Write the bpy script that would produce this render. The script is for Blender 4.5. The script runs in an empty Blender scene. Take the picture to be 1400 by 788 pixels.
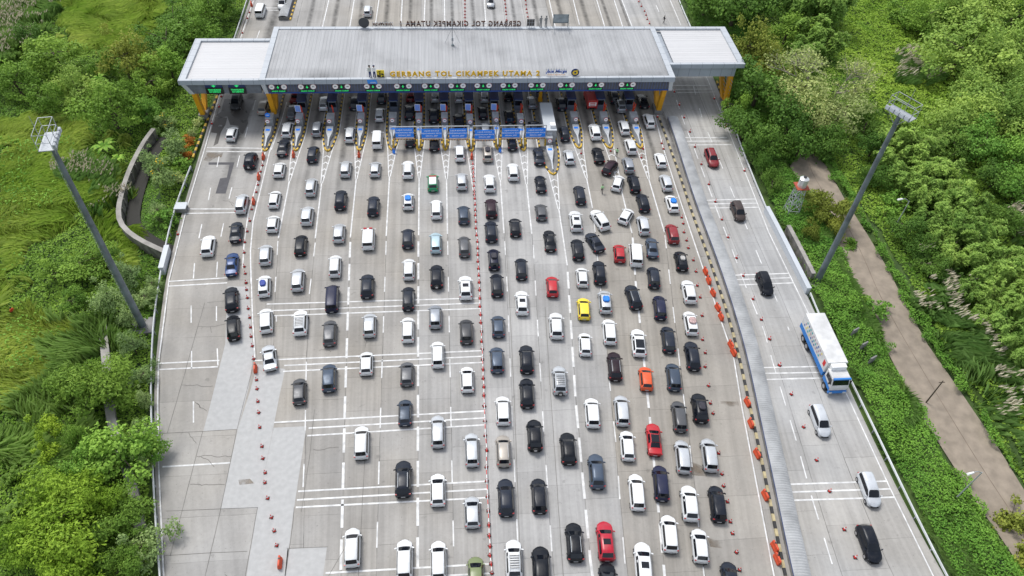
import bpy, bmesh, math, random
import numpy as np
from mathutils import Vector, Matrix
R = math.radians
scene = bpy.context.scene
col = scene.collection

# ------------------------------------------------------------------ camera
def make_camera():
    f, pitch, yaw, roll, h = 1010.5, R(47.058), R(6.858), R(3.348), 79.0
    F = Vector((math.sin(yaw)*math.cos(pitch), math.cos(yaw)*math.cos(pitch), -math.sin(pitch)))
    r0 = Vector((math.cos(yaw), -math.sin(yaw), 0)); u0 = r0.cross(F)
    cx = r0*math.cos(roll)+u0*math.sin(roll); cy = u0*math.cos(roll)-r0*math.sin(roll)
    cam = bpy.data.cameras.new('camera'); o = bpy.data.objects.new('camera', cam); col.objects.link(o)
    cam.sensor_fit = 'HORIZONTAL'; cam.sensor_width = 36.0; cam.lens = 36.0*f/1400.0
    cam.clip_start = 1.0; cam.clip_end = 6000.0
    m = Matrix((cx, cy, -F)).transposed().to_4x4(); m.translation = Vector((0, 0, h))
    o.matrix_world = m
    scene.camera = o
make_camera()

# ------------------------------------------------------------------ sky, sun, exposure
SUN_EL, SUN_AZ = R(62), R(-35)         # azimuth measured from +Y towards +X
w = bpy.data.worlds.new('World'); scene.world = w; w.use_nodes = True
nt = w.node_tree; nt.nodes.clear()
sky = nt.nodes.new('ShaderNodeTexSky'); sky.sky_type = 'NISHITA'; sky.sun_disc = False
sky.sun_elevation = SUN_EL; sky.sun_rotation = SUN_AZ
sky.air_density = 1.0; sky.dust_density = 1.5; sky.ozone_density = 1.0
hsv = nt.nodes.new('ShaderNodeHueSaturation'); hsv.inputs['Saturation'].default_value = 0.42
bg = nt.nodes.new('ShaderNodeBackground'); bg.inputs['Strength'].default_value = 0.13
ow = nt.nodes.new('ShaderNodeOutputWorld')
nt.links.new(sky.outputs[0], hsv.inputs['Color']); nt.links.new(hsv.outputs[0], bg.inputs['Color']); nt.links.new(bg.outputs[0], ow.inputs['Surface'])
sl = bpy.data.lights.new('sun', 'SUN'); so = bpy.data.objects.new('sun', sl); col.objects.link(so)
sl.energy = 1.6; sl.angle = R(18); sl.color = (1.0, 0.975, 0.93)
d = Vector((math.sin(SUN_AZ)*math.cos(SUN_EL), math.cos(SUN_AZ)*math.cos(SUN_EL), math.sin(SUN_EL)))
so.rotation_euler = d.to_track_quat('Z', 'Y').to_euler(); so.location = (0, 80, 120)
scene.view_settings.view_transform = 'Standard'; scene.view_settings.look = 'None'
scene.view_settings.exposure = 0.80; scene.view_settings.gamma = 1.0; scene.view_settings.use_curve_mapping = False
scene.cycles.max_bounces = 5; scene.cycles.diffuse_bounces = 3; scene.cycles.glossy_bounces = 2
scene.cycles.transmission_bounces = 3; scene.cycles.transparent_max_bounces = 6

# ---- measured ground positions in metres
CARS=[(-33.11,103.36,0.022,'jeep','black','',1),(-28.07,100.86,0.012,'hatch','white','',2),(-32.72,92.32,0.037,'mpv','silver','',1),(-27.8,93.29,0.016,'hatch','white','',2),(-22.32,96.13,0.004,'mpv','silver','',3),(-22.2,89.08,0.018,'mpv','silver','',3),(-27.25,87.44,0.035,'hatch','white','',2),(-32.48,85.75,0.098,'sedan','black','',1),(-36.06,82.8,0.085,'suv','white','',1),(-22.43,82.47,0.046,'mpv','black','',3),(-27.37,80.62,0.103,'mpv','silver','',2),(-31.87,78.8,0.118,'sedan','blue','',1),(-17.14,100.8,-0.007,'mpv','silver','',4),(-12.22,100.59,-0.01,'hatch','silver','',5),(-6.76,100.29,-0.003,'suv','white','rails',6),(-2.6,96.77,0.003,'taxi','green','',7),(2.17,96.94,-0.008,'mpv','silver','',8),(2.08,104.67,-0.004,'mpv','white','',8),(6.79,96.31,-0.019,'suv','white','',9),(-17.31,92.71,0.01,'suv','black','',4),(-12.06,91.06,0.002,'suv','black','',5),(-6.56,92.1,0.002,'hatch','white','bluebundle',6),(-2.07,89.99,-0.001,'mpv','white','',7),(2.25,88.59,-0.005,'mpv','slate','',8),(6.71,89.93,-0.017,'suv','maroonblack','',9),(-16.97,84.98,0.022,'mpv','silver','',4),(-12.43,83.49,0.017,'van','white','redlights',5),(-6.45,83.37,0.006,'mpv','black','',6),(-2.21,82.33,-0.002,'mpv','paleblue','',7),(2.09,81.33,-0.002,'mpv','grey','',8),(6.37,84.5,-0.015,'suv','black','',9),(6.43,78.35,-0.02,'mpv','navy','roofbox',9),(-16.97,77.83,0.045,'mpv','white','',4),(-6.2,76.82,0.009,'mpv','white','',6),(10.96,99.22,-0.027,'suv','white','',10),(15.78,103.51,-0.015,'sedan','black','',11),(21.04,103.14,0.008,'hatch','silver','',12),(26.24,103.51,0.006,'sedan','black','',13),(27.81,100.02,-0.571,'mpv','maroonblack','',13),(31.06,100.62,-0.014,'mpv','greysilver','',14),(15.3,95.9,-0.015,'sedan','black','',11),(28.36,95.77,-0.362,'hatch','white','',13),(31.07,95.54,-0.013,'mpv','black','',14),(21.49,92.87,-0.019,'mpv','black','',12),(31.66,90.58,-0.015,'suv','black','',14),(14.66,88.88,-0.021,'hatch','grey','',11),(19.95,86.49,-0.042,'suv','white','sunroof',12),(23.84,86.57,0.285,'suv','white','',13),(28.25,87.4,-0.531,'hatch','white','',13),(30.57,85.11,-0.051,'mpv','silver','',14),(10.21,85.39,-0.029,'hatch','black','',10),(15.31,82.15,-0.033,'sedan','black','',11),(19.37,80.03,-0.047,'mpv','black','',12),(22.23,81.52,0.287,'sedan','black','',12),(25.67,78.97,-0.113,'hatch','red','',13),(28.1,78.45,-0.137,'van','white','',14),(10.39,76.3,-0.044,'mpv','black','',10),(19.24,74.15,-0.075,'hatch','white','',12),(21.93,74.99,-0.076,'suv','black','',12),(14.59,72.49,-0.068,'hatch','red','',11),(36.96,101.76,-0.018,'hatch','white','',15),(36.6,95.62,-0.015,'mpv','silver','',15),(36.42,90.23,-0.012,'hatch','white','bluebundle',15),(34.84,83.06,-0.06,'mpv','darkred','',15),(30.96,80.04,-0.127,'sedan','slate','',14),(34.85,77.05,-0.09,'hatch','black','whitebundle',15),(29.88,73.7,-0.135,'mpv','black','',14),(-26.61,74.23,0.12,'mpv','white','cargorack',2),(-22.04,75.28,0.063,'mpv','silver','',3),(-30.72,71.85,0.202,'suv','black','',1),(-29.58,66.65,0.203,'mpv','black','',1),(-25.42,67.71,0.158,'mpv','white','',2),(-20.75,67.11,0.074,'suv','white','rack',3),(-24.07,61.3,0.233,'sedan','silver','',2),(-19.57,55.75,0.104,'hatch','grey','',3),(-16.83,71.41,0.05,'van','navy','',4),(-12.06,73.62,0.032,'suv','black','',5),(-16.61,65.17,0.054,'mpv','grey','',4),(-11.35,66.29,0.029,'mpv','silver','',5),(-6.17,71.01,0.009,'mpv','black','',6),(-6.12,65.23,0.009,'mpv','white','',6),(-2.38,67.42,-0.001,'mpv','greysilver','',7),(1.99,72.71,-0.007,'suv','white','sunroof',8),(1.83,64.57,-0.008,'mpv','grey','',8),(-11.42,59.77,0.031,'hatch','white','',5),(-16.03,57.66,0.069,'mpv','slate','',4),(-6.1,57.82,0.009,'hatch','grey','',6),(-2.1,60.75,-0.0,'mpv','white','',7),(1.66,56.56,-0.007,'hatch','white','',8),(-6.23,51.91,0.011,'hatch','slate','',6),(-2.13,75.12,-0.002,'jeep','black','',7),(6.55,73.05,-0.025,'mpv','black','',9),(9.88,69.45,-0.045,'suv','white','sunroof',10),(6.24,65.32,-0.028,'hatch','slate','',9),(18.59,68.04,-0.089,'hatch','yellow','',12),(21.83,69.19,-0.093,'mpv','silver','bluebundle',13),(26.12,69.93,0.048,'suv','black','rails',13),(14.29,65.05,-0.072,'suv','white','',11),(17.83,61.6,-0.089,'hatch','white','',12),(21.53,63.64,-0.1,'mpv','white','',13),(25.21,61.53,-0.113,'suv','white','blackroof',13),(5.7,59.51,-0.026,'mpv','slate','',9),(9.64,59.42,-0.051,'suv','black','',10),(21.24,57.72,-0.101,'suv','maroonblack','rails',13),(13.64,55.78,-0.073,'jeep','silver','rack',11),(9.2,53.98,-0.05,'suv','black','',10),(29.52,67.77,-0.129,'mpv','navy','',14),(34.47,70.62,-0.084,'suv','white','',15),(33.28,64.71,-0.096,'mpv','white','luggage',15),(29.46,61.95,-0.132,'mpv','black','',14),(32.11,58.96,-0.121,'suv','black','',15),(25.03,55.55,-0.116,'hatch','orange','',14),(28.75,55.65,-0.133,'mpv','slate','',14),(-11.53,34.89,0.044,'mpv','white','',5),(-11.34,47.9,0.037,'mpv','white','',5),(-2.2,48.96,0.001,'mpv','silver','',7),(1.84,46.19,-0.008,'mpv','silver','',8),(5.95,51.54,-0.03,'mpv','white','',9),(9.58,47.76,-0.047,'jeep','black','',10),(5.61,45.83,-0.029,'mpv','beige','rails',9),(-6.24,42.77,0.012,'suv','black','rails',6),(-2.27,41.16,0.0,'hatch','white','',7),(1.58,38.23,-0.008,'hatch','silver','',8),(5.48,39.77,-0.03,'suv','black','',9),(9.3,39.78,-0.042,'mpv','black','',10),(-5.9,33.2,0.012,'mpv','white','',6),(-2.27,32.86,-0.0,'mpv','white','',7),(1.66,31.18,-0.024,'hatch','olive','',8),(5.83,32.5,-0.037,'suv','white','rack',9),(8.68,31.5,-0.056,'jeep','black','',10),(17.16,50.63,-0.077,'mpv','white','',12),(20.95,50.78,-0.101,'mpv','silver','',13),(20.74,45.73,-0.104,'hatch','white','',13),(24.17,46.42,-0.124,'sedan','red','blackroof',14),(28.09,49.57,-0.128,'mpv','grey','',14),(31.0,50.62,-0.134,'suv','black','roofbox',15),(13.46,45.73,-0.053,'suv','black','',11),(16.42,42.48,-0.073,'suv','slate','',12),(20.69,39.58,-0.107,'mpv','white','',13),(23.77,40.58,-0.126,'mpv','navy','',14),(27.18,43.89,-0.138,'mpv','silver','',14),(30.49,43.93,-0.138,'mpv','silver','',15),(26.54,37.81,-0.139,'suv','white','',14),(23.4,34.4,-0.128,'mpv','white','',14),(12.66,34.05,-0.053,'suv','black','rails',11),(16.11,33.95,-0.07,'suv','redbright','sunroof',12),(26.49,32.81,-0.142,'hatch','white','',14),(19.79,31.15,-0.116,'suv','white','sunroof',13),(15.56,29.42,-0.149,'sedan','black','',12),(29.77,37.62,-0.139,'mpv','black','',15),(28.71,28.81,-0.222,'mpv','black','',15),(-28.01,122.9,0.0,'sedan','darkred','',2),(-27.91,117.7,0.0,'mpv','grey','',2),(-28.13,112.19,0.0,'mpv','white','',2),(-22.93,112.34,0.0,'mpv','greysilver','',3),(-28.18,106.97,0.0,'sedan','black','',2),(-22.95,104.95,-0.016,'mpv','black','',3),(-17.08,110.56,0.0,'mpv','silver','',4),(-16.92,120.5,0.0,'mpv','black','',4),(-33.31,119.3,0.0,'mpv','beige','',1),(-37.55,111.15,0.0,'hatch','white','',1),(-12.18,116.64,0.0,'mpv','silver','',5),(-12.06,122.48,0.0,'mpv','slate','',5),(-12.24,108.73,0.0,'van','white','',5),(-6.65,122.93,0.0,'hatch','darkred','',6),(-6.75,117.34,0.0,'suv','black','',6),(-2.34,116.14,0.0,'suv','black','',7),(-2.04,122.68,0.0,'mpv','silver','',7),(2.2,114.12,0.0,'pickup','black','',8),(2.44,122.61,0.0,'mpv','silver','',8),(6.7,116.95,0.0,'hatch','black','',9),(7.25,122.54,0.0,'mpv','silver','',9),(11.51,115.37,0.0,'mpv','black','',10),(11.8,122.88,0.0,'hatch','black','',10),(-6.5,108.8,0.0,'hatch','black','',6),(-2.28,107.81,0.0,'sedan','black','',7),(6.86,111.49,0.0,'mpv','greysilver','',9),(6.89,104.48,-0.018,'mpv','beige','roofbox',9),(11.4,107.51,0.0,'hatch','black','',10),(15.74,112.12,0.0,'hatch','black','',11),(21.1,110.08,0.0,'mpv','black','',12),(21.65,119.56,0.0,'mpv','black','',12),(26.73,110.4,0.0,'suv','white','',13),(32.88,118.69,0.0,'suv','greysilver','rack',14),(32.16,121.83,0.0,'mpv','black','',14),(32.32,111.75,0.0,'mpv','white','',14),(32.43,105.85,0.0,'mpv','white','',14),(37.56,120.32,0.0,'sedan','black','',15),(37.38,113.72,0.0,'mpv','white','',15),(-22.5,120.39,0.0,'mpv','silver','',3),(16.14,120.17,0.0,'hatch','greysilver','',11),(46.32,102.12,3.108,'suv','darkred','rails',20),(46.93,87.86,3.119,'mpv','brown','',20),(46.26,71.64,3.13,'mpv','black','',20),(45.91,47.93,3.104,'mpv','silver','',20),(48.39,38.33,3.075,'mpv','silver','',20),(45.66,31.87,3.088,'suv','black','',20),(-38.52,121.04,3.142,'mpv','grey','',21),(-35.14,159.44,3.142,'mpv','white','',21),(10.61,160.18,3.142,'hatch','silver','',21),(-39.37,156.03,0.0,'van','white','',22),(-16.49,156.02,0.0,'mpv','silver','',22)]
CONES={'left':[(-31.22,102.8),(-31.28,101.11),(-31.19,97.68),(-31.16,95.81),(-31.21,91.6),(-31.07,88.84),(-31.08,86.44),(-31.05,84.03),(-30.76,81.75),(-30.27,78.8),(-29.89,77.36),(-29.49,75.49),(-29.46,75.5),(-29.19,74.12),(-28.82,72.56),(-28.37,70.51),(-27.91,68.85),(-27.52,67.08),(-27.19,65.44),(-26.77,63.8),(-26.25,61.61),(-25.36,58.19),(-25.08,56.76),(-24.68,54.83),(-24.32,53.16),(-23.88,51.01),(-23.21,48.32),(-22.86,46.68),(-22.32,44.78),(-22.16,43.5),(-21.56,41.51),(-20.82,39.16),(-20.29,37.54),(-19.79,35.86)],'shoulder':[(-41.36,86.12),(-41.85,123.82),(-41.88,115.11),(-41.63,120.45)],'centre':[(4.26,102.24),(4.26,100.89),(4.24,99.7),(4.23,98.67),(4.24,97.51),(4.19,96.27),(4.19,95.01),(4.18,94.11),(4.2,93.1),(4.19,91.57),(4.16,90.2),(4.11,89.02),(4.13,87.48),(4.06,85.97),(4.1,84.33),(4.17,82.87),(4.15,81.4),(4.09,79.99),(4.03,78.57),(4.06,77.1),(4.05,75.66),(4.04,74.34),(4.03,74.25),(4.02,72.75),(3.99,71.15),(3.91,69.55),(3.94,68.0),(3.89,66.56),(3.94,64.98),(3.83,63.2),(3.88,61.87),(3.82,60.15),(3.81,58.48),(3.75,57.01),(3.78,55.68),(3.71,54.35),(3.69,52.67),(3.68,52.78),(3.65,50.49),(3.57,48.41),(3.66,46.35),(3.48,44.09),(3.44,42.26),(3.41,40.3),(3.4,38.54),(3.38,36.88),(3.34,35.62),(3.37,34.4),(3.29,33.37),(3.36,32.42),(3.4,31.42)],'right':[(37.54,87.44),(37.45,85.97),(37.08,83.92),(37.05,82.03),(36.92,80.34),(37.05,77.64),(36.86,75.23),(36.32,72.34),(36.17,70.0),(35.56,66.49),(34.49,62.13),(34.29,59.84),(33.66,57.5),(33.32,54.4),(32.84,51.68),(32.77,50.13),(31.96,44.42),(31.6,41.63),(31.36,40.07),(31.28,38.08),(30.94,35.64),(30.79,34.25),(30.61,32.07),(30.4,30.1)],'road':[(44.8,124.2),(44.72,119.65),(44.67,115.42),(44.65,110.85),(44.46,106.24),(44.36,101.22),(44.25,95.69),(44.16,91.14),(44.07,86.72),(43.9,82.52),(43.93,77.88),(43.87,74.04),(43.94,69.33),(43.95,65.38),(44.02,61.84),(43.95,57.32),(44.03,61.78),(43.94,57.22),(43.96,52.53),(43.85,47.54),(43.82,42.83),(43.89,38.7),(43.82,33.95),(43.79,30.69)],'edge':[(51.94,112.38),(51.55,99.17),(52.2,121.7)],'nose':[(38.6,107.45),(38.57,105.79),(34.88,105.87),(34.03,103.37),(28.88,105.4),(39.61,115.73),(23.5,104.83),(35.1,108.79)],'tops':[[(4.93,162.23),(4.87,160.56),(4.82,158.82),(4.76,157.2),(4.71,155.69),(4.66,154.3),(4.61,152.73),(4.56,151.19)],[(14.01,162.28),(13.98,160.6),(13.95,158.85),(13.88,157.22),(13.86,155.71),(13.77,153.2),(13.7,151.55)],[(18.79,162.3),(18.7,160.33),(18.6,158.19),(18.58,156.47),(18.59,154.59),(18.51,152.74)],[(45.09,161.93),(45.21,159.64),(45.5,157.3),(45.46,155.47),(45.34,153.49),(45.45,151.54)],[(-41.92,156.49),(-41.96,153.88),(-41.93,147.6)]]}
WB_RIGHT=[(38.17,74.88),(38.22,73.11),(38.16,72.98),(38.17,70.51),(38.1,67.65),(38.11,65.89),(38.09,60.79),(38.1,59.52),(37.6,51.37),(37.1,48.22),(36.57,43.91),(35.86,38.46),(34.98,32.28),(34.82,30.91)]
WB_NOSE=[(-31.34,104.81),(-26.37,105.31),(-15.27,105.12),(-15.27,105.12),(4.15,104.1),(-31.31,99.4),(-31.16,93.17),(-25.72,59.82),(-19.15,33.79),(-42.0,159.79)]
ISLANDS=[(-31.42,106.61,1.9),(-26.21,106.57,1.8),(-20.72,106.44,2.5),(-15.34,106.44,1.8),(-9.67,106.52,2.3),(-4.97,106.2,1.7),(-0.38,106.3,1.7),(4.17,105.77,1.7),(8.88,106.3,1.7),(13.38,105.77,1.7),(17.87,99.0,3.2),(23.36,106.18,2.2),(28.88,106.05,2.6),(34.44,105.92,2.0)]
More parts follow.
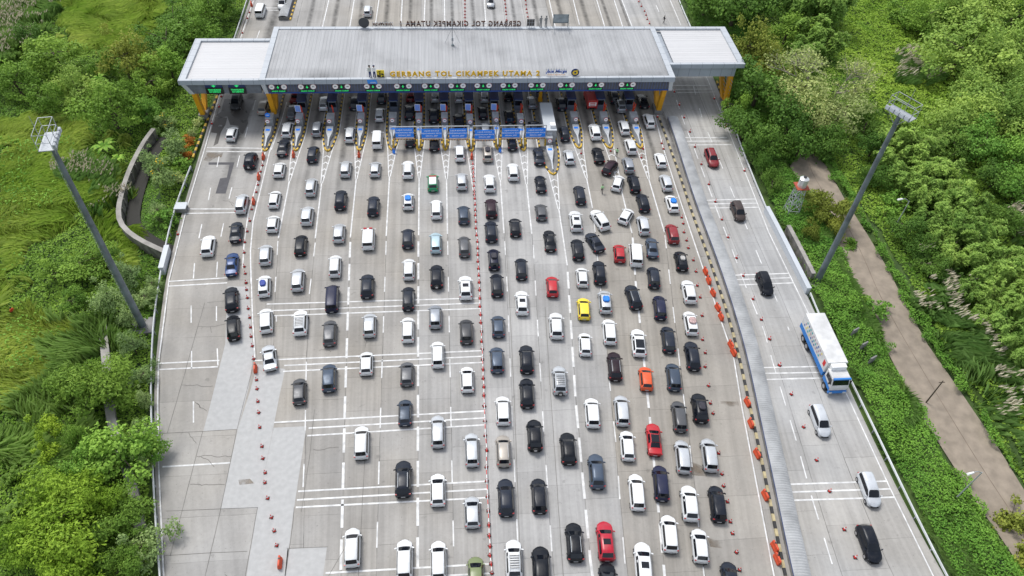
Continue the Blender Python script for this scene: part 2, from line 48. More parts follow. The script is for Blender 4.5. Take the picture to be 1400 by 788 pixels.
MARKS=[(0.16,[(-27.41,140),(-27.41,112.07),(-26.96,106.87),(-26.37,98.58)]),(0.16,[(-25.01,140),(-25.01,112.07),(-25.46,106.87),(-26.13,98.58)]),(0.2,[(-26.25,98.58),(-26.19,84.78)]),(0.2,[(-26.88,104.87),(-26.21,105.47),(-25.54,104.87)]),(0.2,[(-26.76,103.22),(-26.22,103.82),(-25.68,103.22)]),(0.2,[(-26.64,101.56),(-26.23,102.16),(-25.82,101.56)]),(0.2,[(-26.52,99.9),(-26.24,100.5),(-25.96,99.9)]),(0.16,[(-22.27,140),(-22.27,111.94),(-21.47,106.74),(-21.05,97.8)]),(0.16,[(-19.17,140),(-19.17,111.94),(-19.97,106.74),(-20.81,97.8)]),(0.2,[(-20.93,97.8),(-20.62,84.58)]),(0.2,[(-21.42,104.67),(-20.74,105.27),(-20.07,104.67)]),(0.2,[(-21.33,102.88),(-20.79,103.48),(-20.24,102.88)]),(0.2,[(-21.24,101.09),(-20.83,101.69),(-20.42,101.09)]),(0.2,[(-21.15,99.31),(-20.87,99.91),(-20.59,99.31)]),(0.16,[(-16.54,140),(-16.54,111.94),(-16.09,106.74),(-15.46,98.8)]),(0.16,[(-14.14,140),(-14.14,111.94),(-14.59,106.74),(-15.22,98.8)]),(0.2,[(-15.34,98.8),(-15.31,84.56)]),(0.2,[(-16.01,104.79),(-15.34,105.39),(-14.67,104.79)]),(0.2,[(-15.88,103.2),(-15.34,103.8),(-14.8,103.2)]),(0.2,[(-15.75,101.61),(-15.34,102.21),(-14.93,101.61)]),(0.2,[(-15.62,100.02),(-15.34,100.62),(-15.06,100.02)]),(0.16,[(-11.12,140),(-11.12,112.02),(-10.42,106.82),(-9.98,99.29)]),(0.16,[(-8.22,140),(-8.22,112.02),(-8.92,106.82),(-9.74,99.29)]),(0.2,[(-9.86,99.29),(-9.85,84.7)]),(0.2,[(-10.36,104.91),(-9.69,105.51),(-9.02,104.91)]),(0.2,[(-10.27,103.41),(-9.73,104.01),(-9.19,103.41)]),(0.2,[(-10.18,101.9),(-9.77,102.5),(-9.35,101.9)]),(0.2,[(-10.09,100.4),(-9.8,101.0),(-9.52,100.4)]),(0.16,[(-6.12,140),(-6.12,111.7),(-5.72,106.5),(-5.03,98.71)]),(0.16,[(-3.82,140),(-3.82,111.7),(-4.22,106.5),(-4.79,98.71)]),(0.2,[(-4.91,98.71),(-4.86,84.7)]),(0.2,[(-5.63,104.56),(-4.96,105.16),(-4.29,104.56)]),(0.2,[(-5.49,103.0),(-4.95,103.6),(-4.41,103.0)]),(0.2,[(-5.35,101.45),(-4.94,102.05),(-4.53,101.45)]),(0.2,[(-5.21,99.89),(-4.92,100.49),(-4.64,99.89)]),(0.16,[(-1.53,140),(-1.53,111.8),(-1.13,106.6),(-0.44,98.39)]),(0.16,[(0.77,140),(0.77,111.8),(0.37,106.6),(-0.2,98.39)]),(0.2,[(-0.32,98.39),(-0.41,84.88)]),(0.2,[(-1.04,104.61),(-0.37,105.21),(0.3,104.61)]),(0.2,[(-0.9,102.97),(-0.36,103.57),(0.18,102.97)]),(0.2,[(-0.76,101.33),(-0.35,101.93),(0.06,101.33)]),(0.2,[(-0.62,99.69),(-0.34,100.29),(-0.05,99.69)]),(0.16,[(3.02,140),(3.02,111.27),(3.42,106.07),(4.03,95.01)]),(0.16,[(5.32,140),(5.32,111.27),(4.92,106.07),(4.27,95.01)]),(0.2,[(3.49,103.74),(4.16,104.34),(4.84,103.74)]),(0.2,[(3.62,101.53),(4.16,102.13),(4.7,101.53)]),(0.2,[(3.75,99.32),(4.16,99.92),(4.57,99.32)]),(0.2,[(3.87,97.11),(4.16,97.71),(4.44,97.11)]),(0.16,[(7.73,140),(7.73,111.8),(8.13,106.6),(8.59,97.85)]),(0.16,[(10.03,140),(10.03,111.8),(9.63,106.6),(8.83,97.85)]),(0.2,[(8.71,97.85),(8.42,84.74)]),(0.2,[(8.19,104.55),(8.86,105.15),(9.53,104.55)]),(0.2,[(8.29,102.8),(8.83,103.4),(9.37,102.8)]),(0.2,[(8.38,101.05),(8.79,101.65),(9.21,101.05)]),(0.2,[(8.48,99.3),(8.76,99.9),(9.04,99.3)]),(0.16,[(12.23,140),(12.23,111.27),(12.63,106.07),(12.95,96.66)]),(0.16,[(14.53,140),(14.53,111.27),(14.13,106.07),(13.19,96.66)]),(0.2,[(13.07,96.66),(12.77,84.43)]),(0.2,[(12.67,103.94),(13.34,104.54),(14.01,103.94)]),(0.2,[(12.74,102.06),(13.28,102.66),(13.82,102.06)]),(0.2,[(12.81,100.18),(13.22,100.78),(13.63,100.18)]),(0.2,[(12.88,98.29),(13.16,98.89),(13.44,98.29)]),(0.16,[(15.97,140),(15.97,104.5),(17.12,99.3),(17.63,90.18)]),(0.16,[(19.77,140),(19.77,104.5),(18.62,99.3),(17.87,90.18)]),(0.2,[(17.75,90.18),(17.48,77.32)]),(0.2,[(17.18,97.2),(17.85,97.8),(18.53,97.2)]),(0.2,[(17.29,95.38),(17.83,95.98),(18.37,95.38)]),(0.2,[(17.39,93.56),(17.81,94.16),(18.22,93.56)]),(0.2,[(17.5,91.73),(17.78,92.33),(18.06,91.73)]),(0.16,[(21.96,140),(21.96,111.68),(22.61,106.48),(23.35,97.94)]),(0.16,[(24.76,140),(24.76,111.68),(24.11,106.48),(23.59,97.94)]),(0.2,[(23.47,97.94),(23.3,90.19)]),(0.2,[(22.7,104.45),(23.37,105.05),(24.04,104.45)]),(0.2,[(22.85,102.74),(23.39,103.34),(23.93,102.74)]),(0.2,[(23.0,101.03),(23.41,101.63),(23.83,101.03)]),(0.2,[(23.15,99.33),(23.43,99.93),(23.72,99.33)]),(0.16,[(27.28,140),(27.28,111.55),(28.13,106.35),(28.77,94.29)]),(0.16,[(30.48,140),(30.48,111.55),(29.63,106.35),(29.01,94.29)]),(0.2,[(28.89,94.29),(28.69,84.05)]),(0.2,[(28.21,103.9),(28.88,104.5),(29.56,103.9)]),(0.2,[(28.34,101.49),(28.89,102.09),(29.43,101.49)]),(0.2,[(28.48,99.08),(28.89,99.68),(29.3,99.08)]),(0.2,[(28.61,96.67),(28.89,97.27),(29.17,96.67)]),(0.16,[(33.14,140),(33.14,111.42),(33.69,106.22),(34.04,97.45)]),(0.16,[(35.74,140),(35.74,111.42),(35.19,106.22),(34.28,97.45)]),(0.2,[(34.16,97.45),(33.95,84.04)]),(0.2,[(33.74,104.17),(34.41,104.77),(35.08,104.17)]),(0.2,[(33.81,102.41),(34.35,103.01),(34.89,102.41)]),(0.2,[(33.89,100.66),(34.3,101.26),(34.71,100.66)]),(0.2,[(33.96,98.9),(34.24,99.5),(34.52,98.9)]),(0.18,[(-31.32,108.28),(-31.42,99.18),(-31.64,90.91),(-31.13,83.72),(-30.48,78.52)]),(0.18,[(-30.41,111.33),(-30.59,106.27),(-30.59,95.57),(-30.59,88.82),(-29.93,82.17),(-28.78,75.36)]),(0.16,[(-29.2,78.02),(-27.66,69.51),(-26.15,61.84)]),(0.16,[(-32.02,106.62),(-32.02,114.39),(-31.5,121.85)]),(0.16,[(-30.37,107.21),(-29.79,115.94),(-29.62,121.82)]),(0.16,[(-42.31,124.46),(-41.69,108.51),(-41.35,92.03),(-40.47,76.54),(-38.37,61.6),(-36.99,55.38),(-34.64,46.09),(-31.08,33.2)]),(0.3,[(-15.24,83.58),(-15.09,80.18)]),(0.3,[(-15.03,78.83),(-14.87,75.44)]),(0.3,[(-14.81,74.09),(-14.64,70.69)]),(0.3,[(-14.58,69.35),(-14.41,65.95)]),(0.3,[(-14.35,64.6),(-14.18,61.2)]),(0.3,[(-14.12,59.86),(-13.95,56.46)]),(0.3,[(-13.89,55.11),(-13.84,54.11),(-13.71,51.72)]),(0.3,[(-13.64,50.37),(-13.45,46.97)]),(0.3,[(-13.38,45.63),(-13.19,42.23)]),(0.3,[(-13.12,40.88),(-12.93,37.49)]),(0.3,[(-12.86,36.14),(-12.67,32.75)]),(0.3,[(-4.89,83.38),(-4.87,79.98)]),(0.3,[(-4.86,78.63),(-4.83,75.23)]),(0.3,[(-4.82,73.88),(-4.8,70.48)]),(0.3,[(-4.79,69.13),(-4.77,65.73)]),(0.3,[(-4.76,64.38),(-4.73,60.98)]),(0.3,[(-4.72,59.63),(-4.7,56.23)]),(0.3,[(-4.69,54.88),(-4.68,53.65),(-4.66,51.48)]),(0.3,[(-4.65,50.13),(-4.63,46.73)]),(0.3,[(-4.62,45.38),(-4.59,41.98)]),(0.3,[(-4.58,40.63),(-4.56,37.23)]),(0.3,[(-4.55,35.88),(-4.52,32.48)]),(0.3,[(17.36,75.94),(17.08,72.55)]),(0.3,[(16.96,71.21),(16.68,67.82)]),(0.3,[(16.57,66.47),(16.29,63.08)]),(0.3,[(16.17,61.74),(15.89,58.35)]),(0.3,[(15.78,57.01),(15.49,53.62)]),(0.3,[(15.4,52.27),(15.2,48.88)]),(0.3,[(15.12,47.53),(14.92,44.14)]),(0.3,[(14.84,42.79),(14.65,39.39)]),(0.3,[(14.57,38.05),(14.37,34.65)]),(0.3,[(14.29,33.3),(14.23,32.27),(14.19,29.91)]),(0.3,[(28.62,83.04),(28.13,79.68)]),(0.3,[(27.94,78.34),(27.45,74.97)]),(0.3,[(27.26,73.64),(27.23,73.44),(26.87,70.26)]),(0.3,[(26.71,68.92),(26.33,65.54)]),(0.3,[(26.17,64.2),(25.79,60.82)]),(0.3,[(25.64,59.48),(25.62,59.34),(25.24,56.1)]),(0.3,[(25.09,54.76),(24.69,51.39)]),(0.3,[(24.53,50.04),(24.11,46.67)]),(0.3,[(23.94,45.33),(23.52,41.96)]),(0.3,[(23.35,40.62),(22.93,37.24)]),(0.3,[(22.77,35.91),(22.34,32.53)]),(0.3,[(22.18,31.19),(21.98,29.63)]),(0.15,[(-26.16,84.13),(-25.87,81.14)]),(0.15,[(-25.43,76.56),(-25.15,73.58)]),(0.15,[(-24.37,69.05),(-24.18,67.98)]),(0.15,[(-20.52,83.6),(-20.45,80.6)]),(0.15,[(-20.34,76.0),(-20.28,73.0)]),(0.15,[(-19.98,68.41),(-19.75,65.42)]),(0.15,[(-19.37,60.84),(-19.08,57.85)]),(0.15,[(-18.64,53.27),(-18.35,50.29)]),(0.15,[(-17.97,45.7),(-17.75,42.71)]),(0.15,[(-9.81,83.55),(-9.76,80.55)]),(0.15,[(-9.69,75.95),(-9.65,72.95)]),(0.15,[(-9.58,68.35),(-9.53,65.35)]),(0.15,[(-9.46,60.75),(-9.41,57.75)]),(0.15,[(-9.33,53.15),(-9.28,50.15)]),(0.15,[(-9.2,45.55),(-9.13,42.56)]),(0.15,[(-9.04,37.96),(-8.98,34.96)]),(0.15,[(-0.41,83.22),(-0.42,80.22)]),(0.15,[(-0.45,75.62),(-0.46,72.62)]),(0.15,[(-0.48,68.02),(-0.5,65.02)]),(0.15,[(-0.52,60.42),(-0.53,57.42)]),(0.15,[(-0.56,52.82),(-0.57,49.82)]),(0.15,[(-0.59,45.22),(-0.6,42.22)]),(0.15,[(-0.61,37.62),(-0.62,34.62)]),(0.15,[(8.41,82.92),(8.31,79.92)]),(0.15,[(8.15,75.32),(8.05,72.33)]),(0.15,[(7.85,67.73),(7.72,64.73)]),(0.15,[(7.51,60.14),(7.38,57.14)]),(0.15,[(7.17,52.55),(7.04,49.55)]),(0.15,[(6.86,44.95),(6.74,41.95)]),(0.15,[(6.57,37.36),(6.45,34.36)]),(0.15,[(12.76,81.94),(12.59,78.95)]),(0.15,[(12.32,74.35),(12.14,71.36)]),(0.15,[(11.88,66.77),(11.7,63.77)]),(0.15,[(11.44,59.18),(11.28,56.18)]),(0.15,[(11.02,51.59),(10.85,48.59)]),(0.15,[(10.63,44.0),(10.49,41.0)]),(0.15,[(10.28,36.41),(10.13,33.41)]),(0.15,[(23.13,87.52),(22.87,84.53)]),(0.15,[(22.46,79.95),(22.19,76.96)]),(0.15,[(21.79,72.38),(21.52,69.39)]),(0.15,[(21.12,64.81),(20.85,61.82)]),(0.15,[(20.45,57.24),(20.23,54.8),(20.19,54.25)]),(0.15,[(19.82,49.66),(19.58,46.67)]),(0.15,[(19.08,42.1),(18.74,39.12)]),(0.15,[(18.27,34.55),(17.96,31.56)]),(0.15,[(33.86,83.37),(33.44,80.4)]),(0.15,[(32.79,75.85),(32.37,72.88)]),(0.15,[(31.73,68.32),(31.32,65.35)]),(0.15,[(30.7,60.79),(30.28,57.82)]),(0.15,[(29.66,53.26),(29.55,52.5),(29.26,50.29)]),(0.15,[(28.66,45.73),(28.23,42.76)]),(0.15,[(27.57,38.21),(27.14,35.24)]),(0.15,[(26.48,30.69),(26.31,29.53)]),(0.15,[(44.76,126.6),(44.65,123.6)]),(0.15,[(44.57,121.4),(44.46,118.41)]),(0.15,[(44.38,116.21),(44.3,114.07),(44.29,113.21)]),(0.15,[(44.27,111.01),(44.25,108.01)]),(0.15,[(44.23,105.81),(44.17,102.81)]),(0.15,[(44.13,100.61),(44.07,97.61)]),(0.15,[(44.02,95.41),(43.95,92.41)]),(0.15,[(43.9,90.21),(43.86,88.64),(43.85,87.21)]),(0.15,[(43.83,85.01),(43.8,82.01)]),(0.15,[(43.78,79.81),(43.71,76.81)]),(0.15,[(43.67,74.61),(43.62,72.5),(43.63,71.61)]),(0.15,[(43.65,69.42),(43.68,66.42)]),(0.15,[(43.7,64.22),(43.71,63.29),(43.51,61.22)]),(0.15,[(43.3,59.04),(43.2,58.03),(43.05,56.05)]),(0.15,[(42.88,53.85),(42.65,50.86)]),(0.15,[(42.48,48.67),(42.27,45.95),(42.24,45.68)]),(0.15,[(42.03,43.49),(41.73,40.5)]),(0.15,[(41.52,38.31),(41.46,37.71),(41.29,35.32)]),(0.15,[(41.14,33.13),(40.93,30.13)]),(0.15,[(49.16,126.28),(48.88,123.29)]),(0.15,[(48.42,118.51),(48.14,115.53)]),(0.15,[(48.01,110.73),(48.0,107.73)]),(0.15,[(47.93,102.93),(47.87,99.93)]),(0.15,[(47.79,95.14),(47.74,92.14)]),(0.15,[(47.66,87.34),(47.62,84.34)]),(0.15,[(47.54,79.54),(47.51,76.54)]),(0.15,[(47.45,71.74),(47.42,68.74)]),(0.15,[(47.37,63.94),(47.36,63.27)]),(0.16,[(52.56,132.54),(52.7,128.39),(51.97,108.84),(51.26,91.74),(50.88,83.47),(51.25,67.23),(51.4,51.88),(51.41,38.66),(51.72,27.81)]),(0.15,[(39.3,118.26),(38.62,106.69),(38.33,94.98),(38.11,75.45),(38.02,58.89),(36.82,51.01),(33.96,28.9)]),(0.15,[(-35.39,122.52),(-35.39,119.28)]),(0.15,[(-35.46,114.01),(-35.43,110.93)]),(0.15,[(-35.47,105.67),(-35.37,102.53)]),(0.15,[(-35.27,97.17),(-35.23,94.33)]),(0.15,[(-35.0,88.44),(-34.84,85.4)]),(0.15,[(-34.35,80.03),(-33.89,76.87)]),(0.15,[(-32.82,71.17),(-32.31,68.46)]),(0.15,[(-31.3,63.62),(-30.67,60.76)]),(0.15,[(-38.86,105.55),(-38.66,102.62)]),(0.15,[(-38.64,97.17),(-38.38,94.06)]),(0.15,[(-38.26,88.39),(-38.05,85.19)]),(0.15,[(-37.59,79.84),(-37.1,76.7)]),(0.15,[(-36.31,71.45),(-35.64,68.27)]),(0.15,[(-34.55,63.35),(-33.91,60.32)]),(0.15,[(-32.63,55.27),(-31.97,52.13)]),(0.2,[(-41.36,108.09),(-32.17,107.67)]),(0.2,[(-41.28,107.05),(-32.02,106.62)]),(0.2,[(-41.35,92.03),(-33.65,91.79)]),(0.2,[(-41.12,90.97),(-33.5,90.91)]),(0.2,[(-40.41,76.25),(-32.24,76.66)]),(0.2,[(-40.29,75.31),(-32.17,75.64)]),(0.2,[(-38.22,61.47),(-30.64,61.6)]),(0.2,[(-37.98,60.46),(-30.63,60.56)]),(0.2,[(-34.26,46.21),(-26.55,46.32)]),(0.2,[(-25.98,71.29),(4.07,71.21)]),(0.2,[(-25.06,70.03),(4.02,70.24)]),(0.2,[(-24.83,69.07),(4.11,69.21)]),(0.2,[(-26.11,61.35),(3.84,61.63)]),(0.2,[(-22.16,60.36),(3.79,60.68)]),(0.2,[(-22.18,59.41),(3.84,59.66)]),(0.2,[(-22.23,51.65),(3.83,52.01)]),(0.2,[(-17.97,50.61),(3.77,50.98)]),(0.2,[(-18.02,49.54),(3.72,49.97)]),(0.2,[(-18.25,42.19),(3.57,42.27)]),(0.2,[(-18.26,41.12),(3.51,41.25)]),(0.2,[(-18.27,40.22),(3.46,40.18)]),(0.2,[(-14.26,32.5),(3.35,32.44)]),(0.2,[(-14.18,31.54),(3.29,31.41)]),(0.2,[(44.76,126.6),(52.21,126.51)]),(0.2,[(44.88,125.15),(52.75,125.17)]),(0.2,[(45.19,123.97),(52.91,124.12)]),(0.2,[(41.45,109.2),(51.19,108.99)]),(0.2,[(41.5,108.06),(51.31,107.96)]),(0.2,[(41.64,106.93),(51.4,106.84)]),(0.2,[(41.26,91.59),(51.33,91.68)]),(0.2,[(41.17,90.66),(51.16,90.62)]),(0.2,[(41.03,89.64),(51.22,89.6)]),(0.2,[(40.97,74.27),(51.15,74.33)]),(0.2,[(40.94,73.35),(50.95,73.42)]),(0.2,[(40.91,72.24),(51.04,72.35)]),(0.2,[(40.59,57.04),(51.21,56.78)]),(0.2,[(40.53,56.07),(51.25,55.8)]),(0.2,[(40.49,55.06),(51.3,54.89)]),(0.2,[(38.55,39.88),(51.46,39.61)]),(0.2,[(38.39,38.88),(51.47,38.59)]),(0.2,[(38.28,37.84),(51.45,37.52)]),(0.2,[(-25.48,165.29),(-25.56,161.07),(-25.75,150.91),(-25.79,149.02)]),(0.2,[(-19.9,165.33),(-19.94,161.1),(-20.03,150.9),(-20.04,149.01)]),(0.2,[(-14.36,165.47),(-14.46,161.23),(-14.65,153.15),(-14.69,151.22)]),(0.2,[(-9.21,166.96),(-9.21,162.65),(-9.22,152.83),(-9.22,150.9)]),(0.2,[(-4.03,165.72),(-4.11,161.45),(-4.29,152.18),(-4.33,150.25)]),(0.2,[(0.31,165.75),(0.28,161.47),(0.21,151.86),(0.2,149.93)]),(0.2,[(9.45,165.81),(9.35,161.51),(9.1,151.2),(9.06,149.28)]),(0.2,[(24.28,165.18),(24.26,160.87),(24.22,150.48),(24.21,148.55)]),(0.2,[(29.92,165.33),(29.84,161.0),(29.7,153.17),(29.67,151.19)]),(0.2,[(35.39,165.29),(35.33,160.95),(35.19,150.53),(35.16,148.59)]),(0.2,[(39.57,168.07),(39.47,163.63),(39.18,150.53),(39.13,148.58)]),(0.2,[(41.28,166.59),(41.28,162.19),(41.31,150.53),(41.31,148.58)]),(0.15,[(-38.57,158.4),(-38.65,154.11)]),(0.15,[(-35.26,157.07),(-35.26,154.12)]),(0.15,[(-38.6,148.73),(-38.69,145.38)]),(0.15,[(48.81,160.26),(48.81,157.1)]),(0.16,[(-41.99,161.79),(-41.99,145.69)]),(0.16,[(52.69,162.97),(52.44,150.85)]),(0.2,[(-38.87,158.69),(-32.7,158.71)]),(0.2,[(-38.94,157.63),(-32.8,157.65)])]
ROAD_L=[(-42.89,177.19),(-42.81,166.0),(-42.97,145.4),(-43.02,128.23),(-42.31,108.53),(-41.91,92.04),(-40.99,76.56),(-38.8,61.62),(-37.48,55.4),(-35.14,46.11),(-31.43,33.22),(-29.22,27.77)]
ROAD_R=[(56.01,178.45),(54.44,162.98),(54.36,149.86),(54.12,129.74),(53.07,108.82),(52.39,91.71),(52.2,83.42),(52.34,67.18),(52.11,51.84),(52.21,38.61),(52.85,28.06),(53.71,22.47)]
KERB=[(39.81,115.35),(39.79,107.11),(39.76,97.29),(39.46,88.78),(39.58,79.36),(39.42,68.72),(39.01,61.27),(38.33,55.09),(37.62,48.87),(36.91,42.67),(36.06,36.11),(35.19,29.14),(34.68,23.69)]
WALL=[(41.19,114.61),(41.13,108.85),(40.66,97.27),(40.44,88.75),(40.52,78.51),(40.28,68.26),(39.77,59.95),(39.06,53.88),(38.16,47.23),(37.44,41.17),(36.57,34.75),(35.81,28.78),(35.3,23.65)]
KERB_TOPL=[(-32.83,153.15),(-32.7,162.53),(-32.82,173.45)]
RAIL_L=[(-42.67,102.05),(-42.87,94.92),(-42.74,88.81),(-42.3,83.1),(-41.67,77.32),(-41.09,72.75),(-40.51,68.69),(-39.51,63.58),(-38.44,58.8),(-37.35,54.31),(-36.19,50.09),(-34.91,45.16),(-33.57,40.57),(-31.77,34.65),(-30.99,32.27)]
RAIL_LT=[(-42.89,141.57),(-42.96,150.61),(-43.18,165.28)]
RAIL_R=[(53.1,111.33),(52.55,103.77),(52.17,95.96),(51.95,88.75)]
RAIL_R2=[(52.56,69.62),(52.3,64.13),(52.32,59.12),(52.48,52.75),(52.54,44.89),(52.57,36.99),(52.68,31.21),(52.88,27.1)]
RAIL_RT=[(54.04,148.56),(54.29,159.39),(54.76,167.43)]
PANEL_R=[(51.84,88.39),(52.08,83.09),(52.22,77.12),(52.38,70.07)]
PANEL_L=[(-41.87,82.62),(-41.61,77.9)]
KERB_L=[(-42.54,125.7),(-42.79,117.32),(-42.98,110.66),(-43.1,105.25)]
KERB_RG=[(54.37,127.83),(53.84,120.51),(53.91,114.13)]
PATCH_LIGHT=[[(-30.4,64.4),(-26.46,64.22),(-26.17,57.06),(-26.49,50.91),(-30.54,50.81),(-30.46,54.4)],[(-25.64,60.76),(-21.95,59.76),(-22.14,55.63),(-22.24,51.1),(-22.53,40.37),(-26.57,40.51),(-26.49,50.91),(-25.9,56.49)],[(-22.21,50.89),(-18.26,50.9),(-18.47,40.23),(-18.45,32.42),(-22.49,32.67),(-22.53,40.37)],[(-18.59,35.38),(-14.37,35.38),(-14.53,31.26),(-18.48,31.5)],[(-31.99,74.91),(-29.01,74.79),(-26.84,64.24),(-30.4,64.4)]]
PATCH_DARK=[[(-40.29,103.93),(-36.02,103.83),(-35.98,95.64),(-37.58,95.69),(-37.59,99.57),(-36.53,99.77),(-36.71,103.18),(-40.16,103.27)]]
WET=[[(-41.13,123.08),(-35.52,122.84),(-35.82,119.34),(-35.84,116.4),(-35.57,115.24),(-35.91,111.86),(-36.56,112.43),(-37.14,114.41),(-38.65,114.72),(-39.6,117.34),(-40.86,117.07),(-41.79,117.67),(-41.02,118.84)],[(-41.74,117.38),(-39.55,117.05),(-39.46,114.74),(-39.85,112.5),(-39.72,109.21),(-40.36,108.48),(-40.44,112.23),(-41.54,112.53)]]
STAINS=[[(28.28,43.51),(29.53,42.82),(29.73,41.43),(28.11,41.67),(27.42,42.32)],[(33.87,51.97),(36.57,51.76),(36.52,51.06),(33.79,51.12)],[(27.78,33.96),(29.46,33.33),(29.51,32.53),(27.89,32.89)],[(-25.25,44.03),(-23.96,44.1),(-23.35,43.48),(-25.01,43.37)],[(-41.01,106.61),(-38.38,106.55),(-38.43,105.24),(-39.3,105.26),(-40.23,104.08),(-41.19,104.58)]]
CRACKS=[[(-34.57,57.85),(-33.36,57.71),(-32.84,57.82),(-31.79,57.41),(-30.73,57.52)],[(-34.53,67.66),(-33.54,67.37),(-32.9,67.38),(-32.19,67.56),(-30.98,67.91)],[(-32.9,67.38),(-32.64,66.29)],[(-32.16,54.99),(-31.58,54.24)],[(-30.64,47.38),(-30.06,47.35),(-29.42,47.5),(-27.91,47.17),(-26.59,47.22)],[(-30.04,47.29),(-29.15,46.78),(-28.31,45.83)],[(-32.3,50.71),(-31.64,49.87),(-30.95,49.14)],[(-30.63,43.83),(-29.04,43.6),(-26.73,43.58)],[(-17.12,47.58),(-16.16,47.47),(-15.37,47.74),(-14.14,47.74)],[(-32.34,55.2),(-31.6,54.31),(-30.65,53.76)],[(-24.81,33.02),(-24.28,32.69)],[(-17.92,62.71),(-16.54,62.62),(-16.35,62.26)],[(-11.67,64.14),(-11.83,62.94)],[(-17.28,69.65),(-16.3,69.35)],[(-16.36,68.71),(-15.86,68.37)],[(-36.08,93.91),(-34.94,93.62),(-34.33,92.46)],[(-34.94,93.62),(-34.16,93.09)]]
JOINTS=[[(-34.55,71.92),(-34.69,54.39),(-34.75,50.82)],[(-30.62,50.81),(-30.88,35.39)],[(-26.58,50.91),(-26.57,40.51),(-26.79,32.78)],[(-26.17,59.96),(-26.58,50.91)],[(-22.54,40.46),(-22.62,32.53)],[(-18.37,38.05),(-18.45,32.42)],[(-18.47,40.23),(-18.37,38.05)],[(-35.59,50.77),(-30.62,50.81),(-26.58,50.91)],[(-32.55,40.59),(-26.57,40.51),(-22.54,40.46)],[(-31.5,35.43),(-26.71,35.46),(-22.85,35.39)],[(-18.68,35.47),(-14.29,35.37)],[(-11.84,36.31),(-13.99,32.0)],[(-34.25,71.91),(-28.14,72.49)],[(-17.54,53.31),(-17.42,47.09),(-17.6,39.65)],[(-10.95,48.76),(-10.77,31.96)],[(8.76,87.99),(8.18,69.32),(7.62,54.27),(6.48,30.9)],[(13.2,69.11),(11.97,47.55),(11.04,30.62)]]
TRACK=[[(63.98,105.02),(60.48,100.82),(60.81,95.33),(62.36,87.69),(61.77,81.05),(60.56,73.82),(60.61,65.71),(60.28,57.73),(60.24,49.38),(60.8,42.89),(61.45,36.02),(62.41,28.95),(62.97,24.13),(70.13,26.03),(68.65,31.99),(68.11,37.53),(68.0,44.6),(67.37,52.5),(66.68,60.02),(66.82,66.86),(67.33,74.34),(67.3,82.91),(66.96,91.65),(67.15,100.65),(66.48,104.3)]]
DRAIN=[(-41.93,81.53),(-44.75,83.19),(-47.18,84.86),(-49.42,86.88),(-50.72,88.9),(-51.35,91.64),(-51.88,96.09),(-52.2,100.76),(-52.06,105.67),(-51.69,110.43),(-51.1,112.56)]
DRAIN2=[(-46.67,67.4),(-45.39,63.85),(-43.68,59.05),(-42.34,54.56),(-40.48,50.31),(-37.35,44.83),(-35.71,41.57),(-34.43,38.06)]
DRAIN_R=[(53.9,72.69),(53.82,78.35),(53.64,83.38)]
POS={'MAST_L':[-41.91,67.94],'MAST_R':[54.93,72.59],'LAMP1':[70.92,82.44],'LAMP2':[58.32,36.66],'POLE':[61.86,50.66],'TANK':[55.85,87.72]}
PEOPLE={'a':(25.43,94.02),'b':(29.63,103.9),'c':(48.68,151.84),'d':(53.58,118.01),'e':(-60.93,70.48),'f':(-59.39,70.68)}
TRUCK=[(49.79,63.16),(49.75,52.19)]
REDTRUCK=(27.34,120.35)
SLABS=[(55.92,61.68),(56.11,59.11),(56.26,56.64)]
SIGNALX=[-28.98,-24.01,-18.13,-12.7,-7.49,-2.63,2.0,6.61,11.22,16.21,21.49,26.81,32.57]
LEDX=[-39.73,-35.88]
PORTALS=[(-7.44,107.4,2.18,4.06,3.13),(-2.82,107.4,1.98,3.83,3.61),(1.8,107.4,1.91,3.84,3.06),(6.57,107.4,1.62,3.44,3.55),(11.36,107.4,1.89,3.71,3.11),(16.09,107.4,1.9,3.73,3.41)]
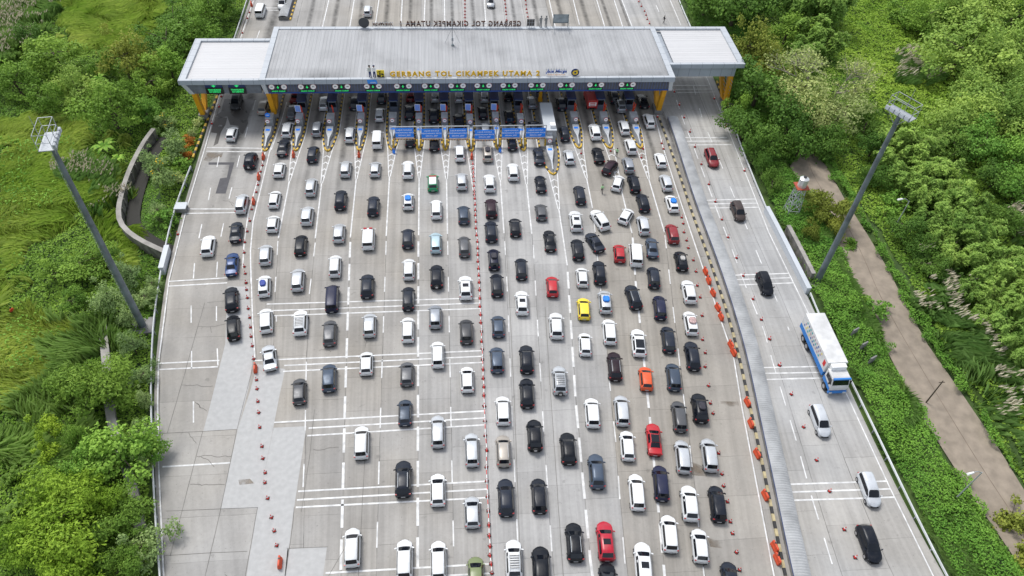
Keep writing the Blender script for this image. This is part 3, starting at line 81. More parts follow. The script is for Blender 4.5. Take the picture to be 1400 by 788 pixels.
TREES=[('dark',-82.2,142.5,2.87),('broad',-72.9,132.2,5.21),('broad',-77.2,124.4,4.21),('light',-65.4,121.6,3.92),('broad',-70.4,119.3,3.09),('olive',-60.0,130.5,4.64),('broad',-54.4,137.5,5.12),('broad',-51.9,145.7,4.14),('broad',-48.3,150.7,3.94),('bright',-52.1,130.5,3.3),('broad',-53.8,124.9,3.74),('broad',-48.1,141.5,3.2),('broad',-54.8,148.1,3.88),('broad',-47.2,155.9,3.72),('broad',-57.5,113.7,4.53),('bright',-52.9,116.3,2.82),('broad',-64.6,131.1,2.47),('broad',-57.2,121.5,2.36),('yellowflower',-49.5,114.5,1.92),('greygreen',-46.0,105.1,2.44),('yellowflower',-46.0,97.5,2.58),('greygreen',-48.6,102.4,2.16),('palm',-64.3,127.5,1.91),('palm',-57.4,106.6,1.96),('palm',-55.0,104.5,1.46),('brightshrub',-44.5,102.6,1.59),('paleshrub',-43.7,98.8,1.19),('orangeshrub',-44.8,109.6,1.14),('orangeshrub',-44.0,105.4,1.12),('paleshrub',-44.2,115.2,1.04),('paleshrub',-44.4,111.9,1.03),('brightshrub',-45.2,115.3,0.78),('greenshrub',-44.3,118.9,1.06),('brightshrub',-44.0,88.8,1.92),('greygreen',-44.8,90.2,1.46),('greenshrub',-42.8,91.8,0.92),('broad',-52.0,78.0,3.07),('broad',-55.4,76.1,1.82),('dark',-49.6,80.3,1.67),('greygreen',-45.0,75.5,2.46),('broad',-51.8,71.6,1.96),('greygreen',-46.1,70.4,2.57),('greygreen',-42.1,72.1,2.01),('greygreen',-41.6,63.3,1.7),('greygreen',-39.2,58.8,1.47),('greygreen',-38.1,55.2,1.34),('greygreen',-37.3,50.5,1.56),('greygreen',-43.5,68.2,1.56),('greygreen',-42.0,74.9,1.23),('feather',-43.2,55.6,4.21),('feather',-46.8,57.1,2.3),('yellowgreen',-47.5,50.5,1.54),('yellowgreen',-46.9,47.7,1.34),('bright',-38.7,46.4,3.79),('bright',-41.2,45.0,2.11),('bright',-35.8,46.8,1.99),('yellowfeather',-41.0,37.9,4.69),('yellowfeather',-43.4,35.5,2.95),('yellowfeather',-39.8,41.1,2.65),('feather',-36.5,39.1,2.78),('greygreen',-33.4,35.5,2.45),('greygreen',-36.1,45.8,1.33),('broad',-43.7,49.1,1.51),('feather',-34.4,33.7,2.21),('yellowfeather',-39.5,32.6,3.18),('feather',-44.7,42.8,1.42),('dark',63.1,148.9,6.07),('dark',57.9,153.6,3.25),('dark',70.6,153.6,4.9),('olive',60.5,131.3,4.11),('olive',64.4,127.4,4.33),('dark',58.7,118.4,4.72),('dark',53.7,108.5,3.16),('pale',65.9,116.4,4.67),('barepale',69.6,119.9,5.3),('barepale',74.5,118.3,4.16),('pale',71.9,110.5,4.01),('pale',66.2,109.2,3.44),('dark',61.9,108.4,3.97),('dark',56.5,102.8,3.33),('dark',62.0,102.8,2.83),('dark',67.0,103.8,2.86),('broad',53.7,114.6,2.44),('broad',73.1,142.5,4.05),('bamboo',77.8,141.3,3.73),('bamboo',84.5,147.7,3.84),('bamboo',73.6,134.0,3.0),('bamboo',78.3,135.8,3.34),('bamboo',78.0,151.1,3.88),('bamboo',83.8,153.1,3.6),('broad',104.7,145.8,4.17),('broad',103.2,150.4,3.92),('light',111.5,146.4,6.13),('light',120.8,149.1,5.58),('broad',128.5,149.1,4.28),('light',104.7,129.8,6.29),('light',109.5,126.4,6.5),('light',118.4,130.8,5.15),('light',102.4,119.4,4.28),('light',112.5,119.8,3.74),('light',97.0,109.1,4.6),('light',103.5,110.0,4.91),('light',91.3,106.5,3.73),('light',104.6,104.8,3.99),('bright',95.4,101.0,4.15),('bright',98.7,97.1,3.82),('dark',89.9,100.3,2.84),('dark',92.9,92.8,2.99),('bright',95.7,90.0,3.18),('dark',75.4,102.3,2.33),('dark',77.1,109.0,2.41),('bamboo',79.4,104.0,2.87),('bamboo',80.6,99.7,3.06),('bamboo',84.8,102.1,2.59),('bamboo',76.3,97.7,2.52),('bamboo',76.5,92.5,2.7),('bamboo',81.4,95.1,2.99),('bamboo',83.9,93.9,2.73),('bamboo',77.4,88.3,2.63),('bamboo',80.6,88.2,2.64),('bamboo',84.4,89.6,2.42),('bamboo',79.6,83.1,2.56),('bamboo',83.9,84.4,2.59),('bamboo',75.8,82.9,2.09),('bamboo',80.1,79.0,2.5),('bamboo',84.2,80.2,2.3),('bamboo',80.4,75.1,2.45),('bamboo',76.6,74.6,2.21),('bamboo',82.7,72.8,2.64),('bamboo',78.9,70.5,2.38),('bamboo',81.4,68.0,2.56),('bamboo',77.8,65.2,2.09),('bamboo',80.4,64.0,2.28),('bamboo',85.0,72.7,1.98),('bamboo',76.6,59.6,2.21),('bamboo',76.5,56.5,2.17),('bamboo',75.0,67.4,1.69),('bamboo',74.5,62.1,1.84),('dark',89.5,83.5,2.6),('dark',90.0,80.0,2.08),('acacia',60.4,86.6,3.51),('acacia',61.8,84.0,2.08),('acacia',56.7,81.8,1.36),('brightshrub',74.1,89.0,1.96),('brightshrub',71.6,86.1,1.56),('brightshrub',73.2,85.7,1.56),('brightshrub',61.0,66.1,2.01),('brightshrub',60.4,67.8,1.29),('oliveshrub',63.9,33.3,2.02),('oliveshrub',63.2,29.9,2.13),('brightshrub',60.7,30.0,1.15),('greenshrub',63.3,80.5,1.16),('dark',54.4,93.8,1.95),('dark',54.0,97.4,1.49),('dark',53.7,102.0,1.78),('dark',71.4,80.6,2.52),('dark',72.4,77.3,2.25),('bamboo',75.9,78.1,2.26),('dark',72.6,72.8,1.97),('dark',73.8,94.5,2.48),('dark',71.4,95.0,1.74)]
ZONES={'meadow':[[(-66.92,85.55),(-77.33,113.54),(-71.12,116.71),(-63.86,113.26),(-56.01,102.79),(-49.58,91.59),(-50.32,88.23),(-45.08,82.42),(-47.86,77.27),(-55.71,90.08),(-60.06,83.74),(-61.97,72.25)],[(-82.5,169.26),(-64.78,171.25),(-60.29,152.5),(-60.83,142.82),(-71.14,141.73),(-77.78,149.41)],[(-61.97,72.25),(-56.12,72.01),(-49.23,65.25),(-50.41,54.97),(-54.07,51.03)]],'plume':[[(-101.78,170.89),(-83.85,171.06),(-80.5,155.67),(-81.1,146.42),(-84.06,135.2),(-88.39,132.62)],[(-63.4,105.94),(-58.05,105.81),(-51.24,91.64),(-57.33,91.83)],[(72.86,76.03),(75.5,74.82),(75.2,65.09),(74.76,57.06),(75.51,50.92),(72.95,46.5),(70.72,53.53),(70.66,63.88)],[(92.51,89.36),(99.68,89.14),(93.23,78.25),(90.24,81.78)],[(95.99,138.94),(101.14,136.48),(97.36,126.48),(91.93,126.27)]],'reed':[[(-55.63,55.24),(-51.01,59.41),(-49.23,65.25),(-52.34,69.2),(-46.54,68.95),(-44.68,59.1),(-47.66,46.8),(-46.37,36.32),(-48.93,33.38),(-55.75,51.12)],[(61.82,60.24),(66.31,64.07),(71.13,43.38),(70.12,38.38),(67.75,37.55),(67.07,52.51)]]}
LANES=[[(-42.31,124.46),(-41.69,108.51),(-41.35,92.03),(-40.44,76.4),(-38.22,61.12),(-34.73,46.09),(-31.13,33.2)],[(-31.32,114.83),(-31.34,106.19),(-30.77,89.27),(-29.19,76.54),(-25.6,60.52),(-23.39,49.41),(-19.21,32.47)],[(-26.22,106.69),(-26.25,98.58),(-26.18,84.71),(-25.14,73.49),(-23.63,60.43),(-22.09,49.34),(-19.44,32.49)],[(-20.73,106.57),(-20.95,97.99),(-20.62,84.58),(-20.15,72.87),(-19.51,62.3),(-18.21,48.84),(-16.61,32.31)],[(-15.34,106.44),(-15.34,98.8),(-15.31,84.56),(-14.87,75.39),(-13.84,54.11),(-12.64,32.07)],[(-9.67,106.52),(-9.86,99.43),(-9.85,84.7),(-9.54,64.73),(-9.25,48.16),(-8.92,31.84)],[(-4.97,106.2),(-4.91,98.71),(-4.86,84.7),(-4.68,53.65),(-4.51,31.57)],[(-0.38,106.3),(-0.32,98.39),(-0.38,84.88),(-0.52,65.63),(-0.58,48.21),(-0.67,31.34)],[(4.17,105.77),(3.94,89.9),(3.97,75.25),(3.81,59.14),(3.7,47.99),(3.51,31.08)],[(8.88,106.3),(8.72,97.95),(8.42,84.74),(7.82,67.95),(7.05,48.85),(6.32,30.91)],[(13.38,105.77),(13.05,96.47),(12.77,84.43),(11.91,67.78),(10.78,48.65),(10.01,30.68)],[(17.81,99.08),(17.81,90.72),(17.48,77.32),(15.44,52.98),(14.23,32.27)],[(23.36,106.18),(23.47,97.94),(23.3,90.19),(21.87,71.59),(20.23,54.8),(18.67,38.46),(17.99,30.19)],[(28.88,106.05),(28.89,94.29),(28.69,84.05),(27.23,73.44),(25.62,59.34),(24.58,50.41),(22.05,29.95)],[(34.44,105.92),(34.16,97.45),(33.95,84.04),(32.09,70.89),(29.55,52.5),(28.78,46.56),(26.35,29.68)],[(38.77,111.16),(38.58,94.98),(38.22,58.88),(37.01,51.0),(34.14,29.21)]]
# ------------------------------------------------------------------ helpers
rng = np.random.default_rng(11)
random.seed(5)

def mat(name, base=(0.5, 0.5, 0.5), rough=0.6, metal=0.0, coat=0.0, emit=None, es=1.0, spec=0.5, noise=None):
    m = bpy.data.materials.new(name); m.use_nodes = True
    b = m.node_tree.nodes['Principled BSDF']
    b.inputs['Base Color'].default_value = (*base, 1); b.inputs['Roughness'].default_value = rough
    b.inputs['Metallic'].default_value = metal; b.inputs['Coat Weight'].default_value = coat
    b.inputs['Specular IOR Level'].default_value = spec
    if emit: b.inputs['Emission Color'].default_value = (*emit, 1); b.inputs['Emission Strength'].default_value = es
    if noise:                                          # (scale, amount): dirt that breaks up the flat colour
        N = m.node_tree.nodes; L = m.node_tree.links
        tc = N.new('ShaderNodeTexCoord'); nz = N.new('ShaderNodeTexNoise'); nz.inputs['Scale'].default_value = noise[0]; nz.inputs['Detail'].default_value = 6
        rp = N.new('ShaderNodeMapRange'); rp.inputs[1].default_value = 0.35; rp.inputs[2].default_value = 0.7; rp.inputs[3].default_value = 1 - noise[1]; rp.inputs[4].default_value = 1.0
        mx = N.new('ShaderNodeMix'); mx.data_type = 'RGBA'; mx.blend_type = 'MULTIPLY'; mx.inputs[0].default_value = 1
        mx.inputs[6].default_value = (*base, 1)
        L.new(tc.outputs['Object'], nz.inputs['Vector']); L.new(nz.outputs[0], rp.inputs[0]); L.new(rp.outputs[0], mx.inputs[7]); L.new(mx.outputs[2], b.inputs['Base Color'])
    return m

class MB:
    def __init__(s): s.v = []; s.f = []; s.m = []
    def add(s, vs, fs, mi=0):
        o = len(s.v); s.v.extend([tuple(v) for v in vs]); s.f.extend([tuple(i+o for i in f) for f in fs]); s.m.extend([mi]*len(fs)); return s
    def box(s, x0, y0, z0, x1, y1, z1, mi=0):
        vs = [(x, y, z) for z in (z0, z1) for y in (y0, y1) for x in (x0, x1)]
        return s.add(vs, [(0, 2, 3, 1), (4, 5, 7, 6), (0, 1, 5, 4), (2, 6, 7, 3), (0, 4, 6, 2), (1, 3, 7, 5)], mi)
    def bar(s, p, q, a, b, mi=0, up=(0, 0, 1)):        # rectangular bar from p to q, a wide and b deep
        p, q = Vector(p), Vector(q); d = (q-p).normalized(); u = Vector(up)
        if abs(d.dot(u)) > .98: u = Vector((0, 1, 0))
        x = d.cross(u).normalized()*a/2; y = x.cross(d).normalized()*b/2
        vs = [c+sx*x+sy*y for c in (p, q) for sx, sy in ((-1, -1), (1, -1), (1, 1), (-1, 1))]
        return s.add(vs, [(3, 2, 1, 0), (4, 5, 6, 7), (0, 1, 5, 4), (1, 2, 6, 5), (2, 3, 7, 6), (3, 0, 4, 7)], mi)
    def tube(s, p, q, r0, r1=None, n=8, mi=0, cap=True):
        r1 = r0 if r1 is None else r1
        p, q = Vector(p), Vector(q); d = (q-p).normalized(); u = Vector((0, 0, 1)) if abs(d.z) < .95 else Vector((1, 0, 0))
        x = d.cross(u).normalized(); y = d.cross(x)
        vs = [c+r*(math.cos(t)*x+math.sin(t)*y) for c, r in ((p, r0), (q, r1)) for t in [2*math.pi*k/n for k in range(n)]]
        fs = [(k, (k+1) % n, n+(k+1) % n, n+k) for k in range(n)]
        if cap: fs += [tuple(range(n-1, -1, -1)), tuple(range(n, 2*n))]
        return s.add(vs, fs, mi)
    def path(s, P, r, n=6, mi=0):
        for a, b in zip(P[:-1], P[1:]): s.tube(a, b, r, r, n, mi)
        return s
    def disc(s, c, r, axis='y', th=.05, n=16, mi=0):
        c = Vector(c); ax = {'x': Vector((1, 0, 0)), 'y': Vector((0, 1, 0)), 'z': Vector((0, 0, 1))}[axis]
        return s.tube(c-ax*th/2, c+ax*th/2, r, r, n, mi)
    def prism(s, P, z0, z1, mi=0):
        n = len(P); vs = [(x, y, z0) for x, y in P]+[(x, y, z1) for x, y in P]
        return s.add(vs, [tuple(range(n-1, -1, -1)), tuple(range(n, 2*n))]+[(k, (k+1) % n, n+(k+1) % n, n+k) for k in range(n)], mi)
    def build(s, name, mats, parent=None, smooth=None, bevel=0):
        me = bpy.data.meshes.new(name); me.from_pydata(s.v, [], s.f); me.update()
        if not isinstance(mats, (list, tuple)): mats = [mats]
        for m in mats: me.materials.append(m)
        if len(mats) > 1: me.polygons.foreach_set('material_index', s.m)
        if smooth is not None:
            me.polygons.foreach_set('use_smooth', [True]*len(me.polygons)); me.set_sharp_from_angle(angle=R(smooth))
        o = bpy.data.objects.new(name, me); col.objects.link(o)
        if parent: o.parent = parent
        if bevel:
            b = o.modifiers.new('bevel', 'BEVEL'); b.width = bevel; b.segments = 2; b.limit_method = 'ANGLE'
        return o

def tag(o, label=None, cat=None, group=None, kind=None):
    if label: o['label'] = label
    if cat: o['category'] = cat
    if group: o['group'] = group
    if kind: o['kind'] = kind
    return o
def empty(name, loc, rz=0.0):
    o = bpy.data.objects.new(name, None); col.objects.link(o); o.location = loc; o.rotation_euler = (0, 0, rz); o.empty_display_size = .3; return o
def kids(o): return [c for c in KIDS.get(o.name, [])]
def copy_tree(o, kidmap):
    r = o.copy(); col.objects.link(r)
    def rec(src, dst):
        out = []
        for c in kidmap.get(src, []):
            d = c.copy(); col.objects.link(d); d.parent = dst; out.append(d); kidmap_new[d] = rec(c, d)
        return out
    kidmap_new = {}
    kidmap_new[r] = rec(o, r)
    kidmap.update(kidmap_new)
    return r
def family(o, km=None):
    km = {} if km is None else km
    km[o] = list(o.children)
    for c in o.children: family(c, km)
    return km

def quads(name, V, m, tint=None, parent=None, mats_idx=None, tri=False):
    k = 3 if tri else 4
    n = len(V); me = bpy.data.meshes.new(name)
    me.vertices.add(n*k); me.vertices.foreach_set('co', np.asarray(V, np.float32).reshape(-1))
    me.loops.add(n*k); me.loops.foreach_set('vertex_index', np.arange(n*k, dtype=np.int32))
    me.polygons.add(n); me.polygons.foreach_set('loop_start', np.arange(0, n*k, k, dtype=np.int32))
    me.update(calc_edges=True)
    for mm in (m if isinstance(m, (list, tuple)) else [m]): me.materials.append(mm)
    if mats_idx is not None: me.polygons.foreach_set('material_index', np.asarray(mats_idx, np.int32))
    if tint is not None:
        a = me.attributes.new('tint', 'FLOAT', 'POINT'); a.data.foreach_set('value', np.repeat(np.asarray(tint, np.float32), k))
    o = bpy.data.objects.new(name, me); col.objects.link(o)
    if parent: o.parent = parent
    return o

def offset_line(P, d):                                  # shift a polyline to its right by d metres
    out = []
    for i in range(len(P)):
        a = Vector(P[max(i-1, 0)]); b = Vector(P[min(i+1, len(P)-1)]); t = (b-a).normalized()
        out.append((P[i][0]+t.y*d, P[i][1]-t.x*d))
    return out
def resample(P, step):
    s = [0.0]
    for a, b in zip(P[:-1], P[1:]): s.append(s[-1]+math.dist(a, b))
    n = max(1, int(round(s[-1]/step))); q = np.linspace(0, s[-1], n+1)
    return list(zip(np.interp(q, s, [p[0] for p in P]), np.interp(q, s, [p[1] for p in P])))
def smoothline(P, step=2.0):
    Q = resample(P, step)
    for _ in range(2):
        Q = [Q[0]]+[tuple((Q[i-1][k]+2*Q[i][k]+Q[i+1][k])/4 for k in (0, 1)) for i in range(1, len(Q)-1)]+[Q[-1]]
    return Q
def x_at(P, y):                                         # P sorted either way in y
    Q = sorted(P, key=lambda p: p[1]); return float(np.interp(y, [p[1] for p in Q], [p[0] for p in Q]))

_texts = {}
def text_mesh(s, size, spacing=1.0, extrude=0.02, bold=0.0, align='CENTER', shear=0.0, line=1.0):
    k = (s, size, spacing, extrude, bold, align, shear, line)
    if k in _texts: return _texts[k]
    c = bpy.data.curves.new('lettering', 'FONT'); c.body = s; c.size = size; c.space_character = spacing; c.extrude = extrude
    c.offset = bold; c.align_x = align; c.align_y = 'CENTER'; c.shear = shear; c.space_line = line; c.resolution_u = 2
    o = bpy.data.objects.new('lettering', c); col.objects.link(o)
    dg = bpy.context.evaluated_depsgraph_get(); me = bpy.data.meshes.new_from_object(o.evaluated_get(dg))
    bpy.data.objects.remove(o); bpy.data.curves.remove(c); me.name = 'lettering'
    _texts[k] = me; return me
def lettering(name, s, size, m, loc, parent=None, rot=(R(90), 0, 0), **kw):
    me = text_mesh(s, size, **kw)
    if len(me.materials) == 0: me.materials.append(m)
    o = bpy.data.objects.new(name, me); col.objects.link(o); o.location = loc; o.rotation_euler = rot
    o.material_slots[0].link = 'OBJECT'; o.material_slots[0].material = m
    if parent: o.parent = parent
    return o

# ------------------------------------------------------------------ materials of the place
def concrete_mat(name, base, joints=True, slab=5.2, oily=.7):
    m = bpy.data.materials.new(name); m.use_nodes = True; N = m.node_tree.nodes; L = m.node_tree.links
    b = N['Principled BSDF']; b.inputs['Roughness'].default_value = .85; b.inputs['Specular IOR Level'].default_value = .3
    def math_(op, a, bb=None, c=None):
        n = N.new('ShaderNodeMath'); n.operation = op
        for i, q in enumerate((a, bb, c)):
            if q is None: continue
            if isinstance(q, (int, float)): n.inputs[i].default_value = q
            else: L.new(q, n.inputs[i])
        return n.outputs[0]
    tc = N.new('ShaderNodeTexCoord'); uv = N.new('ShaderNodeUVMap'); uv.uv_map = 'UVMap'
    sp = N.new('ShaderNodeSeparateXYZ'); L.new(uv.outputs[0], sp.inputs[0]); u, v = sp.outputs[0], sp.outputs[1]
    def noise(vec, scale, detail=4, rough=.55):
        n = N.new('ShaderNodeTexNoise'); n.inputs['Scale'].default_value = scale; n.inputs['Detail'].default_value = detail; n.inputs['Roughness'].default_value = rough
        if vec is not None: L.new(vec, n.inputs['Vector'])
        return n.outputs[0]
    def rng_(x, a, bb, c, d):
        n = N.new('ShaderNodeMapRange')
        L.new(x, n.inputs[0]); n.inputs[1].default_value = a; n.inputs[2].default_value = bb; n.inputs[3].default_value = c; n.inputs[4].default_value = d
        return n.outputs[0]
    # slab identity -> a small tone step between slabs
    iu = math_('FLOOR', u); vv = math_('ADD', math_('DIVIDE', v, slab), math_('MULTIPLY', iu, .37)); iv = math_('FLOOR', vv)
    cb = N.new('ShaderNodeCombineXYZ'); L.new(iu, cb.inputs[0]); L.new(iv, cb.inputs[1])
    wn = N.new('ShaderNodeTexWhiteNoise'); L.new(cb.outputs[0], wn.inputs['Vector'])
    tone = rng_(wn.outputs['Value'], 0, 1, .93, 1.05)
    cm = N.new('ShaderNodeCombineXYZ'); L.new(math_('MULTIPLY', u, 7.0), cm.inputs[0]); L.new(math_('MULTIPLY', v, .035), cm.inputs[1])
    tracks = rng_(noise(cm.outputs[0], 1.0, 5), .35, .65, .87, 1.07)
    blot = rng_(noise(tc.outputs['Object'], .11, 6, .62), .3, .7, .84, 1.12)
    grain = rng_(noise(tc.outputs['Object'], 2.3, 5, .7), .3, .7, .93, 1.05)
    spots = rng_(noise(tc.outputs['Object'], .9, 3, .5), .66, .74, 1.0, .80)
    specks = rng_(noise(tc.outputs['Object'], 4.5, 2, .5), .68, .73, 1.0, .72)
    at = N.new('ShaderNodeAttribute'); at.attribute_name = 'tone'
    fac = math_('MULTIPLY', math_('MULTIPLY', tone, tracks), math_('MULTIPLY', blot, grain)); fac = math_('MULTIPLY', math_('MULTIPLY', fac, spots), specks); fac = math_('MULTIPLY', fac, at.outputs['Fac'])
    if joints:
        wob = math_('MULTIPLY', math_('SUBTRACT', noise(tc.outputs['Object'], .5, 3), .5), .03)
        fu = math_('FRACT', math_('ADD', u, wob)); fv = math_('FRACT', math_('ADD', vv, wob))
        ju = math_('LESS_THAN', fu, .016); jv = math_('LESS_THAN', fv, .012)
        j = math_('MAXIMUM', ju, math_('MULTIPLY', jv, .55))
        jm = rng_(noise(tc.outputs['Object'], .25, 4), .35, .6, .15, .6)
        fac = math_('MULTIPLY', fac, math_('SUBTRACT', 1.0, math_('MULTIPLY', j, jm)))
    # oil drips down the middle of the lanes close to the booths
    oil = math_('MULTIPLY', rng_(math_('ABSOLUTE', math_('SUBTRACT', math_('FRACT', u), .5)), .03, .13, 1, 0), rng_(v, 88, 108, 0, 1))
    oil = math_('MULTIPLY', oil, rng_(noise(tc.outputs['Object'], .7, 4), .3, .7, .4*oily, oily))
    fac = math_('MULTIPLY', fac, math_('SUBTRACT', 1.0, oil))
    hue = N.new('ShaderNodeMix'); hue.data_type = 'RGBA'; hue.inputs[6].default_value = (*base, 1); hue.inputs[7].default_value = (base[0]*1.0, base[1]*.945, base[2]*.86, 1)
    brn = math_('MULTIPLY', math_('SUBTRACT', 1.0, at.outputs['Fac']), 7.0); hn = rng_(noise(tc.outputs['Object'], .045, 3), .4, .65, 0, .7); hsum = math_('ADD', hn, brn); hsum.node.use_clamp = True; L.new(hsum, hue.inputs[0])
    mx = N.new('ShaderNodeVectorMath'); mx.operation = 'SCALE'; L.new(hue.outputs[2], mx.inputs[0]); L.new(fac, mx.inputs['Scale'])
    L.new(mx.outputs[0], b.inputs['Base Color'])
    return m
CONC = concrete_mat('plaza_concrete', (.338, .332, .322))
CONC_R = concrete_mat('carriageway_concrete', (.36, .358, .352), oily=.12)

def leaf_mat(name, c0, c1, trans=.25, rough=.55, c2=None):
    m = bpy.data.materials.new(name); m.use_nodes = True; N = m.node_tree.nodes; L = m.node_tree.links
    b = N['Principled BSDF']; b.inputs['Roughness'].default_value = rough; b.inputs['Specular IOR Level'].default_value = .12
    at = N.new('ShaderNodeAttribute'); at.attribute_name = 'tint'
    oi = N.new('ShaderNodeObjectInfo')
    cr = N.new('ShaderNodeValToRGB'); cr.color_ramp.elements[0].color = (*c0, 1); cr.color_ramp.elements[1].color = (*c1, 1)
    if c2: e = cr.color_ramp.elements.new(.97); e.color = (*c1, 1); cr.color_ramp.elements[-1].color = (*c2, 1)
    L.new(at.outputs['Fac'], cr.inputs[0])
    hs = N.new('ShaderNodeHueSaturation'); L.new(cr.outputs[0], hs.inputs['Color'])
    mr = N.new('ShaderNodeMapRange'); L.new(oi.outputs['Random'], mr.inputs[0]); mr.inputs[3].default_value = .488; mr.inputs[4].default_value = .508; L.new(mr.outputs[0], hs.inputs['Hue'])
    mv = N.new('ShaderNodeMapRange'); L.new(oi.outputs['Random'], mv.inputs[0]); mv.inputs[3].default_value = 1.18; mv.inputs[4].default_value = .82; L.new(mv.outputs[0], hs.inputs['Value'])
    L.new(hs.outputs[0], b.inputs['Base Color'])
    tr = N.new('ShaderNodeBsdfTranslucent'); L.new(hs.outputs[0], tr.inputs['Color'])
    ms = N.new('ShaderNodeMixShader'); ms.inputs[0].default_value = trans
    L.new(b.outputs[0], ms.inputs[1]); L.new(tr.outputs[0], ms.inputs[2]); L.new(ms.outputs[0], N['Material Output'].inputs['Surface'])
    return m
M = {}
M['white'] = mat('white_paint', (.78, .78, .77), .6)
M['mark'] = mat('road_paint', (.74, .74, .73), .7, noise=(1.3, .35))
M['kyellow'] = mat('kerb_yellow', (.66, .43, .05), .7, noise=(1.5, .35))
M['kblack'] = mat('kerb_black', (.025, .025, .025), .7)
M['wallc'] = mat('wall_concrete', (.27, .265, .255), .9, noise=(.6, .5))
M['dwall'] = mat('weathered_concrete', (.27, .255, .225), .95, noise=(.9, .6))
M['steel'] = mat('galvanised_steel', (.36, .38, .40), .5, .3)
M['pole'] = mat('pole_steel', (.2, .24, .26), .5, .3, noise=(.5, .5))
M['rail'] = mat('guardrail_white', (.62, .64, .64), .5, noise=(.7, .25))
M['black'] = mat('black_plastic', (.012, .012, .013), .5)
M['rubber'] = mat('tyre_rubber', (.02, .02, .02), .9)
M['rim'] = mat('wheel_alloy', (.5, .5, .52), .35, .8)
M['glass'] = mat('dark_glass', (.006, .008, .012), .08, spec=.45)
M['glassblue'] = mat('cabin_glass', (.05, .09, .12), .1, spec=.7)
M['tail'] = mat('taillight_red', (.36, .01, .015), .3)
M['lamp'] = mat('headlight_clear', (.55, .58, .62), .15)
M['plate'] = mat('number_plate', (.45, .45, .45), .5)
M['cone'] = mat('cone_red', (.62, .03, .022), .55)
M['orange'] = mat('barrier_orange', (.66, .075, .02), .55, noise=(2, .3))
M['blue'] = mat('sign_blue', (.012, .22, .85), .5); M['signwhite'] = mat('sign_white', (.88, .88, .88), .5)
M['navy'] = mat('navy_band', (.012, .03, .12), .5)
M['ycol'] = mat('column_yellow', (.75, .36, .01), .55, noise=(.7, .25))
M['panel'] = mat('cladding_grey', (.5, .53, .56), .5, noise=(.3, .12))
M['led'] = mat('led_green', (.02, .3, .08), .5, emit=(.03, 1, .25), es=.32)
M['ledbox'] = mat('led_cabinet', (.01, .012, .012), .4)
M['redring'] = mat('sign_red', (.55, .02, .02), .5)
M['ltblue'] = mat('board_lightblue', (.2, .32, .72), .5)
M['boothgrey'] = mat('booth_grey', (.36, .38, .4), .5, noise=(1, .2))
M['letter'] = mat('letter_yellow', (.72, .42, .01), .45)
M['rust'] = mat('letter_brown', (.1, .05, .035), .7)
M['dirt'] = mat('track_dirt', (.25, .19, .14), .95)
M['bark'] = mat('bark', (.11, .085, .06), .95, noise=(2, .4))
M['palebark'] = mat('pale_bark', (.36, .32, .27), .95)
M['skin'] = mat('skin', (.26, .14, .085), .6)
M['dark'] = mat('dark_cloth', (.014, .015, .02), .8)
M['vest'] = mat('vest_green', (.35, .62, .3), .8)
M['shirt'] = mat('pale_shirt', (.5, .52, .48), .8)
M['pink'] = mat('vest_pink', (.75, .16, .12), .8)
M['redcloth'] = mat('red_cloth', (.6, .04, .02), .8)
M['hair'] = mat('hair_black', (.01, .009, .008), .7)

# ------------------------------------------------------------------ terrain
ROADL = smoothline(ROAD_L, 3); ROADR = smoothline(ROAD_R, 3)
def poly_in(P, x, y):
    x = np.asarray(x); y = np.asarray(y); ins = np.zeros(x.shape, bool); n = len(P)
    for i in range(n):
        x1, y1 = P[i]; x2, y2 = P[(i+1) % n]
        if y1 == y2: continue
        c = ((y1 > y) != (y2 > y)) & (x < (x2-x1)*(y-y1)/(y2-y1)+x1); ins ^= c
    return ins
_g = {}
def vnoise(x, y, s, seed=0):
    if seed not in _g: _g[seed] = np.random.default_rng(seed+77).random((256, 256))
    T = _g[seed]; x = np.asarray(x)/s+500; y = np.asarray(y)/s+500
    i = np.floor(x).astype(int); j = np.floor(y).astype(int); fx = x-i; fy = y-j; fx = fx*fx*(3-2*fx); fy = fy*fy*(3-2*fy)
    g = lambda a, b: T[a % 256, b % 256]
    return (g(i, j)*(1-fx)+g(i+1, j)*fx)*(1-fy)+(g(i, j+1)*(1-fx)+g(i+1, j+1)*fx)*fy
_ly = np.array([p[1] for p in sorted(ROADL, key=lambda p: p[1])]); _lx = np.array([p[0] for p in sorted(ROADL, key=lambda p: p[1])])
_ry = np.array([p[1] for p in sorted(ROADR, key=lambda p: p[1])]); _rx = np.array([p[0] for p in sorted(ROADR, key=lambda p: p[1])])
TR = TRACK[0]
def side_dist(x, y):                                    # distance outside the paved strip (negative inside)
    return np.maximum(np.interp(y, _ly, _lx)-x, x-np.interp(y, _ry, _rx))
def track_mask(x, y, grow=0.0):
    m = poly_in(TR, x, y)
    if grow:
        for a, b in ((grow, 0), (-grow, 0), (0, grow), (0, -grow)): m |= poly_in(TR, np.asarray(x)+a, np.asarray(y)+b)
    return m
DRS = smoothline(DRAIN, 1.5)
_gp = list(DRAIN)+[p for p in sorted(RAIL_L, key=lambda p: p[1]) if p[1] > min(q[1] for q in DRAIN)]
def GARDEN(x, y): return poly_in(_gp, x, y)
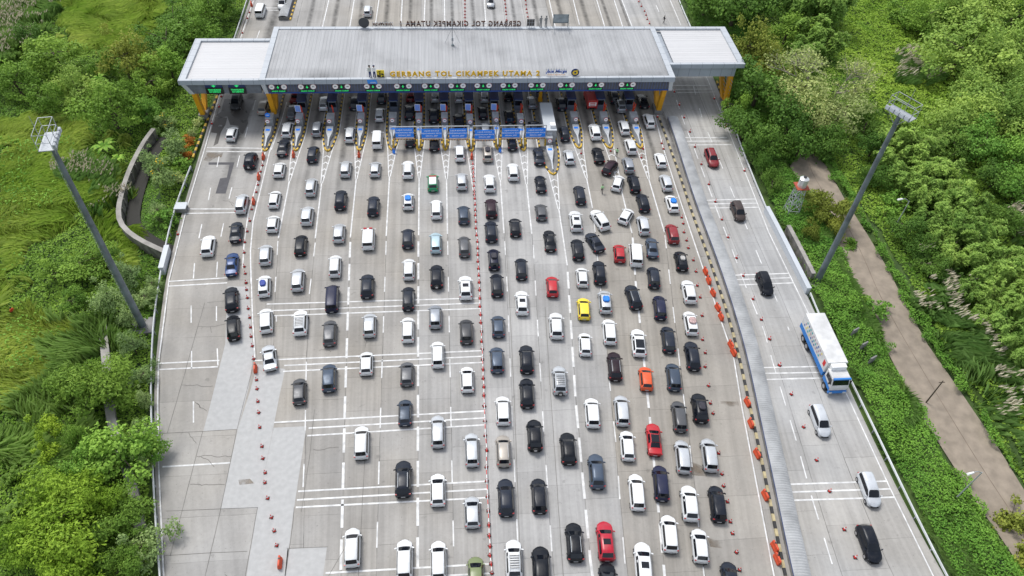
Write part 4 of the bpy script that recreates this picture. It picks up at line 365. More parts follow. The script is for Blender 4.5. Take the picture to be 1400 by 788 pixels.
def ground_z(x, y):
    x = np.asarray(x, float); y = np.asarray(y, float)
    dd = np.clip((side_dist(x, y)-1.0)/5.0, 0, 1)
    mound = .9*vnoise(x, y, 5.5, 1)+.5*vnoise(x, y, 2.3, 2)+.9*vnoise(x, y, 17, 3)
    z = -.45+dd*(mound-.55)
    dd2 = np.full(x.shape, 1e9)
    for px_, py_ in DRS: dd2 = np.minimum(dd2, (x-px_)**2+(y-py_)**2)
    k = np.clip((np.sqrt(dd2)-2.2)/3.5, 0, 1); z = z*k+(-1.25)*(1-k)
    z = np.where(GARDEN(x, y), np.minimum(z, -.55+.25*vnoise(x, y, 4, 9)-.6*(1-k)), z)
    t = track_mask(x, y, 1.6)
    return np.where(t, -.6, z)
def make_ground():
    xs = np.concatenate([[-3000, -900, -350], np.arange(-150, 190, 1.0), [420, 1000, 3000]])
    ys = np.concatenate([[-2500, -500, -100], np.arange(0, 230, 1.0), [400, 900, 3500]])
    X, Y = np.meshgrid(xs, ys); Zz = ground_z(X, Y); far = (np.abs(X) > 200) | (Y > 240) | (Y < -10); Zz = np.where(far, -.5, Zz)
    nx, ny = len(xs), len(ys); V = np.stack([X, Y, Zz], -1).reshape(-1, 3)
    i = np.arange(nx-1)[None, :]+nx*np.arange(ny-1)[:, None]; F = np.stack([i, i+1, i+nx+1, i+nx], -1).reshape(-1, 4)
    me = bpy.data.meshes.new('ground'); me.vertices.add(len(V)); me.vertices.foreach_set('co', V.astype(np.float32).reshape(-1))
    me.loops.add(F.size); me.loops.foreach_set('vertex_index', F.astype(np.int32).reshape(-1)); me.polygons.add(len(F)); me.polygons.foreach_set('loop_start', np.arange(0, F.size, 4, dtype=np.int32)); me.update(calc_edges=True)
    me.polygons.foreach_set('use_smooth', [True]*len(F))
    m = bpy.data.materials.new('soil_and_grass'); m.use_nodes = True; N = m.node_tree.nodes; L = m.node_tree.links; b = N['Principled BSDF']; b.inputs['Roughness'].default_value = .95
    tc = N.new('ShaderNodeTexCoord'); nz = N.new('ShaderNodeTexNoise'); nz.inputs['Scale'].default_value = .35; nz.inputs['Detail'].default_value = 8; L.new(tc.outputs['Object'], nz.inputs['Vector'])
    cr = N.new('ShaderNodeValToRGB'); e = cr.color_ramp.elements; e[0].position = .3; e[0].color = (.02, .045, .01, 1); e[1].position = .7; e[1].color = (.07, .12, .02, 1)
    L.new(nz.outputs[0], cr.inputs[0]); L.new(cr.outputs[0], b.inputs['Base Color']); me.materials.append(m)
    o = bpy.data.objects.new('ground', me); col.objects.link(o); tag(o, kind='structure')
make_ground()

# ------------------------------------------------------------------ paved surfaces
KERBL = smoothline(KERB, 2.5); WALLL = smoothline(WALL, 2.5)
def lane_lines():
    out = []
    for P in LANES:
        Q = sorted(P, key=lambda p: p[1]); ys = [p[1] for p in Q]; xs = [p[0] for p in Q]
        out.append((ys, xs))
    return out
LL = lane_lines()
def lane_x(i, y):
    ys, xs = LL[i]
    if y > 107: y2 = 107.0
    else: y2 = y
    return float(np.interp(y2, ys, xs))
def sheet(name, cols, ys, m, z=0.0, tone=None, skirt=True):
    """cols: list of (u, function y->x) from left to right."""
    me = bpy.data.meshes.new(name); V = []; UV = []; F = []; n = len(cols)
    for y in ys:
        for u, fx in cols: V.append((fx(y), y, z)); UV.append((u, y))
    for j in range(len(ys)-1):
        for i in range(n-1): a = j*n+i; F.append((a, a+1, a+n+1, a+n))
    if skirt:
        for i0 in (0, n-1):
            o = len(V)
            for j, y in enumerate(ys): V.append((cols[i0][1](y), y, z-.6)); UV.append((cols[i0][0], y))
            for j in range(len(ys)-1):
                a, b = j*n+i0, (j+1)*n+i0
                F.append((a, b, o+j+1, o+j) if i0 == 0 else (b, a, o+j, o+j+1))
    me.from_pydata(V, [], F); me.update()
    ul = me.uv_layers.new(name='UVMap')
    ul.data.foreach_set('uv', np.array([UV[l.vertex_index] for l in me.loops], np.float32).reshape(-1))
    a = me.attributes.new('tone', 'FLOAT', 'FACE')
    a.data.foreach_set('value', [1.0 if tone is None else tone(i % (n-1)) if i < (n-1)*(len(ys)-1) else 1.0 for i in range(len(F))])
    me.materials.append(m)
    o = bpy.data.objects.new(name, me); col.objects.link(o); tag(o, kind='structure'); return o
YS = list(np.arange(16, 185, 2.0))
cols = [(0.0, lambda y: x_at(ROADL, y))]
tones = {}
for i in range(len(LL)-1):
    for k in range(3):
        t = k/3
        def fx(y, i=i, t=t):
            a = lane_x(i, y) if i > 0 else max(lane_x(0, y), x_at(ROADL, y)+.3)
            b = lane_x(i+1, y)
            return a*(1-t)+b*t
        cols.append((1+i+t, fx)); tones[len(cols)-1] = i
cols.append((1+len(LL)-1, lambda y: lane_x(len(LL)-1, y) if y < 107 else x_at(KERBL, 107)-.6))
def rightmost(y): return x_at(WALLL, y) if y < 118 else x_at(WALLL, 118)-.2
cols.append((1.6+len(LL)-1, rightmost))
LT = [.97, .96, .95, .95, .93, .95, 1.0, 1.02, 1.1, 1.12, 1.08, 1.0, .9, .88, .9, .93, .9]
sheet('toll_plaza', cols, YS, CONC, 0.0, tone=lambda i: LT[tones.get(i, 0)] if i in tones else .95)
def capx(y): return (x_at(offset_line(WALLL, -2.0), y) if y < 113 else x_at(offset_line(WALLL, -2.0), 113))
WALLR = offset_line(WALLL, -2.0) if x_at(offset_line(WALLL, -2.0), 60) > x_at(WALLL, 60) else offset_line(WALLL, 2.0)
def capx(y): return x_at(WALLR, min(y, 113.0))
cr_cols = [(t*3.0, (lambda y, t=t: (rightmost(y)+.02)*(1-t)+x_at(ROADR, y)*t)) for t in np.linspace(0, 1, 10)]
sheet('through_carriageway', cr_cols, YS, CONC_R, 0.0)

def flat_poly(name, polys, m, z, sub=None):
    mb = MB()
    for P in polys: mb.add([(x, y, z) for x, y in P], [tuple(range(len(P)))])
    o = mb.build(name, m); tag(o, kind='structure')
    bm = bmesh.new(); bm.from_mesh(o.data); bmesh.ops.triangulate(bm, faces=bm.faces)
    for f in bm.faces:
        if f.normal.z < 0: f.normal_flip()
    bm.to_mesh(o.data); bm.free(); return o
LIGHTC = mat('new_concrete', (.415, .413, .405), .85, noise=(1.6, .13))
flat_poly('concrete_repair', PATCH_LIGHT, LIGHTC, .004)
flat_poly('asphalt_repair', PATCH_DARK, mat('asphalt', (.09, .088, .095), .9, noise=(1.5, .2)), .006)
def stain_mat(name, c, a, lo=.36, hi=.6):
    m = bpy.data.materials.new(name); m.use_nodes = True; N = m.node_tree.nodes; L = m.node_tree.links; b = N['Principled BSDF']; b.inputs['Base Color'].default_value = (*c, 1); b.inputs['Roughness'].default_value = .5
    tc = N.new('ShaderNodeTexCoord'); nz = N.new('ShaderNodeTexNoise'); nz.inputs['Scale'].default_value = .6; nz.inputs['Detail'].default_value = 7; L.new(tc.outputs['Object'], nz.inputs['Vector'])
    mr = N.new('ShaderNodeMapRange'); L.new(nz.outputs[0], mr.inputs[0]); mr.inputs[1].default_value = lo; mr.inputs[2].default_value = hi; mr.inputs[3].default_value = 0; mr.inputs[4].default_value = a
    L.new(mr.outputs[0], b.inputs['Alpha']); return m
flat_poly('wet_patch', WET, stain_mat('wet_concrete', (.085, .078, .072), .9, .3, .42), .008)
flat_poly('road_stain', STAINS, stain_mat('dusty_stain', (.16, .125, .09), .7), .008)
def ribbon(mb, P, w, z, mi=0):
    P = [Vector(p) for p in P]; L_, R_ = [], []
    for i in range(len(P)):
        if i == 0: n = (P[1]-P[0]).normalized()
        elif i == len(P)-1: n = (P[-1]-P[-2]).normalized()
        else:
            a = (P[i]-P[i-1]).normalized(); b = (P[i+1]-P[i]).normalized(); n = (a+b); n = n.normalized() if n.length > 1e-6 else a
        s = Vector((-n.y, n.x)); k = 1.0
        if 0 < i < len(P)-1: k = min(2.0, 1/max(.5, abs(n.dot((P[i]-P[i-1]).normalized()))))
        L_.append(P[i]+s*w/2*k); R_.append(P[i]-s*w/2*k)
    n = len(P); vs = [(p.x, p.y, z) for p in L_]+[(p.x, p.y, z) for p in R_]
    mb.add(vs, [(n+i, n+i+1, i+1, i) for i in range(n-1)], mi)
mb = MB(); zz = [.010, .0125, .015]
for k, (wd, P) in enumerate(MARKS):
    P = [p for i, p in enumerate(P) if i == 0 or math.dist(p, P[i-1]) > .02]
    if len(P) > 1: ribbon(mb, P, wd, .010+.0006*(k % 9))
tag(mb.build('road_marking', M['mark']), kind='structure')
mb = MB(); cr = random.Random(3)
for P in CRACKS:
    Q = resample(P, .35); Q = [(x+cr.uniform(-.08, .08), y+cr.uniform(-.08, .08)) for x, y in Q]; ribbon(mb, Q, .05, .0165)
tag(mb.build('road_crack', mat('crack_dirt', (.13, .12, .11), .95)), kind='structure')
mb = MB()
mb = MB()
for P in JOINTS: ribbon(mb, [(x+cr.uniform(-.02, .02), y) for x, y in resample(P, 1.5)], .05, .0172)
tag(mb.build('slab_joint', mat('joint_dirt', (.19, .18, .165), .95, noise=(.4, .4))), kind='structure')
flat_poly('dirt_track', TRACK, mat('track_surface', (.30, .25, .195), .95, noise=(.8, .28)), -.40)
_tw = [(.5*(a[0]+b[0]), .5*(a[1]+b[1])) for a, b in zip(TR[:13], TR[:13:-1])]
mb = MB(); ribbon(mb, smoothline(_tw, 2), .1, -.392)
tag(mb.build('track_rut', mat('rut_soil', (.23, .18, .135), .95, noise=(.6, .4))), kind='structure')

# ------------------------------------------------------------------ kerbs, median, rails
def striped_kerb(name, P, label, w=.32, h=.24, seg=.9, cat='kerb'):
    Q = resample(P, seg); mb = MB()
    for i, (a, b) in enumerate(zip(Q[:-1], Q[1:])):
        t = (Vector(b)-Vector(a)).normalized()*.004
        mb.bar((a[0]+t.x, a[1]+t.y, h/2), (b[0]-t.x, b[1]-t.y, h/2), w, h, i % 2)
    return tag(mb.build(name, [M['kyellow'], M['kblack']]), label, cat)
M['kcream'] = mat('kerb_cream', (.5, .42, .24), .8, noise=(1.2, .4))
k = striped_kerb('median_kerb', KERBL, 'long kerb with faded black and cream stripes along the median wall'); k.data.materials[0] = M['kcream']
striped_kerb('roadside_kerb', KERB_L, 'yellow and black kerb beside the shrubs left of the gate')
striped_kerb('roadside_kerb', KERB_RG, 'yellow and black kerb at the foot of the far right yellow column')
striped_kerb('roadside_kerb', KERB_TOPL, 'short yellow and black kerb beyond the gate roof on the left')
def median(P, width, side, label):
    Q = resample(P, 1.2); L0 = Q; L1 = offset_line(Q, side*width)
    root = empty('median_barrier', (Q[0][0], Q[0][1], 0)); tag(root, label, 'barrier'); ox, oy = Q[0]
    mb = MB()
    for i in range(len(Q)-1):
        a, b, c, d_ = L0[i], L0[i+1], L1[i+1], L1[i]
        vs = [(p[0]-ox, p[1]-oy, z) for z in (0.0, .78) for p in (a, b, c, d_)]
        mb.add(vs, [(0, 1, 5, 4), (2, 3, 7, 6), (4, 5, 6, 7)]+([(3, 0, 4, 7)] if i == 0 else [])+([(1, 2, 6, 5)] if i == len(Q)-2 else []))
    mb.build('wall', M['wallc'], root)
    mb = MB(); fine = resample(P, .16); f1 = offset_line(fine, side*width); n = 9; vs = []
    for i, (a, b) in enumerate(zip(fine, f1)):
        rip = .045 if i % 2 else 0.0
        for k in range(n):
            t = k/(n-1); vs.append((a[0]+(b[0]-a[0])*t-ox, a[1]+(b[1]-a[1])*t-oy, .80+(.24+rip)*math.sin(math.pi*t)**.8+rip*.4))
    mb.add(vs, [(i*n+k, i*n+k+1, (i+1)*n+k+1, (i+1)*n+k) for i in range(len(fine)-1) for k in range(n-1)])
    mb.build('corrugated_cover', mat('corrugated_sheet', (.385, .392, .395), .75, .0, noise=(.5, .35)), root)
    mb = MB(); e = [(x-ox, y-oy, .82) for x, y in offset_line(resample(P, 2.4), -side*.03)]
    mb.path(e, .045, 5); mb.build('edge_rail', mat('edge_rail_blue', (.03, .05, .13), .5), root)
    return root
median(WALLL, 2.0, -1.0 if WALLR[0][0] < offset_line(WALLL, 2.0)[0][0] else 1.0, 'long median wall capped with rounded grey corrugated sheet') if False else None
_s = 1.0 if x_at(offset_line(WALLL, 2.0), 60) > x_at(WALLL, 60) else -1.0
median(WALLL, 1.9, _s, 'long median wall capped with rounded grey corrugated sheet')
P = offset_line(KERB_TOPL, -.5); P2 = offset_line(KERB_TOPL, .5)
_p = P if P[0][0] < P2[0][0] else P2
_s2 = 1.0 if offset_line(_p, 1.9)[0][0] < _p[0][0] else -1.0
median(_p, 1.9, _s2, 'short corrugated median beyond the gate roof on the left')

def guardrail(P, label, h=.72):
    Q = smoothline(P, 2.0); ox, oy = Q[0]; root = empty('guardrail', (ox, oy, 0)); tag(root, label, 'guardrail')
    mb = MB()
    for z, r in ((h, .09), (h-.17, .09)):
        mb.path([(x-ox, y-oy, z) for x, y in Q], r, 6)
    mb.build('rail', M['rail'], root)
    for (x, y) in resample(P, 4.0):
        MB().bar((x-ox+.05, y-oy, -.5), (x-ox+.05, y-oy, h), .12, .12).build('post', M['steel'], root)
    return root
guardrail(RAIL_L, 'long white guardrail along the left edge of the plaza')
guardrail(RAIL_LT, 'white guardrail beyond the gate roof on the far left')
guardrail(RAIL_R, 'white guardrail between the right wing of the gate and the grey panel wall')
guardrail(RAIL_R2, 'long white guardrail along the right road past the truck')
guardrail(RAIL_RT, 'white guardrail beyond the gate roof on the far right')
def wall_ribbon(name, P, label, w, z0, z1, m, cat='wall', bays=0, step=2.0, cap=None):
    Q = smoothline(P, step); ox, oy = Q[0]; A = offset_line(Q, -w/2); B = offset_line(Q, w/2); n = len(Q)
    root = empty(name, (ox, oy, 0)); tag(root, label, cat)
    mb = MB(); vs = [(x-ox, y-oy, z) for z in (z0, z1-.12) for L_ in (A, B) for x, y in L_]
    fs = []
    for i in range(n-1):
        fs += [(i, i+1, 2*n+i+1, 2*n+i), (n+i+1, n+i, 3*n+i, 3*n+i+1)]
    fs += [(n, 0, 2*n, 3*n), (n-1, 2*n-1, 4*n-1, 3*n-1)]
    mb.add(vs, fs); mb.build('wall_face', m, root)
    A2 = offset_line(Q, -w/2-.06); B2 = offset_line(Q, w/2+.06)
    mb = MB(); vs = [(x-ox, y-oy, z) for z in (z1-.12, z1) for L_ in (A2, B2) for x, y in L_]; fs = []
    for i in range(n-1):
        fs += [(i, i+1, 2*n+i+1, 2*n+i), (n+i+1, n+i, 3*n+i, 3*n+i+1), (2*n+i, 2*n+i+1, 3*n+i+1, 3*n+i), (n+i, n+i+1, i+1, i)]
    fs += [(n, 0, 2*n, 3*n), (n-1, 2*n-1, 4*n-1, 3*n-1)]
    mb.add(vs, fs); mb.build('coping', cap or M['wallcap'], root)
    if bays:
        for i, (a, b) in enumerate(zip(resample(P, bays)[:-1], resample(P, bays)[1:])):
            mb = MB(); c = Vector(((a[0]+b[0])/2-ox, (a[1]+b[1])/2-oy)); t = (Vector(b)-Vector(a)).normalized(); s = Vector((t.y, -t.x))
            mb.bar((*(c+s*(w/2+.1)*bside), z0+.2), (*(c+s*(w/2+.1)*bside), z1-.15), .3, .2); mb.build('buttress', m, root)
    return root
bside = 1
_dm = offset_line(DRS, 1.6); DSIDE = 1 if GARDEN(np.array([p[0] for p in _dm]), np.array([p[1] for p in _dm])).mean() > .5 else -1
M['wallcap'] = mat('coping_concrete', (.36, .34, .31), .9, noise=(.7, .35))
wall_ribbon('drain_wall', DRAIN, 'curved grey concrete drain wall around the shrubs on the left', .62, -2.0, .95, M['dwall'], bays=2.2)
wall_ribbon('drain_wall', DRAIN2, 'grey concrete drain wall half hidden under trees at lower left', .9, -1.5, 1.15, M['dwall'])
wall_ribbon('retaining_wall', DRAIN_R, 'dark weathered concrete wall beside the right light mast', .5, -1.0, 1.6, M['dwall'], bays=1.1)
wall_ribbon('panel_wall', PANEL_R, 'long smooth grey panel wall on the right road edge', .6, -.3, 1.25, M['panel'], cap=M['panel'])
wall_ribbon('panel_wall', PANEL_L, 'short white panel wall on the left edge by the curved drain wall', .6, -.3, 1.2, M['panel'], step=1.0, cap=M['panel'])
# channel floor as one flat, very dark strip inside the curved drain wall
mb = MB(); ribbon(mb, offset_line(smoothline(DRAIN, 2), DSIDE*1.6), 2.0, -.75); tag(mb.build('drain_channel', mat('channel_dark', (.017, .016, .012), .8)), kind='structure')

# ------------------------------------------------------------------ toll gate
X0, X1, YF, YB, ZT = -31.8, 41.0, 114.8, 133.3, 9.0
gate = empty('toll_gate', (0, 0, 0)); tag(gate, 'wide toll gate canopy with grey corrugated roof and white wings over all lanes', 'toll gate')
def corr_mat(name, base, axis, pitch, dirt=0.4, stain=True):
    m = bpy.data.materials.new(name); m.use_nodes = True; N = m.node_tree.nodes; L = m.node_tree.links; b = N['Principled BSDF']; b.inputs['Roughness'].default_value = .55
    tc = N.new('ShaderNodeTexCoord'); sp = N.new('ShaderNodeSeparateXYZ'); L.new(tc.outputs['Object'], sp.inputs[0])
    def mr(x, a, bb, c, d):
        n = N.new('ShaderNodeMapRange'); L.new(x, n.inputs[0]); n.inputs[1].default_value = a; n.inputs[2].default_value = bb; n.inputs[3].default_value = c; n.inputs[4].default_value = d; return n.outputs[0]
    def mul(a, bb):
        n = N.new('ShaderNodeMath'); n.operation = 'MULTIPLY'; L.new(a, n.inputs[0]); L.new(bb, n.inputs[1]); return n.outputs[0]
    mp = N.new('ShaderNodeMapping'); L.new(tc.outputs['Object'], mp.inputs[0]); mp.inputs['Scale'].default_value = (1.6, .045, 1) if axis == 'x' else (.045, 1.6, 1)
    n1 = N.new('ShaderNodeTexNoise'); n1.inputs['Scale'].default_value = 1.0; n1.inputs['Detail'].default_value = 5; L.new(mp.outputs[0], n1.inputs['Vector'])
    n2 = N.new('ShaderNodeTexNoise'); n2.inputs['Scale'].default_value = .13; n2.inputs['Detail'].default_value = 7; n2.inputs['Roughness'].default_value = .62; L.new(tc.outputs['Object'], n2.inputs['Vector'])
    fac = mul(mr(n1.outputs[0], .35, .65, 1-dirt*.35, 1.03), mr(n2.outputs[0], .5, .72, 1.0, 1-dirt*.55) if stain else mr(n2.outputs[0], .4, .7, 1.0, .95))
    if stain:                                           # black mould just behind the letters along the front gutter
        edge = mr(sp.outputs[1], YF+.8, YF+4.5, 1, 0); n3 = N.new('ShaderNodeTexNoise'); n3.inputs['Scale'].default_value = .35; n3.inputs['Detail'].default_value = 6; L.new(mp.outputs[0], n3.inputs['Vector'])
        n4 = N.new('ShaderNodeTexNoise'); n4.inputs['Scale'].default_value = .12; n4.inputs['Detail'].default_value = 5; L.new(tc.outputs['Object'], n4.inputs['Vector'])
        k = mul(mul(edge, mr(n4.outputs[0], .42, .6, 0, 1)), mr(n1.outputs[0], .3, .65, .25, .75)); s = N.new('ShaderNodeMath'); s.operation = 'SUBTRACT'; s.inputs[0].default_value = 1; L.new(k, s.inputs[1]); fac = mul(fac, s.outputs[0])
    sc = N.new('ShaderNodeVectorMath'); sc.operation = 'SCALE'; sc.inputs[0].default_value = base; L.new(fac, sc.inputs['Scale']); L.new(sc.outputs[0], b.inputs['Base Color'])
    return m
def corrugated(name, x0, y0, x1, y1, z0, z1, along, pitch, amp, m, parent):
    """trapezoid sheet; ribs run along y ('y') or along x ('x')."""
    mb = MB()
    if along == 'y':
        xs = []; x = x0; k = 0
        while x < x1-.01: xs += [(x, 0), (x+pitch*.62, 0), (x+pitch*.7, amp), (x+pitch*.92, amp)]; x += pitch
        xs = [(min(a, x1), h) for a, h in xs]+[(x1, 0)]; n = len(xs)
        vs = [(a, y, z+h) for y, z in ((y0, z0), (y1, z1)) for a, h in xs]
    else:
        xs = []; y = y0
        while y < y1-.01: xs += [(y, 0), (y+pitch*.62, 0), (y+pitch*.7, amp), (y+pitch*.92, amp)]; y += pitch
        xs = [(min(a, y1), h) for a, h in xs]+[(y1, 0)]; n = len(xs)
        vs = [(x, a, z+h) for x, z in ((x1, z1), (x0, z0)) for a, h in xs]
    mb.add(vs, [(i, i+1, n+i+1, n+i) for i in range(n-1)]); return mb.build(name, m, parent)
def panel_mat(name, base, pitch):
    m = mat(name, base, .5); N = m.node_tree.nodes; L = m.node_tree.links; b = N['Principled BSDF']
    tc = N.new('ShaderNodeTexCoord'); sp = N.new('ShaderNodeSeparateXYZ'); L.new(tc.outputs['Object'], sp.inputs[0])
    def fr(o):
        a = N.new('ShaderNodeMath'); a.operation = 'DIVIDE'; L.new(o, a.inputs[0]); a.inputs[1].default_value = pitch
        f = N.new('ShaderNodeMath'); f.operation = 'FRACT'; L.new(a.outputs[0], f.inputs[0]); l = N.new('ShaderNodeMath'); l.operation = 'LESS_THAN'; L.new(f.outputs[0], l.inputs[0]); l.inputs[1].default_value = .035; return l.outputs[0]
    a = fr(sp.outputs[0]); c = fr(sp.outputs[1]); ge = N.new('ShaderNodeNewGeometry'); sn = N.new('ShaderNodeSeparateXYZ'); L.new(ge.outputs['Normal'], sn.inputs[0])
    mxx = N.new('ShaderNodeMath'); mxx.operation = 'MAXIMUM'; L.new(a, mxx.inputs[0]); L.new(c, mxx.inputs[1])
    nz = N.new('ShaderNodeTexNoise'); nz.inputs['Scale'].default_value = .4; nz.inputs['Detail'].default_value = 5; L.new(tc.outputs['Object'], nz.inputs['Vector'])
    mr = N.new('ShaderNodeMapRange'); L.new(nz.outputs[0], mr.inputs[0]); mr.inputs[3].default_value = .85; mr.inputs[4].default_value = 1.08
    sc = N.new('ShaderNodeVectorMath'); sc.operation = 'SCALE'; sc.inputs[0].default_value = base; L.new(mr.outputs[0], sc.inputs['Scale'])
    mix = N.new('ShaderNodeMix'); mix.data_type = 'RGBA'; L.new(mxx.outputs[0], mix.inputs[0]); L.new(sc.outputs[0], mix.inputs[6]); mix.inputs[7].default_value = (base[0]*.45, base[1]*.46, base[2]*.48, 1)
    L.new(mix.outputs[2], b.inputs['Base Color']); return m
CLAD = panel_mat('roof_cladding', (.41, .435, .46), 2.05)
CLADF = panel_mat('fascia_cladding', (.36, .40, .45), 2.05)
ROOFG = corr_mat('grey_roof_sheet', (.335, .338, .342), 'x', .6, .44)
ROOFW = corr_mat('white_roof_sheet', (.50, .497, .497), 'y', .8, .12, stain=False)
# main roof
corrugated('roof_sheet', X0+.95, YF+.62, X1-.95, YB-.9, ZT-.28, ZT-.16, 'y', .62, .03, ROOFG, gate)
mb = MB()
mb.box(X0, YF+.003, ZT-.6, X0+.95, YB, ZT); mb.box(X1-.95, YF+.003, ZT-.6, X1, YB, ZT)
mb.box(X0+.953, YF+.003, ZT-.6, X1-.953, YF+.6, ZT-.003); mb.box(X0+.953, YB-.9, ZT-.6, X1-.953, YB, ZT-.003)
mb.build('parapet', CLAD, gate)
mb = MB(); mb.box(X0-.05, YF-.06, 8.12, X1+.05, YF, ZT+.02); mb.build('front_fascia', CLADF, gate)
mb = MB(); mb.box(X0-.05, YF+.003, 8.12, X0-.002, YB, ZT-.61); mb.build('side_fascia', CLADF, gate); mb = MB(); mb.box(X1+.002, YF+.003, 8.12, X1+.05, YB, ZT-.61); mb.build('side_fascia', CLADF, gate)
mb = MB(); mb.box(X0+.2, YF+.55, 6.12, X1-.3, YF+.7, 8.12); mb.build('sign_band', None or mat('band_mesh', (.09, .10, .13), .5, noise=(1.2, .3)), gate)
mb = MB()
x = X0+.3
while x < X1-.4: mb.box(x, YF+.5, 6.3, x+.05, YF+.549, 8.05); x += .52
mb.build('band_slat', mat('band_slat', (.1, .15, .33), .5), gate)
mb = MB(); mb.box(X0+.2, YF+.47, 6.02, X1-.3, YF+.548, 6.26); mb.build('blue_trim', mat('trim_blue', (.015, .06, .25), .5), gate)
mb = MB(); mb.box(X0+.3, YF+.7, 6.1, X1-.3, YB-.4, 6.3); mb.build('soffit', mat('soffit_grey', (.3, .3, .3), .8), gate)
for x in (X0+.1, X1-.9):
  mb = MB(); mb.add([(x, YF+.05, 8.12), (x+.75, YF+.05, 8.12), (x+.95, YF+.45, 6.02), (x+.3, YF+.45, 6.02), (x, YF+1.2, 8.12), (x+.75, YF+1.2, 8.12), (x+.95, YF+1.2, 6.02), (x+.3, YF+1.2, 6.02)], [(0, 3, 2, 1), (4, 5, 6, 7), (0, 4, 7, 3), (1, 2, 6, 5), (3, 7, 6, 2), (0, 1, 5, 4)])
  mb.build('end_bracket', M['panel'], gate)
mb = MB(); mb.box(X0+.3, YB-.4, 6.3, X1-.3, YB-.2, ZT-.61); mb.build('back_fascia', CLADF, gate)
def wing(x0, x1, y0, y1, front_light):
    z = ZT-.05
    corrugated('wing_roof_sheet', x0+.95, y0+.62, x1-.95 if x1 > 0 else x1, y1-.8, z-.35, z-.35, 'x', .8, .03, ROOFW, gate)
    mb = MB(); mb.box(x0, y0, z-.5, x1, y0+.6, z); mb.box(x0, y1-.8, z-.5, x1, y1, z)
    if x1 < 0: mb.box(x0, y0+.603, z-.5, x0+1.1, y1-.803, z-.003)
    else: mb.box(x1-1.1, y0+.603, z-.5, x1, y1-.803, z-.003)
    mb.build('wing_parapet', CLAD, gate)
    mb = MB(); mb.box(x0, y0-.06, 8.12, x1, y0-.002, z+.01)
    if x1 < 0: mb.box(x0-.06, y0-.06, 8.12, x0-.002, y1, z-.01)
    else: mb.box(x1+.002, y0-.06, 8.12, x1+.06, y1, z-.01)
    mb.build('wing_fascia', CLADF, gate)
    mb = MB(); mb.box(x0+.9 if x1 < 0 else x0, y0+.5, 6.1, x1 if x1 < 0 else x1-1.2, y1-.5, 8.12); mb.build('wing_band', CLADF if front_light else mat('wing_mesh', (.16, .18, .21), .5, noise=(1.2, .3)), gate)
wing(-45.2, X0-.08, YF, 129.0, False)
wing(X1+.08, 55.2, 119.3, YB, True)
mb = MB(); x = -45.0; mb.add([(x, YF+.05, 8.1), (x+.8, YF+.05, 8.1), (x+1.7, YF+.45, 6.02), (x+.95, YF+.45, 6.02), (x, YF+1.2, 8.1), (x+.8, YF+1.2, 8.1), (x+1.7, YF+1.2, 6.02), (x+.95, YF+1.2, 6.02)], [(0, 3, 2, 1), (4, 5, 6, 7), (0, 4, 7, 3), (1, 2, 6, 5), (3, 7, 6, 2), (0, 1, 5, 4)])
mb.build('end_bracket', M['panel'], gate)
def v_column(x, y=117.2, ytop0=115.6, ytop1=123.5, grid=False):
    mb = MB(); mb.bar((x, y, .2), (x, ytop0+.5, 6.1), .95, .8, up=(1, 0, 0)); mb.bar((x, y+.9, .2), (x, ytop1, 6.1), .95, .75, up=(1, 0, 0)); mb.build('column', M['ycol'], gate)
    mb = MB(); mb.box(x-.75, y-.7, 0, x+.75, y+1.9, .9); mb.build('column_plinth', M['wallc'], gate)
    if grid:
        mb = MB()
        for k in range(7): z = 1.6+k*.65; mb.box(x-.03, y+.2-(z/6.1)*.8, z, x+.03, y+.9+(z/6.1)*5.2, z+.08)
        for k in range(1, 5): mb.bar((x, y+.4+k*.1, 1.2+k*.5), (x, y-.3+k*1.35, 6.0), .06, .06)
        mb.build('column_grille', M['boothgrey'], gate)
v_column(-43.6); v_column(-31.0); v_column(39.9); v_column(53.5, 119.0, 119.8, 127.5, True)
for i, (x, y, wd) in enumerate(ISLANDS[1:], 1):
    mb = MB(); mb.box(x-.28, 121.0, .22, x+.28, 121.6, 5.9); mb.box(x-.4, 120.9, .2, x+.4, 121.7, .7); mb.box(x-.45, 120.8, 5.85, x+.45, 121.8, 6.1)
    mb.build('inner_column', M['ycol'], gate)
# lattice antenna on the roof ridge
ant = empty('roof_antenna', (1.5, 126.5, ZT-.2)); tag(ant, 'thin grey antenna mast with stays on the corrugated roof', 'antenna')
mb = MB(); mb.tube((0, 0, 0), (0, 0, 5.5), .06, .04, 6); mb.box(-.25, -.25, 0, .25, .25, .2); mb.build('mast', M['pole'], ant)
mb = MB()
for a in (30, 150, 270): mb.tube((0, 0, 3.6), (1.6*math.cos(R(a)), 1.6*math.sin(R(a)), .05), .025, .025, 4)
mb.build('stay', M['pole'], ant)
mb = MB(); mb.box(-.18, -.18, 1.0, .18, .18, 1.6); mb.build('junction_box', M['steel'], ant)

